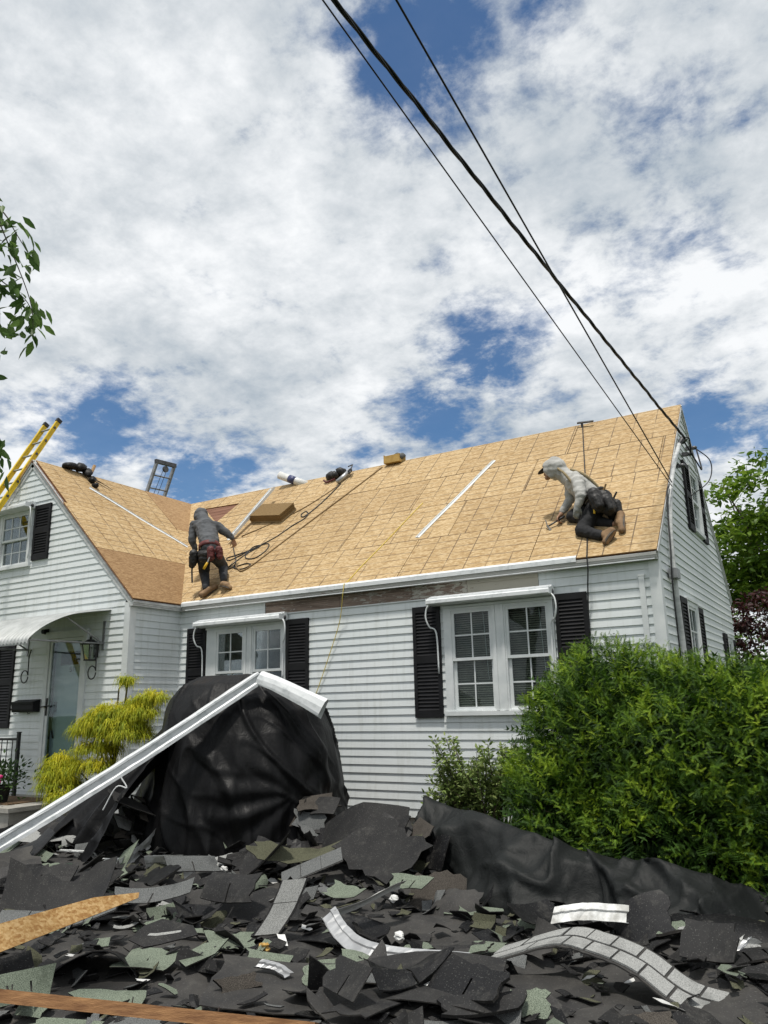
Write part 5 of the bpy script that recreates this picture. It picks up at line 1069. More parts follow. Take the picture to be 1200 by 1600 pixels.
remesh('trousers', [(p['lhip'], .108, p['rhip'], .108), (p['pelvis'], .138, p['lhip'], .115), (p['pelvis'], .138, p['rhip'], .115), (p['lhip'], .112, p['lknee'], .082), (p['lknee'], .08, p['lank'] + Vector((0, .01, .09)), .058), (p['rhip'], .112, p['rknee'], .082), (p['rknee'], .08, p['rank'] + Vector((0, .01, .06)), .058)], [], 0.012, 'trousers_charcoal', w1, 0.007, 13, 5)
remesh('socks', [(p['lank'], .043, p['lank'] + Vector((-.02, .02, .12)), .047), (p['rank'], .043, p['rank'] + Vector((-.02, .02, .09)), .047)], [], 0.010, 'trousers_black', w1)
boot('boot', p['lank'] + Vector((0, 0, -.01)), (0.49, -0.085, 3.300), (0.63, 0.14, 3.485), (0.2, -0.62, 0.75), 'boot_tan', w1); boot('boot', p['rank'] + Vector((0.01, 0, -.01)), (0.80, -0.01, 3.465), (0.97, 0.06, 3.40), (0.35, .35, 0.85), 'boot_tan', w1)
q = MB(); ring = []; ax_ = (p['waist'] - p['pelvis']).normalized(); e1 = ax_.orthogonal().normalized(); e2 = ax_.cross(e1); cb = p['pelvis'].lerp(p['waist'], 0.35)
for zz in (-0.038, 0.038):
    for k in range(24): a = 2 * math.pi * k / 24; ring.append(cb + ax_ * zz + (e1 * math.cos(a) + e2 * math.sin(a)) * 0.172)
for zz in (-0.038, 0.038):
    for k in range(24): a = 2 * math.pi * k / 24; ring.append(cb + ax_ * zz + (e1 * math.cos(a) + e2 * math.sin(a)) * 0.160)
q.add(ring, [(k, (k + 1) % 24, 24 + (k + 1) % 24, 24 + k) for k in range(24)] + [(48 + k, 72 + k, 72 + (k + 1) % 24, 48 + (k + 1) % 24) for k in range(24)] + [(k, 48 + k, 48 + (k + 1) % 24, (k + 1) % 24) for k in range(24)] + [(24 + k, 24 + (k + 1) % 24, 72 + (k + 1) % 24, 72 + k) for k in range(24)]); q.build('belt', 'leather_red', w1, True)
remesh('belt_pouch', [((0.36, -0.13, 4.0), .075, (0.34, -.12, 3.86), .06), ((0.30, -.08, 3.95), .07, (0.26, -.06, 3.84), .055)], [], 0.010, 'leather_black', w1, 0.008, 20, 2)
remesh('belt_pouch', [((0.70, -0.12, 4.03), .06, (0.71, -.12, 3.90), .055), ((0.80, -.04, 4.03), .06, (0.81, -.03, 3.92), .05)], [], 0.010, 'leather_red', w1, 0.008, 20, 2)
remesh('seat_pad', [((0.50, -.10, 3.98), .07, (0.60, -.10, 3.97), .07), ((0.52, -.11, 3.90), .055, (0.6, -.10, 3.9), .05)], [], 0.010, 'leather_black', w1, 0.006, 18, 3)
q = MB(); q.tube([(0.27, -0.06, 3.90), (0.30, -0.10, 3.74), (0.345, -0.13, 3.55)], 0.013, 8); q.build('hanging_tool', 'rubber', w1); q = MB(); q.tube([(0.73, -0.17, 3.90), (0.70, -.18, 3.82)], 0.009, 8); q.build('hammer_shaft', 'bare_metal', w1)
q = MB(); q.tube([(0.70, -.18, 3.82), (0.665, -.19, 3.76), (0.64, -.195, 3.72)], [0.017, 0.020, 0.018], 8); q.build('hammer_grip', 'tool_yellow', w1, True)
# ---- kneeling worker in pale hoodie with a hammer
P2 = {k: Vector(v) for k, v in dict(lk=(6.385, 0.235, 3.625), rk=(6.21, 0.50, 3.880), lh_=(6.528, 0.42, 3.915), rh_=(6.485, 0.60, 4.0), pelvis=(6.53, 0.50, 4.02), waist=(6.446, 0.49, 4.141), chest=(6.30, 0.49, 4.30), neck=(6.15, 0.50, 4.42), head=(6.02, 0.50, 4.515), ls=(6.365, 0.33, 4.27), le=(6.415, 0.215, 4.055), lw=(6.375, 0.20, 3.925), rs=(6.165, 0.66, 4.33), re=(6.155, 0.62, 4.12), rw=(6.055, 0.51, 3.925), lank=(6.665, 0.115, 3.500), rank=(6.74, 0.36, 3.675)).items()}
w2 = empty('person', (6.5, 0.2, 3.52), 'kneeling worker in pale hooded sweatshirt hammering on the right side of the roof', 'person'); p = P2
caps = [(p['pelvis'], .12, p['waist'], .11), (p['waist'], .11, p['chest'], .12), (p['chest'], .11, p['neck'], .06), (p['neck'], .055, p['head'], .065), (p['lh_'], .08, p['lk'], .052), (p['lk'], .05, p['lank'], .04), (p['rh_'], .08, p['rk'], .052), (p['rk'], .05, p['rank'], .04), (p['ls'], .05, p['le'], .042), (p['le'], .04, p['lw'], .03), (p['rs'], .05, p['re'], .042), (p['re'], .04, p['rw'], .03), (p['chest'], .09, p['ls'], .05), (p['chest'], .09, p['rs'], .05)]
hand(caps, p['rw'], (-0.45, -.1, -0.8), (0.6, -.3, -.5), (0.25, .9, -.1), 0.85); Rh = Matrix.Rotation(-0.55, 3, 'Y')
remesh('body', caps, [(p['head'] + Vector((-.045, 0, 0.0)), (.09, .075, .112), Rh), (p['head'] + Vector((-.128, 0, -.035)), (.022, .014, .02), None), (p['head'] + Vector((-.10, 0, -.085)), (.035, .04, .03), None), (p['head'] + Vector((-.03, -.078, -.01)), (.02, .012, .03), None)], 0.009, 'skin', w2, smooth=4)
for sy in (-1, 1):
    q = MB(); q.ell(p['head'] + Vector((-.125, sy * .032, .008)), (.008, .012, .008)); q.build('eye', 'rubber', w2, True)
q = MB(); q.ell(p['head'] + Vector((-.128, 0, -.078)), (.008, .024, .006)); q.build('mouth', 'leather_red', w2, True)
remesh('hair', [], [(p['head'] + Vector((.0, 0, 0.02)), (.09, .082, .105), Rh)], 0.012, 'hair_dark', w2)
q = MB(); capc = p['head'] + Vector((-.03, 0, .05))      # cap with brim pushed under the hood
q.prism([capc + Vector((-.075 - .115 * math.cos(t), .075 * math.sin(t), -.012 - .055 * math.cos(t))) for t in [(-1.45 + 2.9 * i / 10) for i in range(11)]], (0, 0, .010)); q.build('cap_brim', 'trousers_black', w2)
hd = p['head']; remesh('hoodie', [(p['pelvis'] + Vector((-.03, 0, .05)), .142, p['waist'], .145), (p['waist'], .145, p['chest'], .155), (p['chest'], .150, p['neck'], .098), (p['chest'], .125, p['ls'], .083), (p['chest'], .125, p['rs'], .083), (p['ls'], .083, p['le'], .068), (p['le'], .066, p['lw'], .045), (p['rs'], .08, p['re'], .062), (p['re'], .06, p['rw'] + Vector((.02, .02, .05)), .046), (p['neck'], .100, hd + Vector((.04, 0, -.01)), .105)],
       [(hd + Vector((.018, 0, .022)), (.140, .130, .160), Rh), (hd + Vector((-.055, 0, .065)), (.095, .102, .085), Rh), (hd + Vector((-.05, -.075, -.02)), (.06, .03, .11), Rh), (hd + Vector((-.05, .075, -.02)), (.06, .03, .11), Rh)], 0.011, 'hoodie_pale', w2, 0.010, 11, 4)
caps = []; hand(caps, p['lw'], (-0.25, -.05, -0.95), (-.25, .5, -.4), (-0.75, -.5, .2), 0.25); caps.append((p['lw'] + Vector((0, 0, .03)), .042, p['lw'] + Vector((-.02, 0, -.05)), .040)); remesh('glove', caps, [], 0.008, 'glove_grey', w2, smooth=3)
remesh('trousers', [(p['lh_'], .11, p['rh_'], .11), (p['pelvis'], .14, p['lh_'], .12), (p['pelvis'], .14, p['rh_'], .12), (p['lh_'], .118, p['lk'], .085), (p['lk'], .082, p['lank'] + Vector((-.03, .01, .01)), .062), (p['rh_'], .118, p['rk'], .085), (p['rk'], .082, p['rank'] + Vector((-.04, .01, .01)), .062)], [], 0.012, 'trousers_black', w2, 0.008, 13, 4)
boot('boot', p['lank'] + Vector((.02, 0, .01)), (6.835, 0.085, 3.545), (6.715, 0.02, 3.375), (-.75, .25, .35), 'boot_tan', w2, 1.05); boot('boot', p['rank'] + Vector((.06, -.01, .02)), (6.88, 0.36, 3.79), (6.905, 0.165, 3.52), (-.9, -.15, .25), 'boot_tan', w2, 1.05)
remesh('tool_bag', [((6.56, .26, 4.06), .085, (6.62, .24, 3.90), .095), ((6.66, .34, 4.02), .10, (6.72, .30, 3.86), .095), ((6.70, .45, 3.95), .09, (6.74, .42, 3.82), .08)], [], 0.011, 'leather_black', w2, 0.007, 18, 2)
for (a_, b_) in (((6.60, .165, 3.99), (6.64, .155, 3.88)), ((6.73, .215, 3.95), (6.77, .20, 3.84)), ((6.80, .37, 3.93), (6.82, .36, 3.82))): remesh('pocket', [(a_, .052, b_, .045)], [], 0.010, 'leather_black', w2, 0.004, 25, 2)
q = MB(); cb = p['pelvis'].lerp(p['waist'], .55); ax_ = (p['waist'] - p['pelvis']).normalized(); e1 = ax_.orthogonal().normalized(); e2 = ax_.cross(e1)
q.tube([cb + (e1 * math.cos(2 * math.pi * k / 24) + e2 * math.sin(2 * math.pi * k / 24)) * 0.158 for k in range(25)], 0.022, 8); q.build('belt', 'leather_black', w2, True)
q = MB(); q.tube(catmull([(6.10, .40, 4.50), (6.20, .335, 4.40), (6.29, .325, 4.26), (6.38, .335, 4.12), (6.44, .34, 4.05)], 5), 0.017, 6); q.tube(catmull([(6.25, .45, 4.475), (6.42, .40, 4.37), (6.54, .42, 4.24), (6.60, .44, 4.14)], 5), 0.017, 6); q.build('harness_strap', 'strap_tan', w2, True)
for (a_, b_, mt) in (((6.66, .30, 4.06), (6.72, .26, 4.16), 'tool_wood'), ((6.76, .36, 3.98), (6.82, .33, 4.06), 'dark_metal'), ((6.56, .22, 3.92), (6.57, .19, 3.80), 'tool_yellow')):
    q = MB(); q.tube([a_, b_], 0.012, 8); q.build('hand_tool', mt, w2)
hm = empty('hammer', (5.92, 0.44, 3.75), 'claw hammer in the right hand of the kneeling worker', 'hammer')
g0 = p['rw'] + Vector((0.0, -.02, -.055)); h0 = Vector((5.905, 0.42, 3.775)); dd = (h0 - g0).normalized(); q = MB(); q.tube([g0 - dd * 0.06, g0 + dd * 0.06], [0.017, 0.015], 8); q.build('grip', 'rubber', hm, True); q = MB(); q.tube([g0 + dd * 0.05, h0], [0.011, 0.010], 8); q.build('shaft', 'dark_metal', hm, True)
e_ = Vector((-.35, 0, .93)); e_ = (e_ - dd * e_.dot(dd)).normalized(); q = MB(); q.tube([h0 - e_ * 0.062, h0 - e_ * 0.045, h0 - e_ * 0.04, h0 + e_ * 0.02], [0.017, 0.017, 0.012, 0.013], 10); q.bar(h0 + e_ * 0.01 + dd.cross(e_) * .008, h0 + e_ * 0.085 + dd.cross(e_) * .014 - dd * .025, 0.012, 0.010, dd); q.bar(h0 + e_ * 0.01 - dd.cross(e_) * .008, h0 + e_ * 0.085 - dd.cross(e_) * .014 - dd * .025, 0.012, 0.010, dd); q.build('head', 'grey_metal', hm)
# ================================================================== TARPS
def sstep2(a, b, x): t = min(1, max(0, (x - a) / (b - a))); return t * t * (3 - 2 * t)
CE = Vector((2.86, -1.70, 0)); RL = Vector((0.857, 0.515, 0)); DP = Vector((-0.515, 0.857, 0))
zz = [0.0, 0.3, 0.6, 1.0, 1.37, 1.6, 1.75, 1.9, 2.0, 2.03]
def prof(z, rs): return float(np.interp(z, zz, rs))
Rr = [1.10, 1.12, 1.10, 1.05, 0.96, 0.86, 0.72, 0.40, 0.08, 0.0]; Rl = [1.16, 1.15, 1.12, 1.04, 0.95, 0.88, 0.82, 0.72, 0.52, 0.0]; Rf = [1.02, 1.05, 1.05, 1.0, 0.9, 0.8, 0.68, 0.5, 0.25, 0.0]; Rb = [0.9, 0.9, 0.9, 0.86, 0.8, 0.72, 0.62, 0.46, 0.24, 0.0]
q = MB(); NT = 340; ZS = [0.0 + 1.72 * i / 90 for i in range(91)] + [1.72 + 0.31 * (1 - (1 - i / 30) ** 2.2) for i in range(1, 31)]
for z in ZS:
    for k in range(NT):
        a = 2 * math.pi * k / NT; c, s = math.cos(a), math.sin(a)
        r = (max(c, 0) ** 2) * prof(z, Rr) + (max(-c, 0) ** 2) * prof(z, Rl) + s * s * prof(z, Rb if s > 0 else Rf)
        cen = (CE + RL * c * r + DP * s * r); f = 1 - z / 2.03
        rid = 1 - abs(nz(a * 1.5 + 1.1 * z, z * 0.5, 1.3)) * 2; rid2 = 1 - abs(nz(a * 2.7 - 1.3 * z, z * 1.2, 7.7)) * 2
        dsp = (0.035 * rid * (0.25 + f) + 0.016 * rid2 + 0.05 * nz(c * 1.5, s * 1.5, z * 1.4)) * min(1.0, r / 0.5)
        # creases pulled towards the lump of shingles low on the right front
        ca = ((a - 5.35 + math.pi) % (2 * math.pi)) - math.pi; dl = math.hypot(ca * 1.0, (z - 0.75))
        dsp += 0.020 * math.sin(math.atan2(z - 0.75, ca + 1e-6) * 9 + 5 * nz(a * 1.3, z * 1.3)) * math.exp(-((dl - 0.55) / 0.35) ** 2)
        lc = nz(a * 1.6 + 0.9 * z, z * 0.30 - a * 0.3, 5.1); lc2 = nz(a * 2.6 + 2.3 * z, z * 0.6 - a * 1.1, 2.9)
        dsp += (0.05 * max(0, 1 - abs(lc) * 12) + 0.022 * max(0, 1 - abs(lc2) * 10) * (0.5 + nz(a * 2, z * 2, 1))) * min(1.0, r / 0.6)
        hang = 1 - abs(nz(a * 4.3, z * 0.25, 3.7)) * 3.2; dsp += 0.05 * max(-0.4, hang) * max(0, f - 0.25) * 1.4 * min(1.0, r / 0.6)
        P = cen + (RL * c + DP * s) * dsp; q.v.append((P.x, P.y, z + 0.03 * nz(c * 2 * r, s * 2 * r, 4.0) * (1 if z > 0.05 else 0)))
for j in range(len(ZS) - 1):
    for k in range(NT): q.f.append((j * NT + k, j * NT + (k + 1) % NT, (j + 1) * NT + (k + 1) % NT, (j + 1) * NT + k)); q.m.append(0)
tm = tag(q.build('tarp_mound', 'tarp_black', None, True), 'tall rounded mound of black tarp in front of the left window', 'tarp')
q = MB(); NA, NB = 26, 60     # loose sheeting trailing left under the gutter
ea = catmull([(2.30, -1.75, 1.93), (2.05, -2.25, 1.45), (1.75, -2.75, 0.95), (1.45, -3.1, 0.45), (1.25, -3.3, 0.12)], 15); eb = catmull([(2.85, -2.35, 1.75), (2.65, -2.85, 1.15), (2.50, -3.15, 0.75), (2.45, -3.35, 0.35), (2.40, -3.5, 0.10)], 15)
for i in range(len(ea)):
    for j in range(NA + 1):
        t = j / NA; p = ea[i].lerp(eb[i], t); x = i * 0.05; g_2 = 0.07 * ((1 - abs(nz(t * 3.0 + x * 0.25, x * 0.4, 6.1)) * 3)) + 0.025 * max(0, 1 - abs(nz(t * 5 - x, x * 1.4, 2.2)) * 6) - 0.10 * math.sin(math.pi * t)
        q.v.append(tuple(p + Vector((0.25, -0.75, 0.6)).normalized() * g_2))
for i in range(len(ea) - 1):
    for j in range(NA): a = i * (NA + 1) + j; q.f.append((a, a + 1, a + NA + 2, a + NA + 1)); q.m.append(0)
q.build('trailing_sheet', 'tarp_black', tm, True, origin=tm.location)
# low tarp running along the yew
Fp = catmull([(5.28, -2.16, 0.24), (5.86, -2.66, 0.10), (6.70, -3.06, 0.08), (7.32, -2.98, 0.08), (7.95, -3.23, 0.06), (8.35, -2.98, 0.06), (9.2, -3.1, 0.05)], 26)
Tp = catmull([(5.20, -1.93, 0.76), (5.74, -2.14, 0.74), (6.70, -2.57, 0.58), (7.23, -2.53, 0.45), (7.84, -2.81, 0.49), (8.30, -2.54, 0.31), (9.2, -2.6, 0.28)], 26)
q = MB(); NV = 54; NN = len(Fp)
for i in range(NN):
    f, t = Fp[i], Tp[i]; bk = t + (t - f) * 0.5; bk.z = 0.02
    for j in range(NV + 1):
        v = j / NV
        sk_ = 0.06 + 0.30 * sstep2(0.35, 0.75, i / NN); out = Vector((f.x - t.x, f.y - t.y, 0)).normalized()
        if v < 0.22: w = v / 0.22; p = f + out * sk_ * (1 - w) + Vector((0, 0, -0.03 + 0.05 * w))
        elif v < 0.68: w = (v - 0.22) / 0.46; p = f.lerp(t, w) + Vector((0, 0, 0.02)) + out * 0.10 * math.sin(math.pi * w) * (1 - 0.5 * i / NN)
        else: w = (v - 0.68) / 0.32; p = t.lerp(bk, w) + Vector((0, 0, 0.06 * math.sin(math.pi * w)))
        x = i * 0.071; g = 0.14 * ((1 - abs(nz(x * 0.42 + v * 1.4, v * 2.0 - x * 0.55, 2.2)) * 2.6) - .4) + 0.055 * max(-0.3, 1 - abs(nz(x * 0.7 - v * 1.0, v * 3.2 + x * 0.6, 5.5)) * 4.5) + 0.026 * max(0, 1 - abs(nz(x * 1.6 + v * 3, v * 4 - x * 1.3, 3.1)) * 8) + 0.012 * max(0, 1 - abs(nz(x * 3.5 - v * 5, v * 7 + x * 2, 9.1)) * 8) + 0.004 * nz(x * 9, v * 12, 1.0)
        q.v.append(tuple(p + Vector((-0.35, -0.75, 0.55)).normalized() * g * min(1, 4 * v)))
for i in range(NN - 1):
    for j in range(NV): a = i * (NV + 1) + j; q.f.append((a, a + NV + 1, a + NV + 2, a + 1)); q.m.append(0)
tag(q.build('tarp_sheet', 'tarp_green', None, True), 'long crumpled black tarp lying along the foot of the yew bush', 'tarp')

# ================================================================== LONG WHITE GUTTER BENT OVER THE MOUND
gt = empty('gutter_section', (1.95, -5.02, 0.10), 'long white metal gutter bent over the black tarp mound', 'gutter')
GP = [(-0.070, -0.045), (-0.070, 0.062), (0.040, 0.066), (0.062, 0.060), (0.064, 0.042), (0.050, 0.030), (0.046, -0.012), (0.062, -0.030), (0.062, -0.062), (0.050, -0.064)]
def channel(path, ups, prof_, name, mat, parent, squash=None):
    q = MB(); k = len(prof_); pts = [Vector(p) for p in path]
    for i, p in enumerate(pts):
        d = (pts[min(i + 1, len(pts) - 1)] - pts[max(i - 1, 0)]).normalized(); u = Vector(ups[i]); sd = u.cross(d).normalized() * -1; u = d.cross(sd).normalized()
        if u.z < 0: u = -u
        s_ = 1.0 if squash is None else squash[i]
        for jj, (a, b) in enumerate(prof_): q.v.append(tuple(p + sd * (a + 0.006 * nz(i * 0.9, jj * 0.8, 3.0)) + u * (b * s_ + 0.007 * nz(i * 0.7, jj * 0.7, 8.0))))
    n = len(pts); base = len(q.v)
    c0 = [Vector(v) for v in q.v]
    for i in range(n):
        for j in range(k):
            m0 = sum((c0[i * k + t] for t in range(k)), Vector()) / k; q.v.append(tuple(c0[i * k + j] + (m0 - c0[i * k + j]).normalized() * 0.003))
    for i in range(n - 1):
        for j in range(k - 1): a = i * k + j; q.f.append((a, a + 1, a + k + 1, a + k)); q.f.append((base + a, base + a + k, base + a + k + 1, base + a + 1)); q.m += [0, 0]
    for i in (0, n - 1):
        for j in range(k - 1): a = i * k + j; q.f.append((a, base + a, base + a + 1, a + 1)); q.m.append(0)
    return q.build(name, mat, parent)
K_ = Vector((3.44, -2.18, 1.955)); E0 = Vector((1.95, -5.02, 0.10))
path = [E0.lerp(K_, t / 24) + Vector((0, 0, -0.05 * math.sin(math.pi * t / 24))) for t in range(25)]
channel(path, [(-0.25, -0.42, 0.87)] * 25, GP, 'long_run', 'white_metal', gt)
E2 = Vector((4.10, -1.91, 1.62)); p2 = [K_ + Vector((0.005, 0.005, 0.004)), K_.lerp(E2, .25) + Vector((0, 0, .025)), K_.lerp(E2, .5) + Vector((0, 0, .02)), K_.lerp(E2, .75) + Vector((0, 0, .01)), E2]
channel(p2, [(-0.20, -0.40, 0.9), (0.0, -0.30, 0.95), (0.1, -.2, .97), (.2, -.1, .97), (.25, -.1, .97)], [(-0.105, -0.105), (-0.085, 0.045), (-0.02, 0.066), (0.05, 0.056), (0.085, 0.015), (0.10, -0.03), (0.102, -0.05)], 'bent_end', 'white_metal', gt, squash=[0.9, 1.0, 1.15, 1.3, 1.45])
q = MB(); q.tube(catmull([(2.62, -3.28, 1.0), (2.69, -3.26, 0.90), (2.61, -3.32, 0.91), (2.51, -3.38, 0.70)], 5), 0.007, 6); q.build('hanger_strap', 'white_metal', gt)

# ================================================================== DEBRIS HEAP
def sstep(a, b, x): t = min(1, max(0, (x - a) / (b - a))); return t * t * (3 - 2 * t)
def hz(x, y):
    m = sstep(-1.2, 0.6, x) * (1 - sstep(9.4, 10.2, x)) * sstep(-7.9, -6.6, y) * (1 - sstep(-2.3, -1.4, y))
    h = 0.115 + 0.11 * nz(x * 0.8, y * 0.8, 1.0) + 0.055 * nz(x * 2.1, y * 2.1, 4.0) + 0.02 * nz(x * 5, y * 5, 2.0)
    h += 0.16 * math.exp(-(((x - 5.1) / 1.0) ** 2 + ((y + 2.7) / 0.75) ** 2)) + 0.13 * math.exp(-(((x - 2.2) / 1.5) ** 2 + ((y + 2.9) / 0.7) ** 2)) + 0.07 * math.exp(-(((x - 4.2) / 0.9) ** 2 + ((y + 4.9) / 0.6) ** 2)) - 0.06 * sstep(-4.6, -6, y)
    return max(0.012, h) * m + 0.008 * m - 0.02 * (1 - m)
q = MB(); NX, NY = 190, 118
for j in range(NY + 1):
    for i in range(NX + 1):
        x = -1.3 + 11.4 * i / NX; y = -7.9 + 6.6 * j / NY; q.v.append((x, y, hz(x, y) + 0.012 * (1 - 2 * abs(nz(x * 3.1, y * 3.1, 8.0)))))
for j in range(NY):
    for i in range(NX): a = j * (NX + 1) + i; q.f.append((a, a + 1, a + NX + 2, a + NX + 1)); q.m.append(0)
tag(q.build('debris_bed', 'felt_grey', None, False), 'dark bed of trodden roofing felt and shingle rubble over the front yard', 'debris', kind='stuff')

def sheet_geo(c, w, h, yaw, tilt, roll, bu, bv, r_, nx=6, ny=5, jag=0.10, th=0.006, twist=0.0, wav=0.008, slots=0):
    crease = r_.uniform(-0.35, 0.35) if r_.random() < 0.45 else 0.0; R_ = Matrix.Rotation(yaw, 3, 'Z') @ Matrix.Rotation(tilt, 3, 'X') @ Matrix.Rotation(roll, 3, 'Y'); c = Vector(c); seed = r_.uniform(0, 99)
    cj = [(r_.uniform(-jag, jag) * w * 0.9, r_.uniform(-jag, jag) * h * 0.9) for _ in range(4)]; top = []; torn = [r_.random() < .55 for _ in range(4)]
    US = [i / nx for i in range(nx + 1)]; hole = set()
    if slots:
        US = [0.0]; torn[2] = False; ins = sorted(set([i / nx for i in range(1, nx)]))
        for k_ in range(1, slots + 1): c0_ = k_ / (slots + 1) + r_.uniform(-.03, .03); ins = [x for x in ins if abs(x - c0_) > 0.03] + [c0_ - 0.006 / w, c0_ + 0.006 / w]; hole.add(c0_ - 0.006 / w)
        US += sorted(ins) + [1.0]; nx = len(US) - 1
    for j in range(ny + 1):
        for i in range(nx + 1):
            a, b = US[i], j / ny; u = (a - .5) * w; v = (b - .5) * h
            u += (1 - a) * (1 - b) * cj[0][0] + a * (1 - b) * cj[1][0] + a * b * cj[2][0] + (1 - a) * b * cj[3][0]; v += (1 - a) * (1 - b) * cj[0][1] + a * (1 - b) * cj[1][1] + a * b * cj[2][1] + (1 - a) * b * cj[3][1]
            if (i == 0 and torn[0]) or (i == nx and torn[1]): u += r_.uniform(-jag, jag) * w * 0.75
            if (j == 0 and torn[2]) or (j == ny and torn[3]): v += r_.uniform(-jag, jag) * h * 0.9
            z = bu * u * u + bv * v * v + twist * u * v + wav * nz(u * 5 + seed, v * 5, seed) + (crease * abs(u * math.cos(seed) + v * math.sin(seed)))
            top.append(Vector((u, v, z)))
    n = len(top); bot = [p + Vector((0, 0, -th)) for p in top]; V = [c + R_ @ p for p in top + bot]; F = []; M = []
    for j in range(ny):
        for i in range(nx):
            if US[i] in hole and j < ny * 0.55: continue
            a = j * (nx + 1) + i; F.append((a, a + 1, a + nx + 2, a + nx + 1)); M.append(0); F.append((n + a, n + a + nx + 1, n + a + nx + 2, n + a + 1)); M.append(1)
    ed = [(i, i + 1) for i in range(nx)] + [(ny * (nx + 1) + i + 1, ny * (nx + 1) + i) for i in range(nx)] + [((j + 1) * (nx + 1), j * (nx + 1)) for j in range(ny)] + [(j * (nx + 1) + nx, (j + 1) * (nx + 1) + nx) for j in range(ny)]
    for a, b in ed: F.append((a, n + a, n + b, b)); M.append(1)
    return V, F, M
def sheet(name, c, w, h, yaw, tilt, roll, bu, bv, mats, label, cat, seed=1, group=None, parent=None, smooth=True, **k):
    r_ = random.Random(seed); V, F, M = sheet_geo(c, w, h, yaw, tilt, roll, bu, bv, r_, **k)
    o = mesh_obj(name, V, F, list(mats), parent, smooth, mi=M)
    if smooth:
        try: o.data.set_sharp_from_angle(angle=0.7)
        except Exception: pass
    return tag(o, label, cat, group) if label else o
AB = 'asphalt_back'; SC = 'shingle scrap'
H = lambda x, y, d=0.03: (x, y, hz(x, y) + d)
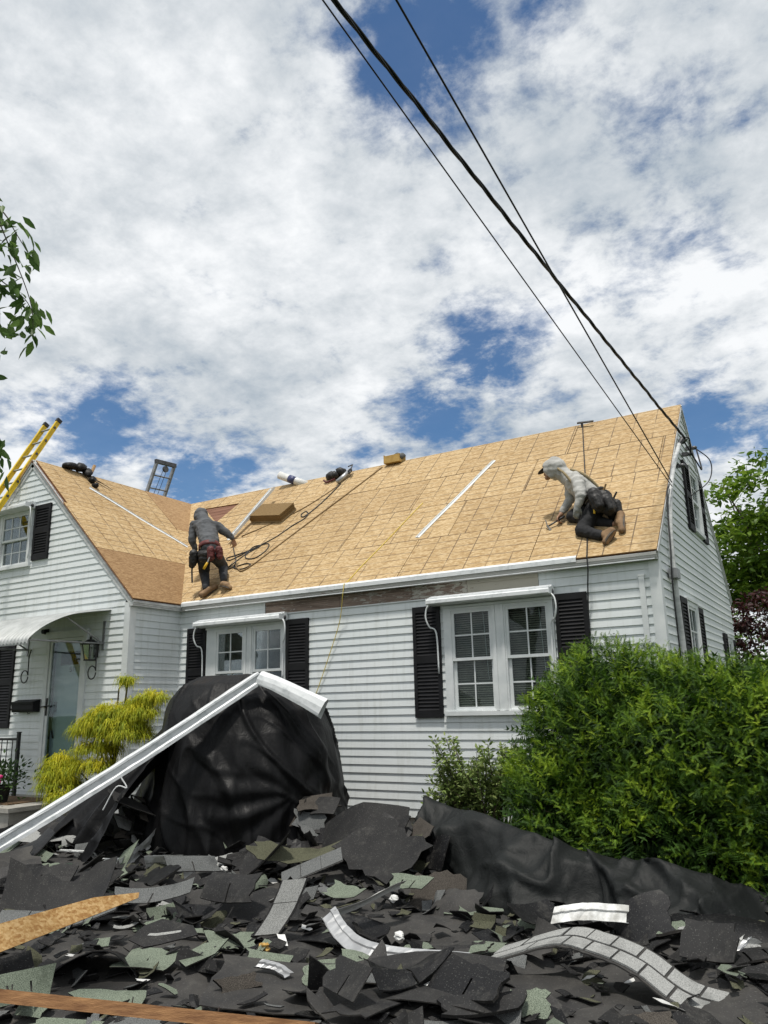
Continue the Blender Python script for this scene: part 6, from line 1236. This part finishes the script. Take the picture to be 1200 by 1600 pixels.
HERO = [ # place, w, h, yaw, tilt, roll, bend u, bend v, mats, label
    (H(3.72, -4.72, .10), 0.80, 0.52, 0.62, 0.62, -0.10, 1.1, 0.9, ('felt_grey', AB), 'large curled grey shingle slab behind the strip of strand board', SC),
    (H(4.95, -5.30, .12), 0.62, 0.42, 0.75, -0.25, 0.25, -2.2, 0.0, ('felt_black', 'felt_black'), 'glossy black curled felt sheet between strand board strip and lumber', 'roofing felt'),
    (H(5.20, -5.24, 0.07), 0.34, 0.27, 0.35, 0.12, 0.0, -.3, 0.2, ('granule_green', AB), 'squarish grey-green shingle piece in front of the charcoal back', SC),
    (H(5.32, -4.66, 0.07), 0.30, 0.20, 0.9, 0.2, 0.1, 0.3, 0, ('granule_green', AB), 'green shingle piece beside the yellow scrap', SC),
    (H(5.74, -4.79, 0.07), 0.26, 0.17, 0.5, 0.25, 0.1, 0, 0.4, ('granule_green', AB), 'green shingle piece next to the crumpled white scrap', SC),
    (H(5.36, -5.66, 0.07), 0.42, 0.22, 0.55, 0.12, 0.0, 0, 0, ('granule_green', AB), 'long green shingle piece touching the lumber from behind', SC),
    (H(5.47, -6.02, 0.06), 0.34, 0.18, 0.35, 0.10, 0.0, 0, 0, ('granule_green', AB), 'green shingle piece lying in front of the lumber at lower left', SC),
    (H(5.70, -5.85, 0.06), 0.36, 0.18, 0.60, 0.10, 0.0, 0.3, 0, ('granule_grey', AB), 'light grey shingle piece lying in front of the lumber', SC),
    (H(5.53, -3.62, 0.10), 0.34, 0.14, -0.15, 0.4, 0.0, 0.3, 0.2, ('granule_green', AB), 'pale green strip of shingle below the dark torn sheet', SC),
    (H(6.46, -3.40, 0.07), 0.36, 0.14, 0.1, 0.2, 0.0, 0, 0, ('granule_green', AB), 'pale green shingle strip at the front edge of the long tarp', SC),
    (H(3.10, -2.55, 0.26), 0.34, 0.30, 0.9, 0.75, 0.1, 0, 0, ('granule_green', AB), 'green shingle leaning at the foot of the tarp mound', SC),
    (H(6.45, -4.58, 0.09), 0.62, 0.13, 0.12, 0.25, 0.0, 0.25, 0, ('granule_green', AB), 'long curved green shingle sliver in the bottom centre', SC),
    (H(2.45, -3.85, 0.09), 0.32, 0.24, 0.6, 0.25, 0.0, 0, 0, ('granule_green', AB), 'light green shingle square behind the large curled slab', SC),
    (H(4.62, -3.00, .15), 0.72, 0.24, 0.55, 0.35, 0.0, 0.35, 0, ('granule_olive', AB), 'long olive shingle strip in front of the tarp mound', SC),
    (H(5.02, -2.72, .26), 0.85, 0.62, 0.35, 0.75, -0.3, -0.3, 0.3, ('felt_grey', AB), 'large dark torn sheet standing between the two tarps', 'roofing felt'),
    (H(5.35, -2.85, .18), 0.7, 0.5, -0.6, 0.55, 0.35, 0.4, 0.3, ('felt_grey', AB), 'dark shingle back leaning on the standing torn sheet', SC),
    (H(6.10, -3.30, .12), 0.42, 0.36, 0.2, 0.9, 0.0, -1.4, 0.0, ('granule_brown', AB), 'brown curved shingle stack end below the left end of the long tarp', SC),
    (H(6.32, -3.42, .10), 0.34, 0.30, -0.3, 0.7, 0.2, -1.2, 0, ('felt_grey', AB), 'curved grey shingle back next to the brown stack end', SC),
    (H(7.58, -3.42, .12), 0.42, 0.34, 0.5, 0.5, -0.75, -1.6, 0.4, ('felt_black', 'felt_black'), 'pointed black felt flap standing in front of the long tarp', 'roofing felt'),
    (H(8.05, -3.28, .10), 0.95, 0.34, -0.12, 0.35, 0.0, -0.25, -1.6, ('felt_black', 'felt_black'), 'long black felt fold below the right end of the long tarp', 'roofing felt'),
    (H(6.20, -5.15, .04), 0.85, 0.75, 0.45, 0.02, 0.06, 0.12, 0.0, ('felt_grey', AB), 'broad dark felt sheet at the bottom of the pile, left of centre', 'roofing felt'),
    (H(6.80, -4.95, .06), 0.95, 0.6, 0.15, 0.08, -0.1, -0.25, 0.15, ('felt_grey', AB), 'broad ridged dark sheet at the bottom centre', 'roofing felt'),
    (H(7.35, -4.75, .06), 0.75, 0.6, 0.7, 0.12, 0.1, 0.25, -0.2, ('felt_grey', AB), 'broad dark sheet at the bottom, under the tabbed shingle strip', 'roofing felt'),
    (H(4.55, -4.30, .08), 0.85, 0.40, 0.35, 0.2, 0.1, -0.7, 0.6, ('felt_black', AB), 'black curved shingle back above the charcoal one', SC),
    (H(5.05, -4.05, .08), 0.80, 0.44, 0.75, 0.25, -0.1, -0.8, 0.3, ('felt_grey', AB), 'wide dark shingle back left of the grey tab strip', SC),
    (H(5.75, -4.10, .05), 0.55, 0.42, 0.1, 0.15, 0.0, -0.6, 0.4, ('felt_black', AB), 'black shingle back under the silver flashing', SC),
    (H(3.10, -4.20, .06), 0.9, 0.45, 0.5, 0.2, 0.0, 0.3, 0.4, ('felt_grey', AB), 'wide dark sheet behind the curled slab at the left', 'roofing felt'),
    (H(1.55, -3.15, 0.12), 0.8, 0.36, 0.55, 0.30, 0.0, 0.2, 0.3, ('granule_pale', AB), 'pale grey shingle strip just under the leaning gutter', SC),
    (H(2.15, -2.75, .16), 0.7, 0.34, 0.45, 0.45, 0.0, 0.3, 0.3, ('felt_grey', AB), 'dark shingle back at the left foot of the tarp mound', SC),
]
for i, (c, w, h, ya, ti, ro_, bu, bv, ms, lab, cat) in enumerate(HERO):
    sheet('roofing_felt' if cat == 'roofing felt' else 'shingle_scrap', c, w, h, ya, ti, ro_, bu, bv, ms, lab, cat, seed=100 + i, nx=9, ny=6, jag=0.11 if cat == SC else 0.07)
def flat_piece(c, poly, yaw, tilt, roll, mats, label, extra, th=0.007):
    R_ = Matrix.Rotation(yaw, 3, 'Z') @ Matrix.Rotation(tilt, 3, 'X') @ Matrix.Rotation(roll, 3, 'Y'); c = Vector(c); nn = R_ @ Vector((0, 0, 1)); root = empty('shingle_scrap', c, label, SC)
    P3 = [c + R_ @ Vector((x, y, 0)) for x, y in poly]; n = len(P3); V = P3 + [p - nn * th for p in P3]
    mesh_obj('sheet', V, [tuple(range(n)), tuple(range(2 * n - 1, n - 1, -1))] + [(i, i + n, (i + 1) % n + n, (i + 1) % n) for i in range(n)], list(mats), root, mi=[0] + [1] * (n + 1))
    for nm, pl, mt in extra:
        q = MB(); q.prism([c + R_ @ Vector((x, y, 0.0005)) for x, y in pl], nn * 0.0015); q.build(nm, mt, root)
flat_piece(H(5.48, -5.07, .09), [(-0.10, -0.13), (0.06, -0.15), (0.115, -0.06), (0.09, 0.09), (0.0, 0.15), (-0.075, 0.05)][0:1] + [(0.07, -0.15), (0.115, 0.02), (0.02, 0.16), (-0.09, 0.05)], -0.35, 0.28, 0.0, ('granule_green', AB), 'five-sided pale green shingle piece with two nail holes', [('nail_hole', [(0.02 + .009 * math.cos(t * 0.785), -0.02 + .009 * math.sin(t * 0.785)) for t in range(8)], 'rubber'), ('nail_hole', [(0.035 + .008 * math.cos(t * 0.785), 0.06 + .008 * math.sin(t * 0.785)) for t in range(8)], 'rubber')])
flat_piece(H(5.06, -4.98, .13), [(-0.20, -0.09), (-0.06, -0.14), (0.02, -0.10), (0.22, 0.03), (0.14, 0.11), (-0.10, 0.14), (-0.18, 0.05)], 0.25, 0.34, 0.05, ('felt_grey', AB), 'flat charcoal shingle back with a pale adhesive stripe', [('adhesive_stripe', [(-0.10, -0.035), (-0.04, -0.03), (0.06, 0.012), (0.10, 0.034), (0.09, 0.05), (0.02, 0.022), (-0.05, -0.005), (-0.095, -0.012)], 'granule_pale')])
# strips of three-tab shingle: felt base with separate tabs
def tabstrip(path, wdir, w, label, ntab, rows=2, mat='granule_pale', base='felt_grey', lift=0.007):
    need = max(0.0, min(0.07, max(hz(x, y) + 0.05 - z for x, y, z in path))); path = [(x, y, z + need) for x, y, z in path]
    P = catmull(path, 8); n = len(P); wd = Vector(wdir).normalized(); root = empty('shingle_strip', P[0], label, 'shingle strip')
    def pt(t, s_, h):
        x = min(max(t, 0), 0.9999) * (n - 1); i = int(x); p = P[i].lerp(P[min(i + 1, n - 1)], x - i); d = (P[min(i + 1, n - 1)] - P[i]).normalized(); nn = d.cross(wd).normalized()
        if nn.z < 0: nn = -nn
        return p + wd * s_ + nn * h
    q = MB(); m = 40
    for i in range(m + 1):
        t = i / m
        for s_, h in ((-w / 2 - .01, 0), (w / 2 + .01, 0), (w / 2 + .01, -0.008), (-w / 2 - .01, -0.008)): q.v.append(tuple(pt(t, s_ + 0.012 * nz(i * 0.9, s_ * 9), h)))
    for i in range(m):
        for j in range(4): a = i * 4 + j; b_ = i * 4 + (j + 1) % 4; q.f.append((a, b_, b_ + 4, a + 4)); q.m.append(0)
    q.f += [(0, 3, 2, 1), (m * 4, m * 4 + 1, m * 4 + 2, m * 4 + 3)]; q.m += [0, 0]; q.build('backing', base, root)
    for r_ in range(rows):
        s0 = -w / 2 + w * r_ / rows; s1 = s0 + w / rows; off = 0.5 * (r_ % 2) / ntab
        for k in range(ntab + 1):
            t0 = max(0, (k - 0.37 * (r_ % 2)) / ntab + random.uniform(0.002, 0.007)); t1 = min(1, (k + 1 - 0.37 * (r_ % 2)) / ntab - random.uniform(0.002, 0.007))
            if t1 - t0 < 0.02: continue
            q = MB(); mm = 5; lf = lift + random.uniform(-.001, .004); e0 = random.uniform(0, .008)
            for i in range(mm + 1):
                t = t0 + (t1 - t0) * i / mm
                for s_, h in ((s0 + 0.004 + e0, lf * 0.8 + 0.004 * (1 - r_)), (s1 - 0.004, lf * 0.4), (s1 - 0.004, 0.0015), (s0 + 0.004 + e0, 0.0015)): q.v.append(tuple(pt(t, s_, h)))
            for i in range(mm):
                for j in range(4): a = i * 4 + j; b_ = i * 4 + (j + 1) % 4; q.f.append((a, b_, b_ + 4, a + 4)); q.m.append(0)
            q.f += [(0, 3, 2, 1), (mm * 4, mm * 4 + 1, mm * 4 + 2, mm * 4 + 3)]; q.m += [0, 0]; q.build('tab', mat, root)
    return root
tabstrip([(7.05, -4.42, 0.18), (7.40, -4.27, 0.28), (7.62, -4.30, 0.28), (7.85, -4.33, 0.23), (8.10, -4.44, 0.14), (8.38, -4.40, 0.10)], (0.15, 1, 0.15), 0.26, 'long wavy pale grey tabbed shingle strip at the lower right', 8)
tabstrip([(5.46, -4.47, 0.14), (5.52, -4.40, 0.26), (5.56, -4.35, 0.38), (5.58, -4.32, 0.46)], (0.9, 0.35, 0.1), 0.17, 'upright pale grey pair of shingle tabs left of the flashing', 2, 1, 'granule_pale')
tabstrip([(4.70, -3.35, 0.25), (4.90, -3.22, 0.34), (5.10, -3.05, 0.43)], (0.55, -0.7, -0.35), 0.19, 'tilted grey shingle tabs in front of the dark torn sheet', 3, 1, 'granule_grey')
tabstrip([(3.60, -5.16, 0.16), (3.85, -5.02, 0.15), (4.08, -4.86, 0.16), (4.28, -4.66, 0.24)], (0.55, -0.8, -0.3), 0.22, 'grey shingle tabs on the front lip of the curled slab', 4, 1, 'granule_grey')
tabstrip([(1.60, -2.82, 0.30), (1.95, -2.62, 0.40), (2.28, -2.42, 0.42)], (0.5, -0.8, -0.25), 0.20, 'pale grey shingle tabs under the gutter, left of the mound', 3, 1, 'granule_pale')
tabstrip([(0.85, -3.15, 0.22), (1.25, -2.75, 0.36), (1.70, -2.55, 0.40), (2.15, -2.45, 0.36), (2.55, -2.65, 0.30)], (0.4, -0.75, -0.5), 0.13, 'long dark rolled shingle strip arching left of the mound', 9, 1, 'granule_brown')
# bent flashings
def metal(path, wdirs, w, label, mat='white_metal', fold=0.02, cat='flashing'):
    need = max(0.0, max(hz(x, y) + 0.055 - z for x, y, z in path)); path = [(x, y, z + need) for x, y, z in path]
    P = catmull(path, 7); n = len(P); q = MB()
    for i, p in enumerate(P):
        t = i / (n - 1); k = t * (len(wdirs) - 1); a = int(min(k, len(wdirs) - 2)); wd = Vector(wdirs[a]).lerp(Vector(wdirs[a + 1]), k - a).normalized(); d = (P[min(i + 1, n - 1)] - P[max(i - 1, 0)]).normalized(); nn = d.cross(wd).normalized(); e = 0.008 * nz(i * 0.8, 2.2)
        for s_, h in ((-w / 2, fold), (-w / 2 + 0.01, 0.0), (w * 0.1, e), (w * 0.14, 0.012 + e), (w / 2, 0.008)): q.v.append(tuple(p + wd * (s_ + e * 0.5) + nn * h))
    k = 5; base = len(q.v); q.v += [(a, b, c - 0.0022) for a, b, c in q.v]
    for i in range(n - 1):
        for j in range(k - 1): a = i * k + j; q.f.append((a, a + 1, a + k + 1, a + k)); q.f.append((base + a, base + a + k, base + a + k + 1, base + a + 1)); q.m += [0, 0]
        for j in (0, k - 1): a = i * k + j; q.f.append((a, a + k, base + a + k, base + a)); q.m.append(0)
    return tag(q.build('metal_flashing', mat), label, cat)
metal([(2.95, -3.80, 0.20), (2.86, -3.52, 0.17), (2.70, -3.18, 0.20), (2.62, -2.92, 0.27), (2.60, -2.74, 0.38)], [(0.35, -0.30, 0.8), (0.40, -0.25, 0.8), (0.35, -0.2, 0.85)], 0.15, 'dirty white flashing strip curving up at the left of the pile', 'scrap_metal')
metal([(3.22, -3.46, hz(3.22, -3.4) + .08), (3.33, -3.35, hz(3.33, -3.35) + .10), (3.46, -3.22, hz(3.4, -3.2) + .07)], [(0.25, -0.45, 0.8), (0.30, -.45, .8)], 0.20, 'short torn white flashing piece behind the strand board strip', 'scrap_metal')
metal([(5.80, -4.24, 0.30), (5.98, -4.36, 0.23), (6.20, -4.46, 0.19), (6.45, -4.46, 0.18), (6.70, -4.40, 0.18), (6.86, -4.36, 0.18)], [(0.35, 0.75, 0.45), (0.1, 0.8, 0.5), (-0.1, .85, .4)], 0.12, 'long silver flashing curving through the middle of the pile', 'bare_metal')
metal([(5.80, -4.22, 0.30), (5.90, -4.02, 0.33), (6.02, -3.82, 0.40), (6.08, -3.74, 0.42)], [(0.7, -0.2, 0.5), (0.7, -0.3, 0.5)], 0.10, 'grimy flashing arm rising from the end of the silver flashing', 'cornice_worn')
metal([(7.08, -3.52, 0.26), (7.28, -3.45, 0.29), (7.50, -3.36, 0.28), (7.70, -3.30, 0.26)], [(0.1, 0.55, 0.7), (0.0, .6, .7)], 0.12, 'white flashing strip in front of the long tarp', 'scrap_metal')
metal([(5.92, -5.10, 0.12), (6.02, -5.06, 0.10), (6.12, -5.08, 0.08)], [(0.2, .8, .4), (0.3, .8, .1)], 0.07, 'small bright bent flashing offcut at the bottom left of centre', 'bare_metal')
metal([(8.17, -3.72, 0.15), (8.24, -3.80, 0.16), (8.30, -3.74, 0.22)], [(0.8, .5, .3), (0.5, .8, .2)], 0.06, 'crumpled silver flashing bit at the lower right', 'bare_metal')
metal([(1.95, -3.42, 0.24), (2.25, -3.30, 0.22), (2.5, -3.38, 0.19), (2.75, -3.32, 0.2)], [(0.3, .8, .3), (0.2, .8, .4)], 0.05, 'thin white flashing sliver under the leaning gutter', 'scrap_metal')
# timber
q = MB(); a_ = Vector((4.55, -6.25, 0.33)); b_ = Vector((4.61, -4.79, 0.40)); d = (b_ - a_).normalized(); up = Vector((0.82, -0.28, 0.45)); sd = up.cross(d).normalized(); up = d.cross(sd).normalized()
if sd.z < 0: sd = -sd
poly = [a_ - sd * 0.085, b_ - sd * 0.012 - d * 0.02, b_ + sd * 0.02, b_ - d * 0.34 + sd * 0.075, a_ + sd * 0.10]; q.prism(poly, up * 0.013)
o = q.build('board_offcut', ['osb_raw', 'orange_edge']); l = o.data.uv_layers.new(name='UVMap')
for lp in o.data.loops: co = o.data.vertices[lp.vertex_index].co; l.data[lp.index].uv = (co.y * 2.2, (co.z * 1.0 + co.x) * 2.2)
o.data.polygons[3].material_index = 1; o.data.polygons[4].material_index = 1
tag(o, 'pointed strip of raw strand board lying across the left of the pile', 'board')
q = MB(); a_ = Vector((4.60, -6.58, 0.37)); b_ = Vector((6.70, -5.62, 0.20)); q.bar(a_, b_, 0.10, 0.055, (-0.25, 0.25, 0.9)); o = q.build('lumber_plank', 'lumber'); tag(o, 'brown wooden plank with nails across the bottom left corner', 'plank')
for t in (0.12, 0.36, 0.62, 0.8):
    nq = MB(); p0 = a_.lerp(b_, t) + Vector((0, 0, 0.02)); nq.tube([p0, p0 + Vector((random.uniform(-.01, .01), 0, .035))], 0.003, 5); nq.build('nail', 'dark_metal', o)
# lump of old shingles on the flank of the mound, pile at its left
def stack(root_name, label, spots, mats, seed):
    r_ = random.Random(seed); root = empty(root_name, spots[0][0], label, 'shingle stack')
    for i, (c, w, h, ya, ti, ro_) in enumerate(spots): sheet('layer', c, w, h, ya, ti, ro_, r_.uniform(-.8, .8), r_.uniform(-.6, .6), (mats[i % len(mats)], AB), None, None, seed=seed + i, parent=root, nx=6, ny=4, jag=0.14, th=0.010)
r2 = random.Random(5)
stack('old_shingle_stack', 'clump of old brown shingles hanging on the right flank of the tarp mound', [((3.98 + r2.uniform(-.18, .2), -2.02 + r2.uniform(-.10, .12), 0.66 - 0.035 * i + r2.uniform(-.05, .05)), r2.uniform(.22, .36), r2.uniform(.16, .26), 0.5 + r2.uniform(-.5, .5), 0.85 + r2.uniform(-.35, .2), r2.uniform(-.5, .4)) for i in range(13)], ['granule_brown', 'felt_grey', 'granule_brown', 'granule_grey'], 300)
stack('old_shingle_stack', 'ragged stack of old shingles leaning on the left side of the tarp mound', [((2.35 + r2.uniform(-.28, .2), -2.80 + r2.uniform(-.2, .2), 0.72 - 0.045 * i + r2.uniform(-.05, .05)), r2.uniform(.3, .5), r2.uniform(.12, .2), 0.9 + r2.uniform(-.35, .35), 0.7 + r2.uniform(-.4, .3), 0.6 + r2.uniform(-.5, .3)) for i in range(13)], ['granule_brown', 'felt_grey', 'granule_pale', 'felt_grey'], 340)
stack('old_shingle_stack', 'torn dark shingles heaped at the left end of the long tarp', [((5.38 + r2.uniform(-.22, .25), -2.42 + r2.uniform(-.25, .15), 0.62 - 0.035 * i + r2.uniform(-.05, .05)), r2.uniform(.25, .42), r2.uniform(.18, .3), r2.uniform(-1, 1.2), 0.8 + r2.uniform(-.5, .3), r2.uniform(-.6, .6)) for i in range(14)], ['felt_grey', 'granule_olive', 'felt_black', 'granule_brown'], 380)
# crumpled small scraps
def crumple(c, r, mat, label, cat, seed):
    q = MB(); q.ell(c, (r, r * 0.8, r * 0.7), None, 9, 7); rr_ = random.Random(seed); q.v = [tuple(Vector(c) + (Vector(v) - Vector(c)) * rr_.uniform(0.6, 1.25)) for v in q.v]; tag(q.build('crumpled_scrap', mat), label, cat)
crumple((5.62, -4.68, hz(5.6, -4.68) + 0.06), 0.045, 'carton', 'small crumpled yellow scrap in the pile', 'scrap', 1); crumple((6.33, -4.22, 0.22), 0.035, 'wrap_white', 'crumpled foil scrap beside the silver flashing', 'scrap', 2); crumple((5.98, -3.70, 0.30), 0.035, 'wrap_white', 'white crumpled scrap above the grimy flashing arm', 'scrap', 3); crumple((3.85, -3.10, hz(3.85, -3.1) + .05), 0.04, 'wrap_white', 'white crumpled scrap at the foot of the tarp mound', 'scrap', 4)

# countable loose scraps, then the uncountable crumbs
KINDS = [('felt_grey', 'charcoal shingle scrap', .40), ('felt_black', 'black felt scrap', .20), ('granule_brown', 'brown shingle scrap', .07), ('granule_olive', 'olive shingle scrap', .08), ('granule_green', 'green shingle scrap', .19), ('granule_grey', 'mid-grey shingle scrap', .12), ('granule_pale', 'pale grey shingle scrap', .10)]
MARKS = [('curled grey slab', 3.72, -4.72), ('charcoal shingle back', 5.05, -4.96), ('five-sided green piece', 5.48, -5.07), ('upright grey tabs', 5.53, -4.38), ('tilted grey tabs', 4.9, -3.2), ('silver flashing', 6.3, -4.44), ('grimy flashing arm', 5.95, -3.9), ('tabbed shingle strip', 7.7, -4.3), ('white flashing strip', 7.35, -3.43), ('pointed felt flap', 7.58, -3.42), ('long tarp', 6.9, -3.05), ('long felt fold', 8.05, -3.28), ('standing torn sheet', 5.02, -2.72), ('tarp mound', 3.2, -2.6), ('curving white flashing', 2.75, -3.3), ('short torn flashing', 3.33, -3.35), ('strand board tip', 4.61, -4.79), ('wooden plank', 5.6, -6.1), ('green sliver', 6.45, -4.58), ('gutter', 2.1, -4.6), ('bright flashing offcut', 6.02, -5.06), ('brown stack end', 6.1, -3.3), ('yellow scrap', 5.62, -4.68)]
KEEP = [(2.7, -3.2, .15), (2.62, -2.9, .15), (2.9, -3.65, .15), (6.0, -3.8, .15), (5.53, -3.62, .16), (6.46, -3.40, .16), (2.45, -3.85, .16), (3.1, -2.55, .16), (6.45, -4.58, .2), (5.7, -5.85, .18), (6.02, -5.06, .1), (4.58, -5.0, .16), (4.57, -5.3, .2), (4.56, -5.6, .25), (5.0, -6.4, .2), (5.5, -6.15, .2), (6.0, -5.93, .2), (6.4, -5.75, .2), (5.9, -4.3, .2), (6.2, -4.46, .22), (6.6, -4.42, .2), (7.3, -4.3, .22), (7.6, -4.3, .25), (7.9, -4.35, .25), (8.25, -4.42, .2), (7.4, -3.4, .25), (5.5, -4.4, .2), (4.9, -3.2, .25), (2.8, -3.4, .2), (3.33, -3.35, .15), (5.48, -5.07, .2), (5.2, -5.24, .2), (5.36, -5.66, .2), (5.47, -6.02, .18), (5.74, -4.79, .14), (5.32, -4.66, .16), (3.9, -4.9, .3), (5.05, -4.96, .2)]
cum = np.cumsum([k[2] for k in KINDS]); cum /= cum[-1]; rs = random.Random(77); n_ = 0; scraps = []
while n_ < 285:
    x = rs.uniform(0.4, 9.0); y = rs.uniform(-6.6, -1.9)
    vx = Vector((x, y, 0.2)) - CAM; dpt = vx.dot(cf)
    if dpt < 3.5: continue
    sx = 600 + 1220 * vx.dot(cr) / dpt; sy = 800 - 1220 * vx.dot(cu) / dpt
    if not (-40 < sx < 1240 and sy < 1630): continue
    k = KINDS[int(np.searchsorted(cum, rs.random()))]; big = k[0] in ('felt_grey', 'felt_black'); s = (rs.uniform(0.16, 0.42) if dpt < 6.0 else rs.uniform(0.22, 0.60)) if big else rs.uniform(0.08, 0.27)
    if 5.1 < x < 9.2 and y > -3.35: continue
    up = rs.random() < 0.25; sl_ = 0
    ls_ = False
    if rs.random() < 0.14: s = rs.uniform(0.28, 0.58); sl_ = rs.choice([1, 1, 2])
    elif rs.random() < 0.20: s = rs.uniform(0.45, 0.95); ls_ = True
    if any(math.hypot(x - a, y - b) < r_ + s * (0.75 if ls_ else 0.5) for a, b, r_ in KEEP): continue
    o = sheet('shingle_scrap', (x, y, hz(x, y) + rs.uniform(0.012, 0.04 + 0.10 * s) + (0.22 * s if up else 0) + (0.05 if sl_ else 0)), s, (0.14 + 0.10 * rs.random()) if sl_ else (rs.uniform(0.06, 0.16) if ls_ else s * rs.uniform(0.32, 0.75)), rs.uniform(-0.6, 1.5), rs.gauss(0.10, 0.13) + (rs.uniform(.4, .9) if up else 0), rs.gauss(0, 0.12), rs.gauss(0, 0.6) * (3.2 if rs.random() < .25 and not ls_ else 1), rs.gauss(0, 0.4) * (14 if ls_ else (3 if rs.random() < .2 else 1)), (k[0], AB), k[1], SC, seed=1000 + n_, group='loose scraps in the pile', smooth=False, nx=7, ny=5, jag=0.11, th=rs.choice([.005, .006, .011, .016]), twist=rs.gauss(0, .4), slots=sl_)
    best = min(MARKS, key=lambda m_: (m_[1] - x) ** 2 + (m_[2] - y) ** 2); dv = Vector((x - best[1], y - best[2], 0)); la_ = dv.dot(cr); de_ = dv.dot(Vector((cf.x, cf.y, 0)).normalized())
    rel = ('right of' if la_ > 0 else 'left of') if abs(la_) > abs(de_) else ('behind' if de_ > 0 else 'in front of')
    size = 'large' if s > 0.36 else ('medium' if s > 0.22 else 'small')
    scraps.append((o, f"{'upturned ' if up else ''}{size} {k[1]}", f'{rel} the {best[0]}', dv.length)); n_ += 1
keys = {}
for t in scraps: keys.setdefault((t[1], t[2]), []).append(t)
ORD = ['nearest', 'second nearest', 'third nearest', 'fourth nearest', 'fifth nearest', 'sixth nearest', 'seventh nearest', 'eighth nearest', 'ninth nearest', 'tenth nearest', 'eleventh nearest', 'twelfth nearest', 'thirteenth nearest', 'fourteenth nearest', 'fifteenth nearest']
for (a, b), L_ in keys.items():
    L_.sort(key=lambda t: t[3])
    for i, t in enumerate(L_): t[0]['label'] = f'{a} {b}' if len(L_) == 1 else f'{ORD[min(i, 14)]} {a} {b}'
V = []; F = []; M = []
for i in range(2600):
    x = rs.uniform(-0.2, 9.3); y = rs.uniform(-6.9, -1.7); s = rs.uniform(0.03, 0.15) * (1.9 if rs.random() < .22 else 1); mi = rs.choices(range(6), [.42, .22, .14, .10, .09, .03])[0]
    v, f, m_ = sheet_geo((x, y, hz(x, y) + rs.uniform(0.012, 0.075)), s, s * rs.uniform(.3, .8), rs.uniform(0, 3.1), rs.gauss(0, .35), rs.gauss(0, .35), rs.gauss(0, 2), rs.gauss(0, 2), rs, nx=2, ny=2, jag=0.22, th=0.005); b0 = len(V); V += v; F += [tuple(a + b0 for a in q_) for q_ in f]; M += [mi if a == 0 else 0 for a in m_]
tag(mesh_obj('shingle_crumbs', V, F, ['felt_grey', 'felt_black', 'granule_olive', 'granule_green', 'granule_grey', 'wrap_white'], mi=M), 'fine crumbs of broken shingle strewn over the whole pile', 'debris', kind='stuff')
